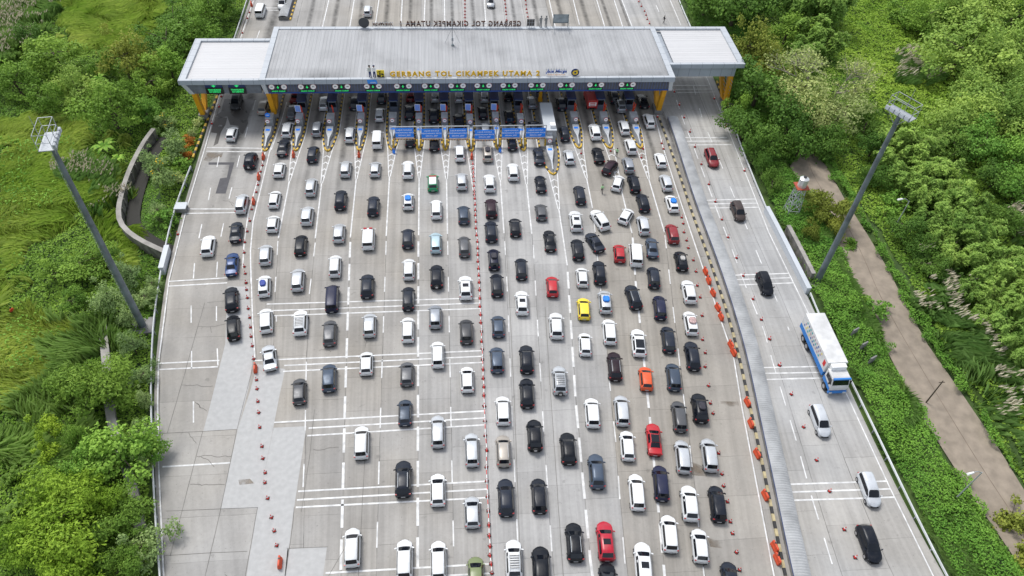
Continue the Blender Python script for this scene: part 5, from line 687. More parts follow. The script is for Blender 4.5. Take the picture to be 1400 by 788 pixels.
# roof lettering
def roof_sign(name, s, x0, x1, y, z, h, m, label, back=False, **kw):
    me = text_mesh(s, 1.0, **kw)
    co = np.empty(len(me.vertices)*3, np.float32); me.vertices.foreach_get('co', co); co = co.reshape(-1, 3)
    wd = co[:, 0].max()-co[:, 0].min(); ht = co[:, 1].max()-co[:, 1].min()
    root = empty(name, ((x0+x1)/2, y, z)); tag(root, label, 'roof sign')
    o = lettering('letters', s, 1.0, m, (0, 0, h*.5+.15), root, rot=(R(90), 0, R(180) if back else 0), **kw)
    o.scale = ((x1-x0)/wd, h/ht, 1)
    mb = MB(); L_ = (x1-x0)/2
    for zz in (.25, .85): mb.bar((-L_, .12 if not back else -.12, zz), (L_, .12 if not back else -.12, zz), .05, .05)
    for k in range(9): xx = -L_+2*L_*k/8; mb.bar((xx, .15 if not back else -.15, 0), (xx, .15 if not back else -.15, 1.1), .05, .05)
    mb.build('sign_frame', M['steel'], root); return root
def rx(px, y=115.2):     # roof positions across the front, in metres from the photograph's own scale
    return (px-640)*.1085+1.4
YL = YF+.75
roof_sign('roof_lettering', 'GERBANG TOL CIKAMPEK UTAMA 2', -9.6, 16.6, YL, ZT-.2, 1.05, M['letter'], 'yellow roof letters reading GERBANG TOL CIKAMPEK UTAMA 2', spacing=1.3, bold=.045, extrude=.06)
lg = roof_sign('roof_lettering', 'Jasa Marga', 17.7, 21.4, YL, ZT+.35, .75, mat('logo_blue', (.02, .08, .35), .4), 'small blue script letters with orange underline on the gate roof', spacing=1.0, bold=.015, extrude=.05, shear=.35)
lettering('tagline', 'Indonesia Highway Corp', .3, mat('tagline_orange', (.75, .3, .02), .5), (0, -.02, -.12), lg, spacing=1.05, extrude=.03)
b = roof_sign('roof_lettering', 'GERBANG TOL CIKAMPEK UTAMA 1', -8.3, 14.7, YB-.45, ZT, 1.15, M['rust'], 'brown letters on the back edge of the gate roof, seen mirrored from behind', back=True, spacing=1.2, bold=.035, extrude=.06)
b = roof_sign('roof_lettering', 'Jasa Marga', -13.4, -9.6, YB-.45, ZT+.2, .8, M['rust'], 'small brown script letters on the back edge of the gate roof', back=True, spacing=1.0, bold=.01, extrude=.05, shear=.35)
em = empty('roof_emblem', (-11.2, YL, ZT-.2)); tag(em, 'square yellow emblem with black shapes on the gate roof', 'roof sign')
mb = MB(); mb.box(-.65, -.06, .15, .65, .06, 1.5); mb.build('panel', mat('emblem_yellow', (.72, .55, .02), .4), em)
mb = MB(); mb.prism([(-.2, -.08), (.02, -.08), (.02, -.065), (-.2, -.065)], .15, 1.1); mb.add([(-.62, -.085, .25), (-.2, -.085, .15), (-.2, -.085, .5), (-.55, -.085, .75)], [(0, 1, 2, 3)]); mb.add([(.1, -.085, .15), (.62, -.085, .15), (.62, -.085, .35), (.3, -.085, .45)], [(0, 1, 2, 3)]); mb.add([(-.6, -.085, 1.05), (-.05, -.085, 1.25), (.3, -.085, 1.48), (-.1, -.085, 1.42)], [(0, 1, 2, 3)]); mb.add([(.12, -.085, .6), (.62, -.085, .5), (.62, -.085, .62), (.2, -.085, 1.0)], [(0, 1, 2, 3)])
mb.build('black_shapes', M['black'], em)
em = empty('roof_emblem', (22.9, YL, ZT-.2)); tag(em, 'round navy emblem with a yellow ring mark on the gate roof', 'roof sign')
mb = MB(); mb.disc((0, 0, .85), .72, 'y', .1, 24); mb.build('disc', M['navy'], em)
mb = MB(); n = 20
for k in range(n):
    a, c = 2*math.pi*k/n, 2*math.pi*(k+1)/n
    mb.add([(r*math.cos(t)*1.0, -.065, .83+r*math.sin(t)*.9) for t in (a, c) for r in (.2, .5)], [(0, 1, 3, 2)])
mb.add([(.1, -.065, 1.2), (.5, -.065, 1.25), (.52, -.065, 1.36), (.15, -.065, 1.36)], [(0, 1, 2, 3)])
mb.build('ring_mark', mat('emblem_gold', (.75, .52, .03), .4), em)
mb = MB(); mb.bar((0, .07, 0), (0, .07, .3), .1, .05); mb.build('bracket', M['steel'], em)
em = empty('roof_emblem', (-15.0, YB-.45, ZT)); tag(em, 'dark round disc on the back edge of the gate roof', 'roof sign')
mb = MB(); mb.disc((0, 0, 1.0), 1.0, 'y', .1, 24); mb.build('disc', mat('disc_back', (.05, .055, .06), .6), em)
mb = MB(); mb.bar((0, .1, 0), (0, .1, 2.0), .07, .05); mb.bar((-1, .1, 1.0), (1, .1, 1.0), .05, .07); mb.build('bracket', M['steel'], em)
em = empty('roof_emblem', (16.6, YB-.45, ZT)); tag(em, 'dark square grid panel on the back edge of the gate roof', 'roof sign')
mb = MB(); mb.box(-.75, 0, .3, .75, .08, 1.7); mb.build('panel', mat('panel_back', (.07, .06, .055), .7), em)
mb = MB()
for k in range(4): mb.box(-.75+k*.48, -.05, 0, -.69+k*.48, -.002, 1.75)
for k in range(3): mb.box(-.75, -.053, .4+k*.6, .75, -.051, .46+k*.6)
mb.build('sign_frame', M['steel'], em)
bb = empty('billboard_frame', (22.4, YB-.3, ZT)); tag(bb, 'small grey framed board on posts at the back of the gate roof', 'board')
mb = MB()
for xx in (-1.45, 1.45): mb.bar((xx, 0, 0), (xx, 0, 2.6), .1, .1); mb.bar((xx, -2.6, 0), (xx, 0, 1.9), .06, .06)
for zz in (.9, 2.55): mb.bar((-1.45, 0, zz), (1.45, 0, zz), .1, .1)
mb.build('frame', M['pole'], bb)
mb = MB(); mb.box(-1.4, .02, .95, 1.4, .07, 2.5); mb.build('board_panel', mat('board_grey', (.35, .4, .42), .6, noise=(.8, .4)), bb)
def standee(x, y, z, mats, label, facing=1, s=1.0):
    r = empty('standee_figure', (x, y, z)); tag(r, label, 'standee'); r.scale = (s*.8, s, s)
    mb = MB(); mb.box(-.3, -.04, 0, -.05, .04, .15); mb.box(.07, -.04, 0, .32, .04, .15)
    mb.add([(-.27, -.04, .15), (-.07, -.04, .15), (.02, -.04, 1.2), (-.24, -.04, 1.2), (-.27, .04, .15), (-.07, .04, .15), (.02, .04, 1.2), (-.24, .04, 1.2)], [(0, 1, 2, 3), (7, 6, 5, 4), (0, 3, 7, 4), (1, 5, 6, 2), (0, 4, 5, 1), (3, 2, 6, 7)])
    mb.add([(.07, -.041, .15), (.27, -.041, .15), (.24, -.041, 1.2), (-.02, -.041, 1.2), (.07, .041, .15), (.27, .041, .15), (.24, .041, 1.2), (-.02, .041, 1.2)], [(0, 1, 2, 3), (7, 6, 5, 4), (0, 3, 7, 4), (1, 5, 6, 2), (0, 4, 5, 1), (3, 2, 6, 7)])
    mb.build('trousers', mats[0], r)
    mb = MB(); mb.prism([(-.27, -.042), (.27, -.042), (.27, .042), (-.27, .042)], 1.2, 1.9); mb.bar((-.3, 0, 1.85), (-.4, -.02, 1.3), .13, .08); mb.bar((.3, 0, 1.85), (.1, -.05, 1.5), .13, .08); mb.build('shirt', mats[1], r)
    mb = MB(); mb.disc((0, 0, 2.08), .17, 'y', .08, 12); mb.build('head', mats[2], r)
    mb = MB(); mb.prism([(-.2, -.05), (.2, -.05), (.2, .05), (-.2, .05)], 2.15, 2.33); mb.build('cap', mats[3], r)
    return r
standee(-13.0, YL, ZT-.2, [M['navy'], M['shirt'], M['skin'], M['hair']], 'left flat figure in dark trousers standing on the gate roof beside the emblem', s=1.05)
standee(-12.25, YL, ZT-.2, [M['navy'], M['white'], M['skin'], M['navy']], 'right flat figure with navy cap standing on the gate roof beside the emblem', s=1.05)
gb = [mat('standee_back', (.22, .22, .22), .7)]*4
for xx in (18.6, 19.6): tag(standee(xx, YB-.3, ZT, gb, '', s=1.0), 'grey unpainted back of a flat figure on the back edge of the roof', 'standee', 'grey figure backs on the roof edge')
fs = empty('fascia_sign', (-12.6, YF-.07, 8.2)); tag(fs, 'small blue sign with white marks fixed to the roof fascia', 'sign')
mb = MB(); mb.add([(-.85, -.04, -.02), (.8, -.04, -.02), (.65, -.04, .72), (-.95, -.04, .72), (-.85, 0, -.02), (.8, 0, -.02), (.65, 0, .72), (-.95, 0, .72)], [(0, 1, 2, 3), (7, 6, 5, 4), (0, 3, 7, 4), (1, 5, 6, 2), (0, 4, 5, 1), (3, 2, 6, 7)]); mb.build('sign_panel', mat('sign_lightblue', (.03, .25, .75), .5), fs)
lettering('sign_text', 'E-TOLL', .3, M['white'], (.12, -.05, .2), fs, bold=.008, extrude=.005)
# lane signals
def lane_signal(x, first=None):
    r = empty('lane_signal', (x, YF+.44, 6.3))
    for s in (-1, 1):
        mb = MB(); mb.disc((s*1.05, 0, 1.05), .5, 'y', .08, 20); o = mb.build('round_sign', M['redring'], r)
        mb = MB(); mb.disc((s*1.05, -.045, 1.05), .47, 'y', .02, 20); mb.build('sign_face', M['signwhite'], o)
        mb = MB(); mb.box(s*1.05-.2, -.062, .98, s*1.05+.2, -.058, 1.1); mb.build('sign_mark', M['kblack'], o)
    mb = MB(); mb.box(-.38, -.06, .65, .38, .04, 1.4); mb.build('light_box', M['ledbox'], r)
    mb = MB(); mb.box(-.07, -.08, .95, .07, -.065, 1.25); mb.add([(-.24, -.081, 1.0), (0, -.081, .74), (.24, -.081, 1.0)], [(0, 1, 2)]); mb.build('green_arrow', M['led'], r)
    mb = MB(); mb.box(-1.35, -.06, .02, 1.35, .04, .42); mb.build('text_panel', M['ledbox'], r)
    lettering('led_text', 'SALDO CUKUP', .32, M['led'], (0, -.07, .22), r, bold=.012, extrude=.004, spacing=1.1)
    return r
ordw = ['first', 'second', 'third', 'fourth', 'fifth', 'sixth', 'seventh', 'eighth', 'ninth', 'tenth', 'eleventh', 'twelfth', 'thirteenth', 'fourteenth', 'fifteenth', 'sixteenth', 'seventeenth', 'eighteenth', 'nineteenth', 'twentieth', 'twenty-first', 'twenty-second', 'twenty-third', 'twenty-fourth']
proto = None
for i, x in enumerate(SIGNALX):
    if proto is None: proto = lane_signal(x); km = family(proto); o = proto
    else: o = copy_tree(proto, km); o.location.x = x
    tag(o, f'{ordw[i]} lane signal from the left on the gate front, two round signs over green text', 'lane signal', 'lane signals on the gate front')
for i, x in enumerate(LEDX):
    r = empty('message_board', (x, YF+.4, 6.1)); tag(r, ['left', 'right'][i]+' black message board with green text under the left wing of the gate', 'message board', 'message boards on the left wing')
    mb = MB(); mb.box(-1.45, -.1, 0, 1.45, .08, 1.25); mb.build('led_panel', M['ledbox'], r)
    mb = MB(); mb.box(-1.4, -.06, 1.25, 1.4, .08, 2.0); mb.build('top_panel', M['navy'], r)
    lettering('led_text', 'TRANSAKSI\nDI DEPAN', .42, M['led'], (0, -.11, .62), r, bold=.014, extrude=.004, line=.95)
    mb = MB(); mb.box(-.1, -.08, 1.62, .1, -.065, 1.9); mb.add([(-.42, -.081, 1.66), (0, -.081, 1.3), (.42, -.081, 1.66)], [(0, 1, 2)]); mb.build('green_arrow', M['led'], r)

# ------------------------------------------------------------------ toll islands
def nose_poly(w, L, n=7):
    h = w/2; P = [(-h, L)]
    P += [(-h, 6.0), (-h*.86, 3.6), (-h*.6, 1.6), (-h*.3, .4), (0, 0.0), (h*.3, .4), (h*.6, 1.6), (h*.86, 3.6), (h, 6.0), (h, L)]
    return P
def island(i, x, y, w):
    L = 131-y
    r = empty('toll_island', (x, y, 0)); P = nose_poly(w, L)
    tag(r, f'{ordw[i]} toll island from the left with yellow and black kerb and grey pointed nose', 'toll island', 'toll islands at the gate')
    mb = MB(); mb.prism([(a*.9, b+.15) for a, b in P], 0, .18); mb.build('base', M['wallc'], r)
    Q = resample(P, .62); mb = MB()
    for k, (a, b) in enumerate(zip(Q[:-1], Q[1:])):
        near = math.hypot((a[0]+b[0])/2, (a[1]+b[1])/2) < .9
        mb.bar((*a, .13), (*b, .13), .26, .26, 0 if near else k % 2)
    mb.build('kerb', [M['kyellow'], M['kblack']], r)
    s = min(1.0, w/2.0); h = .62*s; z0, z1 = .18, 1.05; d = 0.0 if i != 10 else .8
    mb = MB(); T = [(-.09, .9), (.09, .9), (.16, 3.0), (h, 4.6+d), (h, 6.0+d), (-h, 6.0+d), (-h, 4.6+d), (-.16, 3.0)]
    n = len(T); zt = [.55, .55, .8, 1.0, 1.12, 1.12, 1.0, .8]
    mb.add([(a, b, z0) for a, b in T]+[(a*.94, b, z) for (a, b), z in zip(T, zt)], [tuple(range(n-1, -1, -1)), (n, n+1, n+2, n+7), (n+2, n+3, n+6, n+7), (n+3, n+4, n+5, n+6)]+[(k, (k+1) % n, n+(k+1) % n, n+k) for k in range(n)])
    mb.build('crash_cushion', mat_cush, r)
    mb = MB(); mb.add([(-h*.6, 4.75+d, 1.045), (h*.6, 4.75+d, 1.045), (h*.6, 5.25+d, 1.08), (-h*.6, 5.25+d, 1.08)], [(0, 1, 2, 3)]); mb.build('blue_label', M['blue'], r)
    mb = MB(); mb.tube((0, 6.15+d, .18), (0, 6.15+d, 1.9), .04, .04, 6); o = mb.build('sign_post', M['steel'], r)
    mb = MB(); mb.disc((0, 6.1+d, 2.05), .4, 'y', .05, 16); o2 = mb.build('round_sign', M['redring'], r)
    mb = MB(); mb.disc((0, 6.06+d, 2.05), .34, 'y', .04, 16); mb.build('sign_face', M['signwhite'], o2)
    mb = MB(); mb.box(-.2, 6.03+d, 1.99, .2, 6.038+d, 2.1); mb.build('sign_mark', M['kblack'], o2)
    g = h*1.05
    mb = MB(); mb.box(-g, 7.2+d, .18, g, 9.0+d, 1.75); mb.box(-g-.05, 7.15+d, 1.75, g+.05, 9.05+d, 1.85); mb.build('equipment_cabinet', M['boothgrey'], r, bevel=.03)
    return r
mat_cush = mat('cushion_grey', (.5, .52, .54), .5, noise=(1.2, .2))
for i, (x, y, wd) in enumerate(ISLANDS): island(i, x, y, wd)
def booth():
    r = empty('toll_booth', (0, 0, .18))
    mb = MB(); mb.box(-.72, -1.6, 0, .72, 1.6, 1.0); mb.box(-.72, -1.6, 2.0, .72, 1.6, 2.35)
    for a in (-.72, .64):
        for c in (-1.6, -.1, 1.52): mb.box(a, c, 1.0, a+.08, c+.08, 2.0)
    mb.build('booth_body', mat_b, r)
    mb = MB(); mb.box(-.69, -1.57, 1.0, .69, 1.57, 2.0); mb.build('window', M['glass'], r)
    mb = MB(); mb.box(-.85, -1.75, 2.35, .85, 1.75, 2.5); mb.build('booth_roof', M['navy'], r)
    mb = MB(); mb.box(.721, .3, .05, .75, 1.2, 2.0); mb.build('door', M['boothgrey'], r)
    return r
mat_b = mat('booth_panel', (.11, .13, .17), .5)
proto = None
for i, (x, y, wd) in enumerate(ISLANDS):
    if i == 0: continue
    if proto is None: proto = booth(); km = family(proto); o = proto
    else: o = copy_tree(proto, km)
    o.location = (x, 124.0 if i == 10 else 119.8, .18)
    tag(o, f'dark blue toll booth on the {ordw[i]} island from the left, under the gate roof', 'toll booth', 'toll booths under the gate')
def arm_barrier():
    r = empty('barrier_arm', (0, 0, .18))
    mb = MB(); mb.box(-.22, -.2, 0, .22, .2, 1.0); mb.build('housing', mat_arm, r, bevel=.03)
    mb = MB(); mb.bar((.0, -.22, .9), (.12, -.6, 2.9), .16, .1); mb.bar((.0, .24, .9), (-.1, -.1, 2.9), .16, .1); mb.build('raised_arm', mat_arm, r)
    return r
mat_arm = mat('arm_red', (.62, .05, .015), .5)
proto = None
for i, (x, y, wd) in enumerate(ISLANDS):
    if i in (0, 4, 10): continue
    if proto is None: proto = arm_barrier(); km = family(proto); o = proto
    else: o = copy_tree(proto, km)
    o.location = (x+.35, 116.1, .18)
    tag(o, f'red orange barrier with raised arms on the {ordw[i]} island from the left', 'barrier', 'raised barriers at the booths')
def info_board():
    r = empty('info_board', (0, 0, .18))
    mb = MB(); mb.tube((0, 0, 0), (0, 0, 1.9), .06, .05, 8); mb.build('post', M['redring'], r)
    mb = MB(); mb.box(-.5, -.06, 1.75, .5, .02, 3.1); mb.build('frame', M['white'], r)
    mb = MB(); mb.box(-.44, -.07, 1.81, .44, -.062, 3.04); mb.build('board_face', M['ltblue'], r)
    return r
proto = None
for i in (1, 3, 5, 6, 7, 8):
    x, y, wd = ISLANDS[i]
    if proto is None: proto = info_board(); km = family(proto); o = proto
    else: o = copy_tree(proto, km)
    o.location = (x-.25, 115.75, .18); o.rotation_euler = (0, 0, R(-6))
    tag(o, f'light blue board on a post on the {ordw[i]} island from the left', 'board', 'light blue boards at the booths')
# control cabin on the long island
x, y, wd = ISLANDS[10]
cab = empty('control_cabin', (x+.35, 112.2, .18)); tag(cab, 'long grey metal cabin behind the long nosed island under the gate edge', 'cabin')
mb = MB(); mb.box(-1.05, -4.2, 0, 1.05, 4.4, 2.5); mb.build('cabin_body', M['boothgrey'], cab, bevel=.05)
mb = MB(); mb.box(-1.1, -4.25, 2.5, 1.1, 4.45, 2.62); mb.build('cabin_roof', M['panel'], cab)
mb = MB(); mb.box(.0, -3.6, 2.62, .9, -2.6, 3.2); mb.disc((.45, -3.62, 2.9), .22, 'y', .06, 12); mb.build('air_conditioner', M['white'], cab)
mb = MB(); mb.box(-.6, -4.23, .1, .3, -4.202, 2.1); mb.build('door', M['panel'], cab)
# height limit portals with the blue boards
YP = 107.4
def portal(k, xc, y, zb, zt, wd, xl, xr):
    r = empty('height_portal', (xc, y, 0)); tag(r, f'{ordw[k]} blue height limit board from the left, hung on posts over a small car lane', 'road sign', 'blue boards over the small car lanes')
    for xx in (xl-xc, xr-xc):
        mb = MB(); mb.tube((xx, 0, .15), (xx, .1, 4.2), .08, .07, 8); p = mb.build('post', M['steel'], r)
        mb = MB(); mb.box(xx-.15, -.42, .16, xx+.15, -.10, 1.75); mb.build('yellow_guard', M['kyellow'], p, bevel=.04)
    mb = MB(); mb.bar((xl-xc, .1, 4.2), (xr-xc, .1, 4.2), .14, .14); mb.build('top_beam', M['steel'], r)
    mb = MB(); mb.box(-wd/2, -.08, zb, wd/2, 0, zt); b_ = mb.build('sign_panel', M['blue'], r)
    hh = zt-zb
    lettering('sign_text', 'LAJUR KHUSUS\nKENDARAAN KECIL\nSEDAN, JEEP', hh*.20, M['signwhite'], (0, -.09, (zb+zt)/2), r, bold=.003, extrude=.004, line=1.42, spacing=1.05)
    mb = MB(); mb.box(-wd/2, -.075, zb-.34, wd/2, 0, zb-.004); mb.build('white_strip', mat('strip_white', (.7, .6, .58), .6, noise=(4, .4)), r)
    mb = MB(); n = 16; w2 = (xr-xl)/2-.1
    for q in range(n): mb.box(-w2+2*w2*q/n, -.06, zb-.5, -w2+2*w2*(q+1)/n-.003, .06, zb-.36, q % 2)
    mb.build('striped_bar', [mat('bar_orange', (.6, .25, .02), .6), M['kblack']], r)
    for s in (-.35, .35):
        mb = MB(); mb.bar((s*wd, -.03, zt), (s*wd, .1, 4.15), .05, .05); mb.build('hanger', M['steel'], r)
for k, (xc, y, zb, zt, wd) in enumerate(PORTALS):
    xl = ISLANDS[4+k][0]+(.25 if k == 0 else .3); xr = ISLANDS[5+k][0]-.3 if k < 5 else 17.3
    portal(k, (xl+xr)/2, YP, zb, zt, min(wd, 3.5), xl, xr)
bins = empty('blue_bin', (ISLANDS[4][0]+.35, ISLANDS[4][1]-.7, 0)); tag(bins, 'small blue drum at the nose of the fifth island from the left', 'drum')
mb = MB(); mb.tube((0, 0, 0), (0, 0, .8), .24, .26, 12); mb.build('drum_body', M['blue'], bins); mb = MB(); mb.disc((0, 0, .82), .28, 'z', .06, 12); mb.build('lid', M['navy'], bins)
bins = empty('blue_bin', (ISLANDS[8][0]+.3, ISLANDS[8][1]-.6, 0)); tag(bins, 'small blue drum at the nose of the ninth island from the left', 'drum')
mb = MB(); mb.tube((0, 0, 0), (0, 0, .8), .24, .26, 12); mb.build('drum_body', M['blue'], bins); mb = MB(); mb.disc((0, 0, .82), .28, 'z', .06, 12); mb.build('lid', M['navy'], bins)

x, y, wd = ISLANDS[0]
sg = empty('arrow_sign', (x-.15, y+7.6, .18)); tag(sg, 'blue keep left arrow sign on a post at the leftmost island', 'road sign')
mb = MB(); mb.tube((0, 0, 0), (0, 0, 2.0), .05, .05, 6); mb.build('post', M['steel'], sg)
mb = MB(); mb.disc((0, -.06, 2.2), .45, 'y', .05, 18); o = mb.build('sign_face', M['blue'], sg); mb = MB(); mb.box(-.28, -.1, 2.15, .28, -.088, 2.25); mb.build('arrow', M['white'], o)
mb = MB(); mb.box(-.35, -.08, 1.15, .35, -.03, 1.6); mb.build('lower_plate', M['white'], sg)
bx_ = empty('concrete_box', (RAIL_L[1][0]+.9, RAIL_L[1][1]-3.1, 0)); tag(bx_, 'small pale concrete box on the left plaza edge between guardrail sections', 'drain box')
mb = MB(); mb.box(-.8, -.7, 0, .8, .7, .8); mb.build('box_body', M['wallc'], bx_, bevel=.04); mb = MB(); mb.box(-.9, -.8, .8, .9, .8, .92); mb.build('box_lid', M['panel'], bx_)
# ------------------------------------------------------------------ vehicles
def paint(name, c, metal=0.0, coat=.0, rough=.28):
    m = mat('paint_'+name, c, rough, metal, coat, spec=.5 if max(c) > .1 else .28); N = m.node_tree.nodes; L = m.node_tree.links; b = N['Principled BSDF']
    oi = N.new('ShaderNodeObjectInfo'); mr = N.new('ShaderNodeMapRange'); L.new(oi.outputs['Random'], mr.inputs[0])
    dk = max(c) < .1; mr.inputs[3].default_value = .7 if dk else .86; mr.inputs[4].default_value = (3.0 if max(c) < .02 else 1.6) if dk else 1.06      # no two cars share quite the same paint
    sc = N.new('ShaderNodeVectorMath'); sc.operation = 'SCALE'; sc.inputs[0].default_value = c; L.new(mr.outputs[0], sc.inputs['Scale'])
    tc = N.new('ShaderNodeTexCoord'); nz = N.new('ShaderNodeTexNoise'); nz.inputs['Scale'].default_value = 2.5; nz.inputs['Detail'].default_value = 5; L.new(tc.outputs['Object'], nz.inputs['Vector'])
    m2 = N.new('ShaderNodeMapRange'); L.new(nz.outputs[0], m2.inputs[0]); m2.inputs[1].default_value = .45; m2.inputs[2].default_value = .8; m2.inputs[3].default_value = 0; m2.inputs[4].default_value = .22
    mx = N.new('ShaderNodeMix'); mx.data_type = 'RGBA'; L.new(m2.outputs[0], mx.inputs[0]); L.new(sc.outputs[0], mx.inputs[6]); mx.inputs[7].default_value = (.16, .15, .14, 1) if not dk else (.05, .048, .045, 1)
    L.new(mx.outputs[2], b.inputs['Base Color']); m3 = N.new('ShaderNodeMapRange'); L.new(nz.outputs[0], m3.inputs[0]); m3.inputs[3].default_value = rough-.06; m3.inputs[4].default_value = rough+.2; L.new(m3.outputs[0], b.inputs['Roughness'])
    return m
PAINT = dict(white=paint('white', (.72, .73, .73), rough=.35), silver=paint('silver', (.56, .58, .60), .3), greysilver=paint('grey_silver', (.30, .32, .35), .35), grey=paint('grey', (.075, .077, .082), .2),
    slate=paint('slate', (.045, .06, .085), .2), black=paint('black', (.006, .008, .013)), navy=paint('navy', (.012, .014, .034), .1), blue=paint('blue', (.012, .05, .17), .1),
    maroonblack=paint('maroon_black', (.02, .009, .014)), red=paint('red', (.42, .012, .02)), redbright=paint('bright_red', (.4, .008, .025)), darkred=paint('dark_red', (.22, .015, .02)),
    yellow=paint('yellow', (.78, .6, .04)), orange=paint('orange', (.62, .085, .02)), paleblue=paint('pale_blue', (.42, .55, .60), .2), brown=paint('brown', (.05, .038, .035), .2),
    beige=paint('beige', (.42, .38, .33), .2), olive=paint('olive', (.17, .21, .09)), green=paint('green', (.01, .30, .12)))
# stations: y, half width, z low, z belt, half width of top, z top
PROF = dict(
 mpv=[(-2.18,.68,.38,.74,.60,.78),(-2.14,.78,.26,.92,.66,.98),(-2.06,.83,.22,1.0,.66,1.10),(-1.80,.845,.2,1.0,.62,1.60),(-1.5,.85,.2,1.0,.63,1.68),(-.4,.85,.2,.98,.64,1.71),(.5,.85,.2,.96,.62,1.66),(1.28,.84,.2,.96,.68,1.02),(1.72,.82,.2,.9,.6,.94),(2.04,.76,.22,.74,.52,.78),(2.18,.62,.32,.6,.45,.62)],
 suv=[(-2.26,.72,.42,.80,.62,.84),(-2.22,.84,.3,.98,.7,1.04),(-2.14,.89,.26,1.06,.7,1.16),(-1.74,.905,.24,1.06,.64,1.60),(-1.35,.91,.24,1.05,.65,1.68),(-.4,.91,.24,1.03,.66,1.71),(.38,.91,.24,1.02,.63,1.66),(1.15,.90,.24,1.03,.72,1.09),(1.7,.88,.24,.99,.68,1.03),(2.1,.82,.26,.84,.58,.88),(2.28,.66,.36,.7,.5,.73)],
 hatch=[(-1.96,.66,.36,.72,.58,.76),(-1.92,.77,.26,.9,.64,.95),(-1.84,.81,.22,.96,.64,1.04),(-1.55,.83,.2,.97,.59,1.42),(-1.2,.84,.2,.96,.60,1.50),(-.3,.84,.2,.94,.61,1.52),(.3,.84,.2,.93,.59,1.48),(1.12,.83,.2,.92,.66,.97),(1.55,.8,.2,.85,.6,.89),(1.84,.74,.22,.7,.5,.73),(1.96,.6,.32,.58,.45,.6)],
 sedan=[(-2.24,.68,.38,.78,.58,.80),(-2.18,.80,.26,.92,.68,.95),(-1.75,.86,.22,.98,.7,1.01),(-1.5,.87,.2,.98,.68,1.04),(-.85,.875,.2,.96,.58,1.40),(-.3,.875,.2,.95,.58,1.45),(.25,.875,.2,.94,.57,1.41),(1.05,.87,.2,.93,.68,.98),(1.6,.85,.2,.87,.62,.91),(2.1,.78,.22,.72,.52,.75),(2.26,.62,.32,.58,.45,.6)],
 van=[(-2.36,.74,.4,.8,.66,.84),(-2.33,.86,.3,1.0,.74,1.1),(-2.28,.9,.26,1.08,.75,1.3),(-2.16,.905,.24,1.08,.74,1.88),(-1.9,.91,.24,1.08,.75,1.97),(-.3,.91,.24,1.08,.76,1.99),(1.15,.91,.24,1.06,.74,1.94),(1.85,.90,.24,1.05,.78,1.2),(2.08,.88,.24,.98,.72,1.05),(2.3,.8,.26,.8,.6,.84),(2.38,.66,.36,.66,.5,.69)])
PROF['jeep'] = [(y*.95, w_*1.0, a, b+.04, t+.02, z+.08) for y, w_, a, b, t, z in PROF['suv']]
PROF['taxi'] = [(y*.93, w_*.98, a, b, t, z+.02) for y, w_, a, b, t, z in PROF['mpv']]
PROF['pickup'] = [(-2.55,.8,.5,.95,.74,.98),(-2.5,.88,.4,1.0,.8,1.03),(-1.2,.9,.3,1.03,.82,1.06),(-.95,.9,.26,1.04,.7,1.08),(-.75,.9,.26,1.04,.62,1.66),(-.2,.9,.26,1.03,.63,1.70),(.35,.9,.26,1.02,.61,1.64),(1.1,.9,.26,1.02,.72,1.08),(1.75,.88,.26,.97,.66,1.0),(2.3,.82,.28,.84,.56,.87),(2.5,.66,.4,.7,.5,.72)]
GL = {k: (7, 6, 3 if k not in ('sedan', 'pickup') else 4, 2 if k not in ('sedan', 'pickup') else 3) for k in PROF}   # cowl, roof front, roof rear, rear glass base
def bend(x, y, w_):
    if y > .9: k = min(1, (y-.9)/1.1); return y-.26*k*(x/w_)**2
    if y < -1.5: k = min(1, (-1.5-y)/.5); return y+.09*k*(x/w_)**2
    return y
def ring(st):
    y, w_, zl, zb, wt, zt = st; mid = (zl+zb)/2+.05; e = min(.09, max(.015, (zt-zb)*.5))
    half = [(0, zl), (w_*.86, zl), (w_*.97, zl+.1), (w_, mid), (w_*.975, zb-.06), (w_*.93, zb), (wt, zt-e), (wt*.88, zt-.014), (wt*.5, zt+.014), (0, zt+.022)]
    return [(x, z) for x, z in half]+[(-x, z) for x, z in half[-2:0:-1]]
def top_pt(st, s):
    y, w_, zl, zb, wt, zt = st; e = min(.09, max(.015, (zt-zb)*.5)); x = abs(s)*wt
    z = np.interp(x, [0, wt*.5, wt*.88, wt], [zt+.022, zt+.014, zt-.014, zt-e]); return Vector((s*wt, bend(s*wt, y, w_), z))
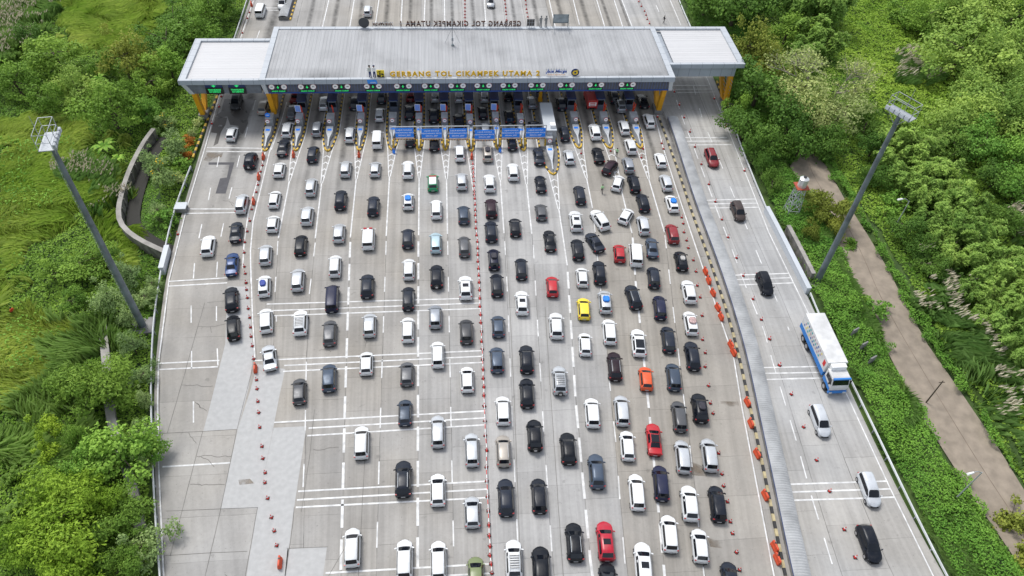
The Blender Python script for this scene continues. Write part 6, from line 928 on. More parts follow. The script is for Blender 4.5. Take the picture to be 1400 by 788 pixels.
def make_vehicle(kind):
    S = PROF[kind]; name = dict(mpv='minivan', suv='suv', hatch='hatchback', sedan='sedan', van='passenger_van', jeep='off_roader', taxi='minivan_taxi', pickup='pickup_truck')[kind]
    r = empty(name, (0, 0, -50)); L0, L1 = S[0][0], S[-1][0]
    rings = [ring(s) for s in S]; n = len(rings[0]); mb = MB(); vs = [(x, bend(x, s[0], s[1]), z) for s, rg in zip(S, rings) for x, z in rg]
    fs = [(i*n+k, i*n+(k+1) % n, (i+1)*n+(k+1) % n, (i+1)*n+k) for i in range(len(S)-1) for k in range(n)]
    fs += [tuple(range(n)), tuple(range((len(S)-1)*n+n-1, (len(S)-1)*n-1, -1))]
    mb.add(vs, fs); body = mb.build('body', PAINT['white'], r, smooth=38)
    bm = bmesh.new(); bm.from_mesh(body.data); bmesh.ops.recalc_face_normals(bm, faces=bm.faces); bm.to_mesh(body.data); bm.free()
    body.material_slots[0].link = 'OBJECT'; body.material_slots[0].material = PAINT['white']
    ic, ir, irr, irb = GL[kind]; A, B = S[ic], S[ir]
    def patch(a, b, v0, v1, s0, nm, m, off=.014, nx=6):
        mb = MB(); vs = []
        nrm = (top_pt(b, 0)-top_pt(a, 0)).cross(Vector((1, 0, 0))); nrm = -nrm.normalized() if nrm.z < 0 else nrm.normalized()
        for v in (v0, (v0+v1)/2, v1):
            for q in range(nx+1):
                s = -s0+2*s0*q/nx; p = top_pt(a, s).lerp(top_pt(b, s), v)+nrm*off; vs.append(tuple(p))
        k = nx+1; f = [(i*k+q, i*k+q+1, (i+1)*k+q+1, (i+1)*k+q) for i in range(2) for q in range(nx)]
        mb.add(vs, f); o = mb.build(nm, m, r, smooth=60); return o
    patch(A, B, .06, .93, .93, 'windshield', M['glass'])
    Rb, Rr = S[irb], S[irr]
    if kind in ('sedan',): patch(Rb, S[4], .1, .9, .9, 'rear_window', M['glass'])
    elif kind == 'pickup': patch(S[3], S[4], .3, .9, .85, 'rear_window', M['glass'])
    else: patch(Rb, Rr, .05, .95, .9, 'rear_window', M['glass'])
    # side glazing
    for sgn in (1, -1):
        mb = MB(); vs = []
        st = S[irr:ir+1] if kind != 'sedan' else S[4:7]
        def sidept(stn, u, y=None):
            yy, w_, zl, zb, wt, zt = stn; e = min(.09, max(.015, (zt-zb)*.5)); a = Vector((w_*.93, yy, zb)); c = Vector((wt, yy, zt-e)); p = a.lerp(c, u); return p
        colsv = []
        fr = S[ir]; ck = S[ic]
        for q in st: colsv.append((sidept(q, .1), sidept(q, .9)))
        f1 = sidept(fr, .9); a1 = sidept(fr, .1).lerp(sidept(ck, .3), .72); colsv.append((a1, f1.lerp(sidept(ck, .6), .58)))
        for a, c in colsv:
            for p in (a, c): vs.append((sgn*(p.x+.013), p.y, p.z))
        f = [(2*i, 2*i+1, 2*i+3, 2*i+2) for i in range(len(colsv)-1)]
        mb.add(vs, f); mb.build('side_window', M['glass'], r)
    wb = 1.32 if L1 < 2.1 else 1.42
    rw = .33 if kind in ('suv', 'jeep', 'pickup') else .3
    hwid = S[4][1]
    for sy in (1, -1):
        for sx in (1, -1):
            mb = MB(); mb.disc((sx*(hwid-.1), sy*wb-.05, rw), rw, 'x', .24, 16, 0); mb.disc((sx*(hwid+.022), sy*wb-.05, rw), rw*.6, 'x', .01, 12, 1)
            mb.build('wheel', [M['rubber'], M['rim']], r)
    for sx in (1, -1):
        mb = MB(); zt_ = S[2][3]
        if kind in ('sedan', 'pickup'): mb.box(sx*.80-.13, L0+.01, zt_-.26, sx*.80+.05*sx, L0+.16, zt_-.06)
        else: mb.box(min(sx*(hwid-.25), sx*(hwid-.045)), L0+.09, zt_-.13, max(sx*(hwid-.25), sx*(hwid-.045)), L0+.2, zt_+.01)
        mb.build('taillight', M['tail'], r)
        mb = MB(); hs_ = S[-2]; hy_ = lambda x_: bend(x_, hs_[0], hs_[1]); hz_ = hs_[3]-.06; mb.add([(sx*.40, hy_(.40)+.10, hz_-.15), (sx*(hs_[1]-.02), hy_(hs_[1])+.04, hz_-.13), (sx*(hs_[1]-.02), hy_(hs_[1])+.0, hz_), (sx*.42, hy_(.42)+.06, hz_), (sx*.40, hy_(.40)-.1, hz_-.15), (sx*(hs_[1]-.02), hy_(hs_[1])-.2, hz_-.13), (sx*(hs_[1]-.02), hy_(hs_[1])-.2, hz_), (sx*.42, hy_(.42)-.1, hz_)], [(0, 1, 2, 3), (3, 2, 6, 7), (0, 3, 7, 4), (1, 5, 6, 2)]); mb.build('headlight', M['lamp'], r)
        mb = MB(); yy = (S[ic][0]*.7+S[ir][0]*.3); zz = S[ic][3]+.06
        mb.add([(sx*(hwid-.06), yy-.02, zz-.03), (sx*(hwid+.19), yy-.09, zz), (sx*(hwid+.19), yy-.09, zz+.13), (sx*(hwid-.04), yy-.02, zz+.12), (sx*(hwid-.06), yy+.1, zz-.03), (sx*(hwid+.17), yy+.03, zz), (sx*(hwid+.17), yy+.03, zz+.13), (sx*(hwid-.04), yy+.1, zz+.12)], [(0, 1, 2, 3), (7, 6, 5, 4), (3, 2, 6, 7), (4, 5, 1, 0), (1, 5, 6, 2)])
        o = mb.build('mirror', PAINT['white'], r); o.material_slots[0].link = 'OBJECT'; o.material_slots[0].material = PAINT['white']
    mb = MB(); mb.box(-.24, L0-.012, .52, .24, L0+.02, .64); mb.build('number_plate', M['plate'], r)
    mb = MB(); mb.box(-.62, L0-.03, .3, .62, L0+.06, .42); mb.build('bumper_trim', M['black'], r); mb = MB(); mb.box(-.45, L1-.12, .34, .45, L1+.01, .46); mb.build('grille', M['black'], r)
    if kind == 'jeep':
        mb = MB(); mb.disc((0, L0-.12, .95), .34, 'y', .2, 18, 0); mb.disc((0, L0-.225, .95), .2, 'y', .01, 14, 1); mb.build('spare_wheel', [M['rubber'], M['rim']], r)
    if kind == 'pickup':
        mb = MB(); mb.box(-.76, -2.42, 1.0, .76, -1.05, 1.09); mb.build('load_bed', M['black'], r)
    if kind == 'taxi':
        mb = MB(); mb.box(-.6, .25, 1.66, .6, .5, 1.8); mb.build('light_bar', M['tail'], r)
    return r
PROTO = {k: make_vehicle(k) for k in PROF}
KM = {k: family(PROTO[k]) for k in PROF}
used = set()
ROOFZ = {k: max(s[5] for s in PROF[k])+.02 for k in PROF}
ROOFC = {k: (PROF[k][GL[k][1]][0]+PROF[k][GL[k][2]][0])/2 for k in PROF}
darkbag = mat('bag_dark', (.03, .028, .04), .7, noise=(3, .3)); bluetarp = mat('tarp_blue', (.01, .22, .75), .6, noise=(3, .3)); whitetarp = mat('tarp_white', (.6, .58, .55), .8, noise=(4, .5)); pinktarp = mat('luggage_pink', (.6, .42, .4), .8, noise=(5, .5)); navytarp = mat('tarp_navy', (.02, .05, .3), .6, noise=(3, .3))
def lump(name, m, sx, sy, sz, seed, z, y, parent):
    rr = random.Random(seed); bm = bmesh.new(); bmesh.ops.create_cube(bm, size=1); bmesh.ops.subdivide_edges(bm, edges=bm.edges, cuts=4, use_grid_fill=True)
    for v in bm.verts:
        k = 1-.22*(abs(v.co.x*2)**4*abs(v.co.y*2)**4); n_ = rr.uniform(.93, 1.05); top = 1.0 if v.co.z < 0 else rr.uniform(.7, 1.05)
        v.co = Vector((v.co.x*sx*k*n_, v.co.y*sy*k*n_, (v.co.z+.5)*sz*top))
    me = bpy.data.meshes.new(name); bm.to_mesh(me); bm.free(); me.materials.append(m)
    for p in me.polygons: p.use_smooth = True
    o = bpy.data.objects.new(name, me); col.objects.link(o); o.location = (0, y, z); o.parent = parent; return o
def extra(r, kind, ex, i):
    z, y = ROOFZ[kind], ROOFC[kind]; wt = PROF[kind][5][4]
    if ex in ('rails', 'rack'):
        mb = MB()
        for s in (1, -1): mb.bar((s*wt*.8, y-.95, z+.03), (s*wt*.8, y+.85, z+.03), .05, .05)
        mb.build('roof_rail', M['steel'], r)
    if ex == 'rack':
        mb = MB()
        for k in range(6): mb.bar((-wt*.78, y-.75+k*.28, z+.08), (wt*.78, y-.75+k*.28, z+.08), .06, .04)
        mb.build('roof_rack', M['black'], r)
    if ex in ('sunroof', 'blackroof'):
        mb = MB(); l = (.55 if ex == 'sunroof' else 1.15); y1 = y+(.5 if kind != 'sedan' else .45); y0 = y1-l*(1.2 if kind != 'sedan' else .9); w_ = wt*.62 if ex == 'sunroof' else wt*.86
        zf = z+.004
        mb.box(-w_, y0, zf-.05, w_, y1, zf); mb.build('sunroof' if ex == 'sunroof' else 'roof_panel', M['glass'], r)
    if ex == 'redlights':
        mb = MB(); yy = PROF[kind][6][0]
        for s in (-1, 1): mb.box(s*.42-.24, yy-.22, z-.06, s*.42+.24, yy+.02, z+.08)
        mb.build('light_bar', M['tail'], r)
    if ex == 'bluebundle': return (bluetarp, .95, 1.0, .3, 'blue tarpaulin bundle')
    if ex == 'whitebundle': return (whitetarp, .7, .8, .3, 'white cloth bundle')
    if ex == 'luggage': return (pinktarp, 1.0, 1.1, .32, 'pale pink luggage')
    if ex == 'roofbox': return (darkbag, .85, 1.15, .3, 'dark roof bag')
    if ex == 'cargorack': return (navytarp, .8, 1.1, .25, 'blue bundle')
KN = dict(mpv='minivan', suv='SUV', hatch='hatchback', sedan='sedan', van='passenger van', jeep='off-roader', taxi='minivan', pickup='pickup')
CN = dict(white='white', silver='silver', greysilver='grey silver', grey='dark grey', slate='slate grey', black='black', navy='dark navy', blue='blue', maroonblack='maroon black', red='red', redbright='bright red', darkred='dark red', yellow='yellow', orange='orange', paleblue='pale blue', brown='dark brown', beige='beige', olive='olive green', green='green and white')
XN = dict(rails=' with roof rails', rack=' with roof rack', sunroof=' with sunroof', blackroof=' with black roof', redlights=' with red roof lights', bluebundle=' carrying a blue bundle', whitebundle=' carrying a white bundle', luggage=' carrying pink luggage', roofbox=' with roof bag', cargorack=' carrying a blue bundle')
lanes = {}
for i, c in enumerate(CARS): lanes.setdefault(c[6], []).append((-c[1], i))
rank = {}
for ln_, L in lanes.items():
    for k, (_, i) in enumerate(sorted(L)): rank[i] = k
def lanetext(c, i):
    ln_ = c[6]
    if ln_ == 20: return f'{ordw[rank[i]]} oncoming car from the gate on the right road'
    if ln_ == 21: return 'coming towards the gate on its far side' if c[1] > 140 else 'facing the camera under the left wing of the gate'
    if ln_ == 22: return 'beyond the gate at upper left, driving away' if c[0] < -28 else 'beyond the gate roof beside the white lane lines'
    if ln_ <= 1: return f'{ordw[rank[i]]} from the gate on the open left lanes'
    return f'{ordw[rank[i]]} from booths in {ordw[ln_-2]} queue from left'
BAD = set()
for i, (x, y, h, kind, colr, ex, ln_) in enumerate(CARS):
    if kind in used: r = copy_tree(PROTO[kind], KM[kind]); ch = KM[kind][r] if r in KM[kind] else list(r.children)
    else: r = PROTO[kind]; used.add(kind); ch = KM[kind][r]
    if kind in used and r is not PROTO[kind]: pass
    r.location = (x, y, 0.0); r.rotation_euler = (0, 0, h)
    rr = random.Random(i*7+1); s = 1+rr.uniform(-.05, .06); r.scale = (1+rr.uniform(-.03, .04), s, 1+rr.uniform(-.06, .05))
    for o in ch:
        k = o.name.split('.')[0]
        if k in ('body', 'mirror'):
            o.material_slots[0].link = 'OBJECT'; o.material_slots[0].material = PAINT[colr]
    EXTRA_TODO = ex
    tag(r, f'{CN[colr]} {KN[kind]}{XN.get(ex, "")}, {lanetext(r and CARS[i], i)}', 'car' if kind not in ('van', 'taxi', 'pickup') else ('van' if kind != 'pickup' else 'pickup'), 'cars queueing at the toll gate' if ln_ not in (20, 21, 22) else 'cars on the through road')
    VEH = (r, kind, ex, i)
    CARS[i] = CARS[i]+(r,)
# extras once every copy exists, so that copies of a kind do not inherit them
for i, c in enumerate(CARS):
    r = c[7]; res = extra(r, c[3], c[5], i)
    if c[3] == 'taxi':
        mb = MB(); st = PROF['taxi']; z = ROOFZ['taxi']; mb.box(-.56, -1.55, z-.06, .56, .2, z+.005); mb.build('roof_panel', PAINT['white'], r, bevel=.02)
    if res:
        m_, sx, sy, sz, what = res
        o = lump('roof_cargo', m_, sx, sy, sz, i, 0, 0, None); o.parent = None
        q = Vector((0, ROOFC[c[3]]+.15, 0)); q.rotate(r.rotation_euler); o.location = (c[0]+q.x, c[1]+q.y, ROOFZ[c[3]]*r.scale.z-.01); o.rotation_euler = (0, 0, c[2])
        tag(o, f'{what} on the {CN[c[4]]} {KN[c[3]]}, {lanetext(c, i)}', 'roof cargo')

# big refrigerated truck on the right road (faces the camera)
(bx, by), (fx_, fy_) = TRUCK
hd = math.atan2(-(fx_-bx), fy_-by)
def box_truck():
    ctr = Vector(((bx+fx_)/2, (by+fy_)/2)); r = empty('box_truck', (ctr.x, ctr.y, 0), hd); tag(r, 'long white and blue box truck with coloured dots on its side, on the right road', 'truck')
    L = 9.6; wh = mat('truck_white', (.68, .68, .67), .55, noise=(.7, .3)); bl = mat('truck_blue', (.02, .17, .5), .5)
    mb = MB(); mb.box(-1.22, -L/2, 1.75, 1.22, 2.75, 3.55); mb.build('cargo_box', wh, r, bevel=.04)
    mb = MB(); mb.box(-1.235, -L/2+.02, 1.05, 1.235, 2.73, 1.745); mb.build('blue_skirt', bl, r)
    mb = MB(); mb.box(-.5, -L/2, .6, .5, 4.4, 1.045); mb.build('chassis', M['black'], r)
    cb = [mat('dot_'+n, c, .5) for n, c in (('teal', (.05, .3, .32)), ('navy', (.03, .1, .3)), ('mauve', (.35, .25, .3)), ('yellow', (.6, .5, .15)))]
    for sx in (1, -1):
        mb = MB(); rr = random.Random(4)
        for a in range(10):
            for b_ in range(3): mb.disc((sx*1.227, -4.0+a*.52+b_*.2, 2.25+b_*.4), .15, 'x', .012, 10, rr.randrange(4))
        mb.build('side_dots', cb, r)
        mb = MB(); mb.box(sx*1.227-.01, 1.9, 2.3, sx*1.227+.01, 2.4, 3.1); mb.build('side_logo', M['redring'], r)
    mb = MB(); mb.box(-.9, 2.76, 2.2, .9, 3.35, 3.45); mb.box(-.35, 3.36, 2.7, .3, 3.38, 3.3); mb.build('cooling_unit', M['white'], r, bevel=.05)
    # cab with a sloping front
    P = [(3.0, .9), (4.85, .9), (4.92, 1.5), (4.82, 1.9), (4.5, 2.75), (4.2, 2.85), (3.0, 2.85)]
    mb = MB(); n = len(P); vs = [(x, y, z) for x in (-1.1, 1.1) for y, z in P]
    mb.add(vs, [tuple(range(n)), tuple(range(2*n-1, n-1, -1))]+[(k, n+k, n+(k+1) % n, (k+1) % n) for k in range(n)]); cabo = mb.build('cab', wh, r, bevel=.06)
    mb = MB(); mb.add([(-1.0, 4.835, 1.93), (1.0, 4.835, 1.93), (.95, 4.535, 2.70), (-.95, 4.535, 2.70)], [(0, 1, 2, 3)]); mb.build('windshield', M['glass'], r)
    mb = MB(); mb.box(-1.05, 4.5, 2.78, 1.05, 4.72, 2.98); mb.build('sun_visor', bl, r)
    mb = MB(); mb.box(-1.12, 4.7, .5, 1.12, 5.0, .895); mb.build('bumper', bl, r, bevel=.04)
    mb = MB(); mb.add([(-1.13, 3.0, .9), (-1.13, 4.86, .9), (-1.13, 4.8, 1.35), (-1.13, 3.0, 1.6), (1.13, 3.0, .9), (1.13, 4.86, .9), (1.13, 4.8, 1.35), (1.13, 3.0, 1.6)], [(0, 3, 2, 1), (4, 5, 6, 7)]); mb.build('cab_stripe', bl, r)
    for sx in (1, -1):
        mb = MB(); mb.add([(sx*1.118, 3.3, 1.85), (sx*1.118, 4.7, 1.85), (sx*1.118, 4.45, 2.6), (sx*1.118, 3.3, 2.6)], [(0, 1, 2, 3)]); mb.build('side_window', M['glass'], r)
        mb = MB(); mb.box(sx*1.3-.1, 4.5, 1.9, sx*1.3+.1, 4.6, 2.4); mb.bar((sx*1.1, 4.55, 2.2), (sx*1.3, 4.55, 2.2), .04, .04); mb.build('mirror', M['black'], r)
        mb = MB(); mb.box(sx*.85-.18, 4.99, .55, sx*.85+.18, 5.02, .8); mb.build('headlight', M['lamp'], r)
        for wy in (3.9, -2.0, -3.2):
            mb = MB(); mb.disc((sx*1.0, wy, .5), .5, 'x', .4, 20, 0); mb.disc((sx*1.21, wy, .5), .27, 'x', .02, 14, 1); mb.build('wheel', [M['rubber'], M['rim']], r)
    r.scale = (1.1, 1.13, 1.08); return r
box_truck()
def small_red_truck():
    x, y = REDTRUCK; r = empty('small_truck', (x, y, 0)); tag(r, 'small red and white box truck under the right half of the gate', 'truck')
    red = paint('truck_red', (.45, .03, .03))
    mb = MB(); mb.box(-.95, -2.6, .85, .95, .9, 2.4); mb.build('cargo_box', red, r, bevel=.03)
    mb = MB(); mb.box(-.7, -2.63, 1.25, .7, -2.605, 2.0); mb.build('rear_panel', M['white'], r)
    mb = MB(); mb.box(-.5, -2.66, 1.75, .5, -2.635, 1.9); mb.box(-.5, -2.66, 1.4, .5, -2.635, 1.55); mb.build('panel_lettering', M['redring'], r)
    mb = MB(); mb.box(-.9, 1.0, .5, .9, 2.5, 1.3); mb.add([(-.88, 1.0, 1.3), (.88, 1.0, 1.3), (.88, 2.45, 1.3), (-.88, 2.45, 1.3), (-.8, 1.05, 2.0), (.8, 1.05, 2.0), (.8, 2.05, 2.0), (-.8, 2.05, 2.0)], [(4, 5, 6, 7), (0, 1, 5, 4), (1, 2, 6, 5), (2, 3, 7, 6), (3, 0, 4, 7)]); mb.build('cab', red, r)
    mb = MB(); mb.add([(-.8, 2.43, 1.36), (.8, 2.43, 1.36), (.74, 2.1, 1.94), (-.74, 2.1, 1.94)], [(0, 1, 2, 3)]); mb.build('windshield', M['glass'], r)
    mb = MB(); mb.box(-.4, -2.55, .45, .4, 2.3, .845); mb.build('chassis', M['black'], r)
    for sx in (1, -1):
        mb = MB(); mb.box(sx*.8-.12, -2.64, .65, sx*.8+.12, -2.55, .83); mb.build('taillight', M['tail'], r)
        for wy in (1.6, -1.6): mb = MB(); mb.disc((sx*.82, wy, .36), .36, 'x', .25, 16); mb.build('wheel', M['rubber'], r)
small_red_truck()

# ------------------------------------------------------------------ cones, barriers, chain
def cone():
    mb = MB(); mb.box(-.24, -.24, 0, .24, .24, .05, 1); mb.tube((0, 0, .05), (0, 0, .36), .19, .12, 10, 0, False); mb.tube((0, 0, .36), (0, 0, .54), .12, .078, 10, 2, False); mb.tube((0, 0, .54), (0, 0, .78), .078, .03, 10, 0)
    return mb.build('traffic_cone', [M['cone'], M['black'], M['white']])
conep = None
def cones(P, label, group, tilt=.06, s=.88, rz=None):
    global conep
    for x, y in P:
        if conep is None: conep = cone(); o = conep
        else: o = conep.copy(); col.objects.link(o)
        o.location = (x, y, 0); o.rotation_euler = (0, 0, random.uniform(0, 1.5)); o.scale = (s, s, s); tag(o, label, 'traffic cone', group)
cones(CONES['left'], 'small red traffic cone in the curving cone row along the left lanes', 'cones in the left row')
cones(CONES['shoulder'], 'red traffic cone on the white edge line at the far left roadside', 'cones on the left edge line')
cones(CONES['centre'], 'red traffic cone in the straight chained row down the middle of the plaza', 'cones in the middle row')
cones(CONES['right'], 'red traffic cone in the row right of the queues, before the striped median kerb', 'cones right of the queues')
cones(CONES['road'], 'red traffic cone between the lanes of the right road', 'cones on the right road')
cones(CONES['edge'], 'small red traffic cone on the outer edge line of the right road', 'cones on the right edge line')
cones(CONES['nose'], 'red traffic cone around the noses of the three rightmost toll islands', 'cones by the right islands')
for k, P in enumerate(CONES['tops']):
    cones(P, ['red traffic cone in the leftmost cone row beyond the gate roof', 'red traffic cone in the second cone row beyond the gate roof', 'red traffic cone in the third cone row beyond the gate roof', 'red traffic cone in the rightmost cone row beyond the gate roof', 'red traffic cone beyond the left wing of the gate'][k], f'{ordw[k]} cone row beyond the gate')
# red and white chain of bars between the middle cones
Q = sorted(CONES['centre'], key=lambda p: p[1]); mb = MB()
for a, b in zip(Q[:-1], Q[1:]):
    L_ = math.dist(a, b)
    if L_ > 6: continue
    n = max(2, int(L_/.55))
    for k in range(n):
        t0, t1 = k/n, (k+1)/n; z0 = .62-.5*math.sin(math.pi*t0)*.35; z1 = .62-.5*math.sin(math.pi*t1)*.35
        mb.tube((a[0]+(b[0]-a[0])*t0, a[1]+(b[1]-a[1])*t0, z0), (a[0]+(b[0]-a[0])*t1, a[1]+(b[1]-a[1])*t1, z1), .045, .045, 5, k % 2)
tag(mb.build('plastic_chain', [M['white'], M['cone']]), 'red and white plastic chain strung along the middle row of cones', 'chain')
def water_barrier():
    bm = bmesh.new(); P = [(-.23, 0), (.23, 0), (.23, .3), (.15, .5), (.1, .95), (-.1, .95), (-.15, .5), (-.23, .3)]
    mb = MB(); n = len(P); ys = [-.6, -.48, .48, .6]; sc = [.86, 1, 1, .86]
    vs = [(x*s, y, z*(1 if s == 1 else .95)) for y, s in zip(ys, sc) for x, z in P]
    mb.add(vs, [(i*n+k, i*n+(k+1) % n, (i+1)*n+(k+1) % n, (i+1)*n+k) for i in range(3) for k in range(n)]+[tuple(range(n-1, -1, -1)), tuple(range(3*n, 4*n))])
    r = empty('water_barrier', (0, 0, 0)); mb.build('barrier_body', M['orange'], r, bevel=.04)
    mb = MB(); mb.disc((0, .2, .97), .09, 'z', .06, 10); mb.build('filler_cap', M['black'], r)
    return r
wbp = None
def wbar(P, label, group, rz):
    global wbp, wbk
    for i, (x, y) in enumerate(P):
        if wbp is None: wbp = water_barrier(); wbk = family(wbp); o = wbp
        else: o = copy_tree(wbp, wbk)
        o.location = (x, y, 0); o.rotation_euler = (0, 0, rz+random.uniform(-.1, .1)); tag(o, label, 'barrier', group)
wbar(WB_RIGHT, 'orange plastic water barrier standing along the striped median kerb', 'water barriers along the median', .13)
wbar(WB_NOSE[:5], 'orange plastic water barrier at the nose of a toll island', 'water barriers at the island noses', .0)
wbar(WB_NOSE[5:9], 'orange plastic water barrier within the left cone row', 'water barriers in the left cone row', .1)
wbar(WB_NOSE[9:], 'orange plastic water barrier beyond the gate at upper left', 'water barrier at upper left', .2)

# ------------------------------------------------------------------ masts, lamps, tank
def light_mast(x, y, h, face, label, g):
    r = empty('light_mast', (x, y, g), face); tag(r, label, 'light mast'); h -= g
    mb = MB(); mb.tube((0, 0, 0), (0, 0, h-.4), .48, .26, 12); mb.build('pole', M['pole'], r, smooth=40)
    mb = MB(); mb.box(-1.4, -1.4, -.5, 1.4, 1.4, .22); mb.tube((0, 0, .12), (0, 0, .3), .62, .62, 12); mb.build('base_plinth', M['wallc'], r)
    mb = MB()
    for s in (-.16, .16): mb.tube((s, .52, 2), (s, .34, h-.5), .025, .025, 4)
    for k in range(int((h-3)/.8)): z = 2.3+k*.8; yy = .52-.18*(z-2)/(h-2.5); mb.tube((-.16, yy, z), (.16, yy, z), .02, .02, 4)
    mb.build('ladder', M['steel'], r)
    mb = MB(); mb.box(-1.7, -.75, h-.45, 1.7, .75, h-.37)
    for s in (-1.2, 1.2): mb.bar((s, -.7, h-.45), (0, 0, h-2.2), .07, .07)
    mb.build('platform', M['steel'], r)
    mb = MB()
    for xx in (-1.65, 0, 1.65):
        for yy in (-.7, .7): mb.tube((xx, yy, h-.35), (xx, yy, h+1.5), .035, .035, 5)
    for z in (h+.5, h+1.5):
        for a, b in (((-1.65, -.7), (1.65, -.7)), ((1.65, -.7), (1.65, .7)), ((1.65, .7), (-1.65, .7)), ((-1.65, .7), (-1.65, -.7))): mb.tube((*a, z), (*b, z), .035, .035, 5)
    mb.tube((0, .7, h+1.5), (0, .7, h+2.8), .03, .02, 5); mb.build('railing', M['steel'], r)
    for k in range(5):
        xx = -1.4+k*.7; mb = MB(); mb.box(xx-.26, -1.0, h-.3, xx+.26, -.76, h+.2); o = mb.build('floodlight', M['steel'], r)
        mb = MB(); mb.box(xx-.22, -1.04, h-.25, xx+.22, -1.002, h+.15); mb.build('lamp_glass', M['lamp'], o)
def gz(x, y): return float(ground_z(np.array([x]), np.array([y]))[0])
x, y = POS['MAST_L']; light_mast(x, y, 30.8, R(98), 'tall grey floodlight mast with platform standing among shrubs left of the plaza', -.1)
x, y = POS['MAST_R']; light_mast(x, y, 30.0, R(-60), 'tall grey floodlight mast with platform on the green bank right of the road', -.3)
def street_lamp(x, y, h, face, label):
    g = gz(x, y); r = empty('street_lamp', (x, y, g), face); tag(r, label, 'street lamp')
    mb = MB(); mb.tube((0, 0, -.2), (0, 0, h-.6), .1, .06, 8); mb.build('pole', M['steel'], r)
    mb = MB(); P = [(0, 0, h-.65)]+[(-.15-1.5*t, 0, h-.6+.75*math.sin(t*1.9)) for t in (.05, .25, .5, .75, 1.0)]; mb.path(P, .05, 6); a = mb.build('arm', M['steel'], r)
    mb = MB(); e = P[-1]; mb.add([(e[0]-.8, -.16, e[2]-.02), (e[0]+.1, -.12, e[2]-.02), (e[0]+.1, .12, e[2]-.02), (e[0]-.8, .16, e[2]-.02), (e[0]-.75, -.1, e[2]+.16), (e[0]+.05, -.07, e[2]+.14), (e[0]+.05, .07, e[2]+.14), (e[0]-.75, .1, e[2]+.16)], [(3, 2, 1, 0), (4, 5, 6, 7), (0, 1, 5, 4), (1, 2, 6, 5), (2, 3, 7, 6), (3, 0, 4, 7)]); mb.build('lamp_head', M['white'], r)
x, y = POS['LAMP1']; street_lamp(x, y, 7.2, R(10), 'curved grey street lamp among the bushes right of the dirt track')
x, y = POS['LAMP2']; street_lamp(x, y, 7.2, R(12), 'curved grey street lamp on the green bank at lower right, before the dirt track')
x, y = POS['POLE']; r = empty('utility_pole', (x, y, gz(x, y))); tag(r, 'short thin dark pole on the bank beside the dirt track', 'pole')
mb = MB(); mb.tube((0, 0, -.3), (0, 0, 5.0), .1, .07, 8); mb.build('pole', M['bark'], r); mb = MB(); mb.bar((-.4, 0, 4.7), (.4, 0, 4.7), .08, .08); mb.build('cross_arm', M['bark'], r)
x, y = POS['TANK']; g = gz(x, y); tw = empty('water_tower', (x, y, g)); tag(tw, 'round steel water tank on a red topped lattice tower beside the right road', 'water tank')
mb = MB(); T = 6.0
for sx in (1, -1):
    for sy in (1, -1): mb.bar((sx*1.0, sy*1.0, -.3), (sx*.6, sy*.6, T), .1, .1)
for k in range(4):
    a, b = 1.0-.1*k, .9-.1*k; z0, z1 = k*T/4, (k+1)*T/4
    for s in (1, -1): mb.bar((-a, s*a, z0), (b, s*b, z1), .05, .05); mb.bar((s*a, -a, z0), (s*b, b, z1), .05, .05); mb.bar((-b, s*b, z1), (b, s*b, z1), .06, .06); mb.bar((s*b, -b, z1), (s*b, b, z1), .06, .06)
mb.build('lattice_legs', M['steel'], tw)
mb = MB(); mb.box(-1.0, -1.0, T, 1.0, 1.0, T+.14); mb.build('platform', mat('platform_red', (.32, .06, .03), .7), tw)
mb = MB(); mb.tube((0, 0, T+.14), (0, 0, T+1.6), .72, .72, 20); mb.tube((0, 0, T+1.6), (0, 0, T+1.85), .72, .25, 20); mb.build('tank', mat('tank_steel', (.6, .61, .6), .3, .5), tw, smooth=40)
mb = MB(); mb.disc((0, 0, T+1.9), .27, 'z', .12, 14); mb.build('tank_lid', M['black'], tw)
for k, (x, y) in enumerate(SLABS):
    g = gz(x, y); r = empty('concrete_slab', (x, y, g)); r.rotation_euler = (0, 0, R(25))
    mb = MB(); mb.box(-.55, -.1, -.2, .55, .1, 1.9); o = mb.build('slab', M['wallc'], r, bevel=.02); mb = MB(); mb.box(-.6, -.16, -.3, .6, .16, -.05); mb.build('footing', M['dwall'], r)
    tag(r, 'upright grey concrete slab in the creepers beside the truck', 'concrete slab', 'concrete slabs on the bank')

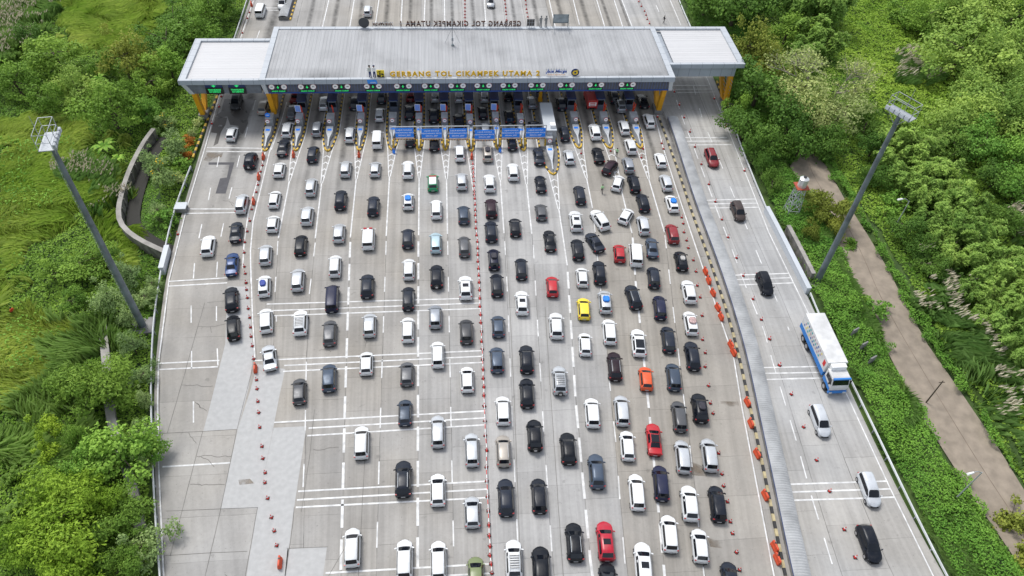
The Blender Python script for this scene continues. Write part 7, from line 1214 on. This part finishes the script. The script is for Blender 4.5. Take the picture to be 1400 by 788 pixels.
# ------------------------------------------------------------------ people
def person(x, y, rz, mats, label, pose='stand', z=0.0):
    r = empty('person', (x, y, z), rz); tag(r, label, 'person')
    J = dict(pel=(0, 0, .95), ch=(0, 0, 1.25), nk=(0, 0, 1.48), hd=(0, .02, 1.56), top=(0, .02, 1.74), hl=(-.1, 0, .92), kl=(-.11, .05, .5), al=(-.12, -.02, .09), tl=(-.12, .13, .03), hr=(.1, 0, .92), kr=(.12, .02, .5), ar=(.14, -.05, .09), tr=(.15, .1, .03),
        sl=(-.19, 0, 1.42), el=(-.27, -.02, 1.13), wl=(-.26, .1, .88), fl=(-.26, .14, .78), sr=(.19, 0, 1.42), er=(.27, -.02, 1.13), wr=(.26, .12, .9), fr=(.26, .16, .8))
    if pose == 'walk': J.update(kl=(-.1, .22, .52), al=(-.1, .22, .1), tl=(-.1, .38, .05), kr=(.1, -.05, .5), ar=(.1, -.33, .14), tr=(.1, -.2, .04), wl=(-.25, -.15, .92), fl=(-.25, -.16, .82), wr=(.22, .3, 1.05), fr=(.2, .38, 1.1))
    if pose == 'point': J.update(er=(.42, .1, 1.32), wr=(.6, .25, 1.4), fr=(.68, .31, 1.42))
    if pose == 'crouch':
        J = {k: (a, b, c-.35 if k not in ('al', 'tl', 'ar', 'tr') else c) for k, (a, b, c) in J.items()}; J.update(kl=(-.16, .35, .45), kr=(.16, .35, .45))
    E_ = [('pel', 'ch'), ('ch', 'nk'), ('nk', 'hd'), ('hd', 'top'), ('pel', 'hl'), ('hl', 'kl'), ('kl', 'al'), ('al', 'tl'), ('pel', 'hr'), ('hr', 'kr'), ('kr', 'ar'), ('ar', 'tr'), ('ch', 'sl'), ('sl', 'el'), ('el', 'wl'), ('wl', 'fl'), ('ch', 'sr'), ('sr', 'er'), ('er', 'wr'), ('wr', 'fr')]
    RD = dict(pel=.145, ch=.16, nk=.065, hd=.085, top=.085, hl=.1, hr=.1, kl=.07, kr=.07, al=.05, ar=.05, tl=.045, tr=.045, sl=.075, sr=.075, el=.05, er=.05, wl=.036, wr=.036, fl=.035, fr=.035)
    ks = list(J); me = bpy.data.meshes.new('person_body'); me.from_pydata([J[k] for k in ks], [(ks.index(a), ks.index(b)) for a, b in E_], []); me.update()
    o = bpy.data.objects.new('person_body', me); col.objects.link(o)
    sk = o.modifiers.new('skin', 'SKIN')
    for k, v in zip(ks, me.skin_vertices[0].data): v.radius = (RD[k], RD[k]*(.72 if k in ('ch', 'pel') else 1)); v.use_root = k == 'pel'
    sb = o.modifiers.new('sub', 'SUBSURF'); sb.levels = 1; sb.render_levels = 1
    dg = bpy.context.evaluated_depsgraph_get(); m2 = bpy.data.meshes.new_from_object(o.evaluated_get(dg)); bpy.data.objects.remove(o)
    m2.name = 'body'; m2.materials.clear()
    for m in (M['skin'], mats[0], mats[1], M['black']): m2.materials.append(m)
    off = -.35 if pose == 'crouch' else 0
    for p in m2.polygons:
        c = p.center; p.use_smooth = True; z_ = c.z-off
        hand = min((Vector(J[k])-c).length for k in ('fl', 'fr', 'wl', 'wr')) < .1
        p.material_index = 0 if (z_ > 1.5 or hand) else (3 if c.z < .1 else (2 if z_ < .98 and abs(c.x) < .24 else 1))
    b = bpy.data.objects.new('body', m2); col.objects.link(b); b.parent = r
    bm = bmesh.new(); bmesh.ops.create_uvsphere(bm, u_segments=12, v_segments=8, radius=.115); hz = J['top'][2]-.04; hy = J['top'][1]-.015
    bmesh.ops.delete(bm, geom=[v for v in bm.verts if v.co.z < -.03 and v.co.y > -.02], context='VERTS'); bmesh.ops.translate(bm, verts=bm.verts, vec=(0, hy, hz))
    mh = bpy.data.meshes.new('hair'); bm.to_mesh(mh); bm.free(); mh.materials.append(mats[2]); h = bpy.data.objects.new('hair', mh); col.objects.link(h); h.parent = r
    return r
person(*PEOPLE['a'], R(170), (M['vest'], M['dark'], M['hair']), 'officer in pale green vest walking on the empty lane beside the turning white cars', 'walk')
person(*PEOPLE['b'], R(150), (M['vest'], M['dark'], M['hair']), 'officer in green vest standing at the nose of the thirteenth toll island', 'point')
person(*PEOPLE['c'], R(-60), (M['dark'], M['dark'], M['hair']), 'person in dark clothes walking on the road beyond the right wing', 'walk')
person(*PEOPLE['d'], R(120), (M['pink'], M['dark'], M['hair']), 'person in bright pink orange vest by the far right yellow column', 'stand')
x, y = PEOPLE['e']; person(x, y, R(90), (M['dark'], M['dark'], M['hair']), 'person in dark clothes in the meadow at the left edge', 'stand', gz(x, y))
x, y = PEOPLE['f']; person(x, y, R(60), (M['redcloth'], M['dark'], M['hair']), 'person in red top bending in the meadow near the left edge', 'crouch', gz(x, y))
# ------------------------------------------------------------------ vegetation
LEAF = dict(
 dark=leaf_mat('leaf_dark', (0.041, 0.107, 0.020), (0.161, 0.295, 0.048)), broad=leaf_mat('leaf_mid', (0.063, 0.158, 0.022), (0.253, 0.418, 0.061)), light=leaf_mat('leaf_light', (0.118, 0.248, 0.045), (0.401, 0.550, 0.114)),
 olive=leaf_mat('leaf_olive', (.12, .165, .025), (.31, .35, .06)), bright=leaf_mat('leaf_bright', (0.077, 0.215, 0.031), (0.281, 0.482, 0.077)), feather=leaf_mat('leaf_feather', (0.084, 0.179, 0.024), (0.281, 0.432, 0.067)),
 yellowfeather=leaf_mat('leaf_yellow_green', (0.119, 0.239, 0.022), (0.350, 0.514, 0.053)), greygreen=leaf_mat('leaf_grey_green', (0.126, 0.216, 0.073), (0.350, 0.476, 0.169)), yellowflower=leaf_mat('leaf_flowering', (0.112, 0.202, 0.067), (0.294, 0.418, 0.133), c2=(.8, .52, .02)),
 bamboo=leaf_mat('leaf_bamboo', (0.101, 0.215, 0.033), (0.354, 0.532, 0.114), .3), pale=leaf_mat('leaf_pale', (0.215, 0.300, 0.080), (0.530, 0.588, 0.227)), palm=leaf_mat('leaf_banana', (0.168, 0.360, 0.043), (0.449, 0.640, 0.109)),
 orange=leaf_mat('leaf_orange', (0.253, 0.122, 0.024), (0.598, 0.244, 0.033)), paleshrub=leaf_mat('leaf_pale_shrub', (0.322, 0.464, 0.132), (0.598, 0.640, 0.264)))
def noise3(p, s): return vnoise(p[:, 0]+p[:, 2]*1.7, p[:, 1]-p[:, 2]*1.3, s, 5)
def leaf_quads(C_, Nn, size, aspect=1.0, droop=0.0, jit=.7, g=None):
    g = g or rng; n = len(C_); N_ = Nn+g.normal(0, jit, (n, 3)); N_ /= np.linalg.norm(N_, axis=1, keepdims=True)+1e-9
    A = g.normal(0, 1, (n, 3)); A[:, 2] -= droop; A -= N_*(A*N_).sum(1, keepdims=True); A /= np.linalg.norm(A, axis=1, keepdims=True)+1e-9; B = np.cross(N_, A)
    s = (size*(.65+.7*g.random(n)))[:, None]
    a = A*s*.5*aspect; b = B*s*.5
    return np.stack([C_-a, C_+b*.8+a*.1, C_+a, C_-b*.8+a*.1], 1)
def crown_points(n, R_, H, clumps, g, flat=1.0, lump=.36):
    """leaf positions on many ragged sub-clumps spread through an uneven crown; returns centres, normals, clump tint."""
    cs = []; lob = g.random(4)*6.28; am = .12+.16*g.random(3)
    for k in range(clumps):
        a = g.random()*2*math.pi; el = math.asin(min(1, .02+.98*g.random())); q = (.45+.5*g.random())*(1+am[0]*math.sin(2*a+lob[0])+am[1]*math.sin(3*a+lob[1])+am[2]*math.sin(5*a+lob[2]))
        cs.append((R_*q*math.cos(el)*math.cos(a), R_*q*math.cos(el)*math.sin(a), H*(.14+q*.85*math.sin(el)), R_*lump*(.4+.95*g.random()**1.3), g.random()))
    cs = np.array(cs); w_ = cs[:, 3]**2; n2 = int(n*1.25); idx = g.choice(len(cs), n2, p=w_/w_.sum())
    d = g.normal(0, 1, (n2, 3)); d[:, 2] = np.abs(d[:, 2])*1.0-.3; d /= np.linalg.norm(d, axis=1, keepdims=True)
    # sprays: leaves bunch along a set of twigs that stick out of each clump by different lengths
    tw = g.normal(0, 1, (160, 3)); tw[:, 2] = np.abs(tw[:, 2])-.2; tw /= np.linalg.norm(tw, axis=1, keepdims=True); tl = .75+.65*g.random(160)**2
    best = np.argmax(d@tw.T, axis=1); dd = d*.62+tw[best]*.38; dd /= np.linalg.norm(dd, axis=1, keepdims=True)
    rad = cs[idx, 3]*(.45+.6*g.random(n2)**.55)*tl[(best+idx*7) % 160]; P = cs[idx, :3]+dd*rad[:, None]*np.array([1, 1, flat])
    hole = noise3(P+idx[:, None]*3.1, R_*.22) < .30
    P, dd, idx = P[~hole][:n], dd[~hole][:n], idx[~hole][:n]
    return P, dd, cs[idx, 4], cs
def trunk_mb(h, r0, cs, g, mi=0):
    mb = MB(); top = h*.55; lean = (g.normal(0, .05)*h, g.normal(0, .05)*h)
    P = [(0, 0, -.6), (lean[0]*.4, lean[1]*.4, top*.5), (lean[0], lean[1], top)]
    mb.tube(P[0], P[1], r0, r0*.75, 8); mb.tube(P[1], P[2], r0*.75, r0*.55, 8)
    for c in cs[g.permutation(len(cs))[:min(9, len(cs))]]:
        m_ = ((P[2][0]+c[0])*.5, (P[2][1]+c[1])*.5, (top+c[2])*.5+.2); mb.tube(P[2], m_, r0*.4, r0*.22, 5); mb.tube(m_, c[:3], r0*.22, r0*.07, 4)
    return mb
TK = dict(dark=(4.5, 6, 2600, .36, 1.0, 22), broad=(4.5, 7, 3200, .36, 1.0, 20), light=(5.5, 7, 5200, .37, 1.2, 24), olive=(5.0, 8, 3200, .34, .8, 22), bright=(4.5, 7, 4000, .36, 1.3, 22), feather=(5.0, 7.5, 6500, .23, .45, 22), yellowfeather=(6, 8.5, 9500, .24, .6, 26), greygreen=(2.4, 4.4, 2200, .22, .9, 16), yellowflower=(2.4, 4.6, 2200, .22, .9, 16), yellowgreen=(2.2, 5, 1600, .26, .8, 12), pale=(5, 7.5, 2000, .34, .7, 20), acacia=(4.5, 6.5, 3600, .27, .45, 20))
LM = {k: LEAF.get(k) for k in TK}; LM['yellowgreen'] = LEAF['yellowfeather']; LM['acacia'] = LEAF['olive']
KNAME = dict(dark='leafy_tree', broad='broadleaf_tree', light='broadleaf_tree', olive='leafy_tree', bright='broadleaf_tree', feather='feathery_tree', yellowfeather='feathery_tree', greygreen='small_tree', yellowflower='flowering_tree', yellowgreen='small_tree', pale='leafy_tree', barepale='bare_tree', bamboo='bamboo_clump', palm='banana_plant', acacia='flat_topped_tree')
def make_tree(kind, seed):
    g = np.random.default_rng(seed); R_, h, n, ls, flat, ncl = TK[kind]; n = int(n*1.25)
    base = h*.16; H = h-base
    P, d, t, cs = crown_points(n, R_, H, ncl, g, 1.0 if flat >= .8 else .6); n = len(P)
    P = P+np.array([0, 0, base]); cs2 = cs.copy(); cs2[:, 2] += base
    jit = .55; N_ = d.copy(); N_[:, 2] += .55
    asp = 1.0 if kind not in ('feather', 'yellowfeather', 'acacia') else 2.0
    V = leaf_quads(P, N_, ls, asp, .5 if asp > 1 else 0, jit, g)
    tint = np.clip(.15+.45*t+.4*g.random(n), 0, .94)
    if kind == 'yellowflower':
        up = (d[:, 2] > .35) & (g.random(n) < .16*(cs[:, 4].mean() > 0)*(noise3(P, 1.2) > .5)); tint[up] = 1.0
    r = empty(KNAME[kind], (0, 0, -50))
    quads('crown', V, LM[kind], tint, r); trunk_mb(h, .07*R_ if R_ > 3 else .1, cs2, g).build('trunk', M['bark'], r)
    return r, R_
def make_bare(seed):
    g = np.random.default_rng(seed); r = empty('bare_tree', (0, 0, -50)); mb = MB(); tips = []
    def grow(p, d, L_, rad, lv):
        q = p+d*L_; mb.tube(p, q, rad, rad*.65, 5 if lv < 2 else 4, 0, False)
        if lv == 4: tips.append(q); return
        for k in range(3 if lv else 5):
            e = d+Vector(g.normal(0, .62, 3)); e.z = abs(e.z)*.55+.12; e.normalize(); grow(q, e, L_*(.62+.25*g.random()), rad*.6, lv+1)
        if lv > 1: tips.append(q)
    grow(Vector((0, 0, -.5)), Vector((0, 0, 1)), 3.0, .22, 0); mb.build('trunk', M['palebark'], r)
    T = np.array([tuple(t) for t in tips]); idx = g.integers(0, len(T), 1500); P = T[idx]+g.normal(0, .38, (1500, 3)); d = np.tile([0, 0, 1.0], (1500, 1))
    quads('crown', leaf_quads(P, d, .26, 1.4, 0, .8, g), LEAF['pale'], g.random(1500)*.9, r); return r, 5.0
def make_bamboo(seed):
    g = np.random.default_rng(seed); r = empty('bamboo_clump', (0, 0, -50)); mb = MB(); PP, NN, TT, AX = [], [], [], []
    for k in range(20):
        a = g.random()*2*math.pi; sp = .5+2.0*g.random(); h = 5.0+3.0*g.random(); d = np.array([math.cos(a), math.sin(a)]); ct = g.random()
        pts = []
        for t in np.linspace(0, 1, 9):
            rr = .4*g.random()*0+.25+sp*t**2.0; z = h*(t-.22*t**4); pts.append((d[0]*rr, d[1]*rr, z-.4*(t == 0)))
        for p, q in zip(pts[:-1], pts[1:]): mb.tube(p, q, .05, .04, 4, 0, False)
        for j in range(10):                                 # drooping leaf sprays along the upper culm
            t = .38+.62*(j+g.random())/10; i = min(7, int(t*8)); p = np.array(pts[i])*(1-(t*8-i))+np.array(pts[i+1])*(t*8-i)
            n = 34; ax = np.array([d[0], d[1], -.15])+g.normal(0, .5, 3); ax /= np.linalg.norm(ax); s_ = g.random(n)*1.5
            pos = p+ax*s_[:, None]+g.normal(0, 1, (n, 3))*(.05+.12*s_*(1.5-s_)*1.6)[:, None]-np.array([0, 0, 1.0])*(s_**2*.28)[:, None]; PP.append(pos); NN.append(np.tile([ax[0]*.3, ax[1]*.3, 1.0], (n, 1))); TT.append(np.clip(.1+.5*ct+.4*g.random(n), 0, 1))
    P = np.concatenate(PP); N_ = np.concatenate(NN); t = np.concatenate(TT)
    mb.build('stems', mat('bamboo_culm', (.16, .19, .05), .6) if 'culm' not in M else M['culm'], r); quads('foliage', leaf_quads(P, N_, .25, 2.3, .8, .45, g), LEAF['bamboo'], t, r); return r, 3.0
M['culm'] = mat('bamboo_culm', (.16, .19, .05), .6)
def make_shrub(seed, lm, R_=1.4, h=1.9, n=900, ls=.22):
    g = np.random.default_rng(seed); r = empty('shrub', (0, 0, -50)); P, d, t, cs = crown_points(n, R_, h, 12, g, .95, .42); n = len(P)
    N_ = d.copy(); N_[:, 2] += .3; quads('foliage', leaf_quads(P, N_, ls, 1.1, 0, .5, g), lm, np.clip(.1+.45*t+.45*g.random(n), 0, .94), r)
    mb = MB()
    for c in cs[:7]: mb.tube((0, 0, -.3), c[:3], .05, .015, 5)
    mb.build('stem', M['bark'], r); return r, R_
def make_palm(seed):
    g = np.random.default_rng(seed); r = empty('banana_plant', (0, 0, -50)); mb = MB(); V = []
    mb.tube((0, 0, -.4), (0, 0, 1.7), .16, .11, 8); mb.build('stem', M['culm'], r); mb = MB()
    for k in range(9):
        a = k*2*math.pi/9+g.normal(0, .2); L_ = 2.0+g.random()*.7; w_ = .32; d = Vector((math.cos(a), math.sin(a), 0)); s = Vector((-d.y, d.x, 0)); pr = None; el = .9+.4*g.random()
        for i in range(7):
            t = i/6; c = Vector((0, 0, 1.6))+d*(L_*t*.85)+Vector((0, 0, L_*(el*t-1.05*t*t))); ww = w_*math.sin(math.pi*min(.97, .08+t*.9))
            cur = (c-s*ww+Vector((0, 0, -.08)), c, c+s*ww+Vector((0, 0, -.08)))
            if pr: V += [[pr[0], pr[1], cur[1], cur[0]], [pr[1], pr[2], cur[2], cur[1]]]
            pr = cur
    V = np.array([[tuple(p) for p in q] for q in V]); quads('leaf', V, LEAF['palm'], np.repeat(g.random(len(V)//2), 2), r); return r, 2.0
PT = {}
def proto(kind, var):
    k = (kind, var)
    if k in PT: return PT[k]
    sd = abs(hash(kind)) % 1 + sum(map(ord, kind))*13+var*101
    if kind == 'bamboo': q = make_bamboo(sd)
    elif kind == 'barepale': q = make_bare(sd)
    elif kind == 'palm': q = make_palm(sd)
    elif kind.endswith('shrub'): q = make_shrub(sd, {'brightshrub': LEAF['bright'], 'paleshrub': LEAF['paleshrub'], 'orangeshrub': LEAF['orange'], 'greenshrub': LEAF['broad'], 'oliveshrub': LEAF['olive']}[kind])
    else: q = make_tree(kind, sd)
    PT[k] = [q[0], q[1], family(q[0]), False]; return PT[k]
VAR = dict(dark=3, broad=3, light=2, bamboo=3, greygreen=2, bright=2)
LAB = dict(dark='dark green dense tree', broad='mid green broadleaf tree', light='large light green leafy tree', olive='olive green tree', bright='bright green broadleaf tree', feather='wide feathery green tree', yellowfeather='yellow green feathery tree', greygreen='grey green small rounded tree', yellowflower='grey green tree with yellow flowers', yellowgreen='small yellow green tree', pale='pale green thin tree', barepale='half bare tree with pale grey branches', bamboo='feathery light green bamboo clump', palm='banana plant with long arching leaves', acacia='flat topped olive green tree', brightshrub='bright green rounded shrub', paleshrub='pale green rounded shrub', orangeshrub='orange leaved shrub', greenshrub='green shrub', oliveshrub='dull olive bush')
def where(x, y):
    lft = x < 0
    if lft:
        if y > 118: return 'at upper left behind the left wing of the gate'
        if y > 96: return 'on the left between the meadow and the gate' if x < -58 else 'in the garden strip left of the toll lanes'
        if y > 74: return 'in the meadow left of the mast' if x < -52 else 'inside the curved drain wall on the left'
        if y > 55: return 'along the left guardrail near the mast' if x > -49 else 'in the left thicket near the mast foot'
        return 'along the left guardrail at lower left' if x > -41 else 'in the thicket at the lower left corner'
    if y > 118: return 'behind the right wing of the gate' if x < 78 else ('on the hillside at upper right' if x > 95 else 'in the upper right thicket')
    if y > 92: return 'beside the right road near the gate' if x < 68 else ('on the slope right of the light mast' if x > 84 else 'in the thicket behind the right mast')
    if y > 62: return 'between the right road and the dirt track' if x < 68 else 'in the thicket right of the dirt track'
    return 'beside the dirt track at lower right'
labcount = {}
for kind, x, y, rr in TREES: labcount[(kind, where(x, y))] = labcount.get((kind, where(x, y)), 0)+1
for i, (kind, x, y, rr) in enumerate(TREES):
    P = proto(kind, i % VAR.get(kind, 1))
    if not P[3]: o = P[0]; P[3] = True
    else: o = copy_tree(P[0], P[2])
    s = rr/P[1]*1.08
    o.location = (x, y, gz(x, y)-.05); sr = random.Random(i); o.rotation_euler = (0, 0, sr.uniform(0, 6.28)); zs = s if kind in ('bamboo', 'palm') or kind.endswith('shrub') else (s*.6+.4)
    big = 1.22 if (x > 45 and y > 96 and x < 80 and kind in ('dark', 'olive', 'pale', 'barepale')) else (1.12 if x > 80 and kind == 'light' else 1.0); s *= big; zs *= big**1.6
    low = .62 if (x < -50 and kind in ('dark', 'broad') and y < 112) else 1.0
    o.scale = (s*sr.uniform(.88, 1.1), s*sr.uniform(.88, 1.1), max(.4, zs)*sr.uniform(.85, 1.1)*low)
    lb = f'{LAB[kind]} {where(x, y)}'; n = labcount[(kind, where(x, y))]
    tag(o, lb, 'shrub' if kind.endswith('shrub') else ('bamboo' if kind == 'bamboo' else ('plant' if kind == 'palm' else 'tree')), lb if n > 1 else None)

# ---- ground cover: leaves, meadow grass, reeds (nobody could count these)
def in_view(x, y):
    xl = -52-(y-30)*.42; xr = 70+(y-28)*.62; return (x > xl) & (x < xr)
def scatter(n, x0, x1, y0, y1):
    x = rng.uniform(x0, x1, n); y = rng.uniform(y0, y1, n); k = in_view(x, y) & (side_dist(x, y) > np.where(x > 0, 1.3, .8)); return x[k], y[k]
def zone(name, x, y):
    m = np.zeros(x.shape, bool); x = x+9*(vnoise(x, y, 4, 41)-.5)+5*(vnoise(x, y, 1.5, 42)-.5); y = y+9*(vnoise(x, y, 4, 43)-.5)
    for P in ZONES[name]: m |= poly_in(P, x, y)
    return m
DR = smoothline(DRAIN, 2)
def near_line(x, y, P, d):
    m = np.zeros(x.shape, bool)
    for px_, py_ in P: m |= (x-px_)**2+(y-py_)**2 < d*d
    return m
def cover(name, sidel, n, m, size, tintf, asp=1.2, lift=.25, extra_mask=None, label=None, cat=None):
    x, y = scatter(n, *((-125, -25, 24, 172) if sidel == 'l' else (30, 165, 22, 172)))
    k = ~track_mask(x+2.2*(vnoise(x, y, 1.7, 61)-.42), y+2.2*(vnoise(x, y, 1.7, 62)-.5)) & ~near_line(x, y, DR, .8) & ~near_line(x, y, offset_line(DR, DSIDE*1.6), 1.15)
    if extra_mask is not None: k &= extra_mask(x, y)
    x, y = x[k], y[k]; z = ground_z(x, y); e = .3
    N_ = np.stack([-(ground_z(x+e, y)-z)/e, -(ground_z(x, y+e)-z)/e, np.ones_like(x)], -1)
    # fine tussocks: leaves rise with a small-scale noise
    tus = vnoise(x, y, 1.1, 8); z = z+lift*tus*1.6+lift*rng.random(len(x))+(lift > .3)*(.9*vnoise(x, y, 3.4, 63)**2)
    V = leaf_quads(np.stack([x, y, z], -1), N_, size, asp, 0, .55)
    o = quads(name, V, m, tintf(x, y, tus)); tag(o, label, cat, None, 'stuff'); return o
def tnoise(x, y, tus): return np.clip(.1+.38*vnoise(x, y, 9, 11)+.42*(vnoise(x, y, 2.6, 12)-.4)+.2*(tus-.5)+.35*rng.random(len(x))-.05, 0, 1)
GC1 = leaf_mat('creeper_leaf', (0.073, 0.207, 0.029), (0.279, 0.493, 0.072)); GC2 = leaf_mat('undergrowth_leaf', (0.070, 0.179, 0.024), (0.281, 0.446, 0.061))
GC3 = leaf_mat('hillside_leaf', (.12, .26, .025), (.34, .50, .07)); GRASS = leaf_mat('meadow_blade', (.25, .41, .05), (.56, .64, .16), .35); REED = leaf_mat('reed_blade', (.13, .27, .055), (.36, .52, .15), .35); PLUME = leaf_mat('plume', (.48, .43, .31), (.68, .61, .47), .3)
notm = lambda x, y: ~zone('meadow', x, y)
cover('lawn', 'l', 900000, GC1, .16, tnoise, lift=.06, extra_mask=GARDEN, label='short green grass inside the curved drain wall on the left', cat='grass')
cover('ground_cover', 'l', 70000, GC1, .30, tnoise, lift=.5, extra_mask=lambda x, y: (vnoise(x, y, 8, 51) > .55) & zone('meadow', x, y) & (y < 110), label='green leafy weeds scattered over the left meadow', cat='weeds')
cover('ground_cover', 'l', 520000, GC2, .28, tnoise, extra_mask=lambda x, y: notm(x, y) & ~GARDEN(x, y), label='low green undergrowth between the trees on the left side', cat='undergrowth')
bank = lambda x, y: side_dist(x, y) < 16
cover('ground_cover', 'r', 1500000, GC1, .21, tnoise, extra_mask=bank, lift=.5, label='bright green creeper covering the bank right of the road', cat='creeper')
cover('ground_cover', 'r', 620000, GC2, .30, tnoise, extra_mask=lambda x, y: ~bank(x, y) & ~((y > 100) & (x > 84)), label='green undergrowth in the thicket right of the dirt track', cat='undergrowth')
cover('ground_cover', 'r', 750000, GC3, .30, tnoise, extra_mask=lambda x, y: ~bank(x, y) & (y > 100) & (x > 84), lift=.4, label='light green creeper on the hillside at upper right', cat='creeper')
def blades(name, n, side, zname, m, h, wd, lean, label, cat, flow=True, tint=None):
    box = (-125, -25, 24, 172) if side == 'l' else (30, 165, 22, 172)
    x, y = scatter(n, *box); k = (zname(x, y) if callable(zname) else zone(zname, x, y)) & ~track_mask(x, y, .4) & ~near_line(x, y, DR, .6); x, y = x[k], y[k]; n = len(x)
    z = ground_z(x, y); a = vnoise(x, y, 14, 21)*9.0+vnoise(x, y, 3.0, 22)*2.2+rng.normal(0, .35, n)
    ln_ = lean*(.6+.8*vnoise(x, y, 2.2, 23)); hh = h*(.6+.8*rng.random(n)); d = np.stack([np.cos(a), np.sin(a)], -1)
    base = np.stack([x, y, z-.1], -1); mid = base+np.stack([d[:, 0]*ln_*hh*.35, d[:, 1]*ln_*hh*.35, hh*.62], -1); tip = base+np.stack([d[:, 0]*ln_*hh, d[:, 1]*ln_*hh, hh*(1-.35*np.minimum(ln_, 1.4))], -1)
    b = rng.uniform(0, 6.28, n); s = np.stack([np.cos(b), np.sin(b), np.zeros(n)], -1)*wd*.5
    V = np.stack([base-s, base+s, tip, mid-s*1.1], 1)
    t = np.clip(.1+.75*vnoise(x, y, 11, 24)+.3*(rng.random(n)-.4)+.25*(vnoise(x, y, 1.6, 25)-.5), 0, 1)
    o = quads(name, V, m, t); tag(o, label, cat, None, 'stuff'); return o
blades('meadow_grass', 520000, 'l', 'meadow', GRASS, 1.15, .17, 1.5, 'long pale green meadow grass combed into waves on the left', 'grass')
blades('reed_grass', 500000, 'l', 'reed', REED, 2.0, .16, .7, 'tall grey green reeds at the lower left edge', 'reeds')
blades('reed_grass', 420000, 'r', 'reed', REED, 2.0, .16, .7, 'tall green reeds along the far side of the dirt track', 'reeds')
def plumes(side, label, n):
    box = (-125, -25, 24, 172) if side == 'l' else (30, 165, 22, 172)
    x, y = scatter(n, *box); k = zone('plume', x, y) & ~track_mask(x, y, .4); x, y = x[k], y[k]
    k = vnoise(x, y, 2.5, 31) > .33; x, y = x[k], y[k]; n = len(x); z = ground_z(x, y)+1.9+.6*rng.random(n)
    a = rng.normal(-.6, .5, n); d = np.stack([np.cos(a)*.55, np.sin(a)*.55, .75*np.ones(n)], -1); L_ = (.7+.5*rng.random(n))[:, None]; b = rng.uniform(0, 6.28, n); s = np.stack([np.cos(b), np.sin(b), np.zeros(n)], -1)*.13
    c = np.stack([x, y, z], -1); V = np.stack([c, c+d*L_*.5+s, c+d*L_, c+d*L_*.5-s], 1); o = quads('reed_plumes', V, PLUME, rng.random(n)); tag(o, label, 'reeds', None, 'stuff')
blades('reed_grass', 520000, 'l', 'plume', REED, 2.1, .15, .6, 'tall reeds under white plumes at upper left', 'reeds')
blades('reed_grass', 420000, 'r', 'plume', REED, 2.1, .15, .6, 'tall reeds under white plumes right of the dirt track', 'reeds')
plumes('l', 'white feathery reed plumes at upper left and beside the drain wall', 90000)
plumes('r', 'white feathery reed plumes right of the dirt track', 170000)
blades('bank_grass', 1000000, 'r', lambda x, y: (side_dist(x, y) < 15) & (vnoise(x, y, 5, 71) > .52), REED, 1.1, .13, .9, 'long green grass tufts growing through the creeper on the right bank', 'grass')
blades('bank_grass', 700000, 'r', lambda x, y: track_mask(x, y, 1.4) & (vnoise(x, y, 2.5, 72) > .35), REED, .8, .13, .9, 'rough grass along both edges of the dirt track', 'grass')
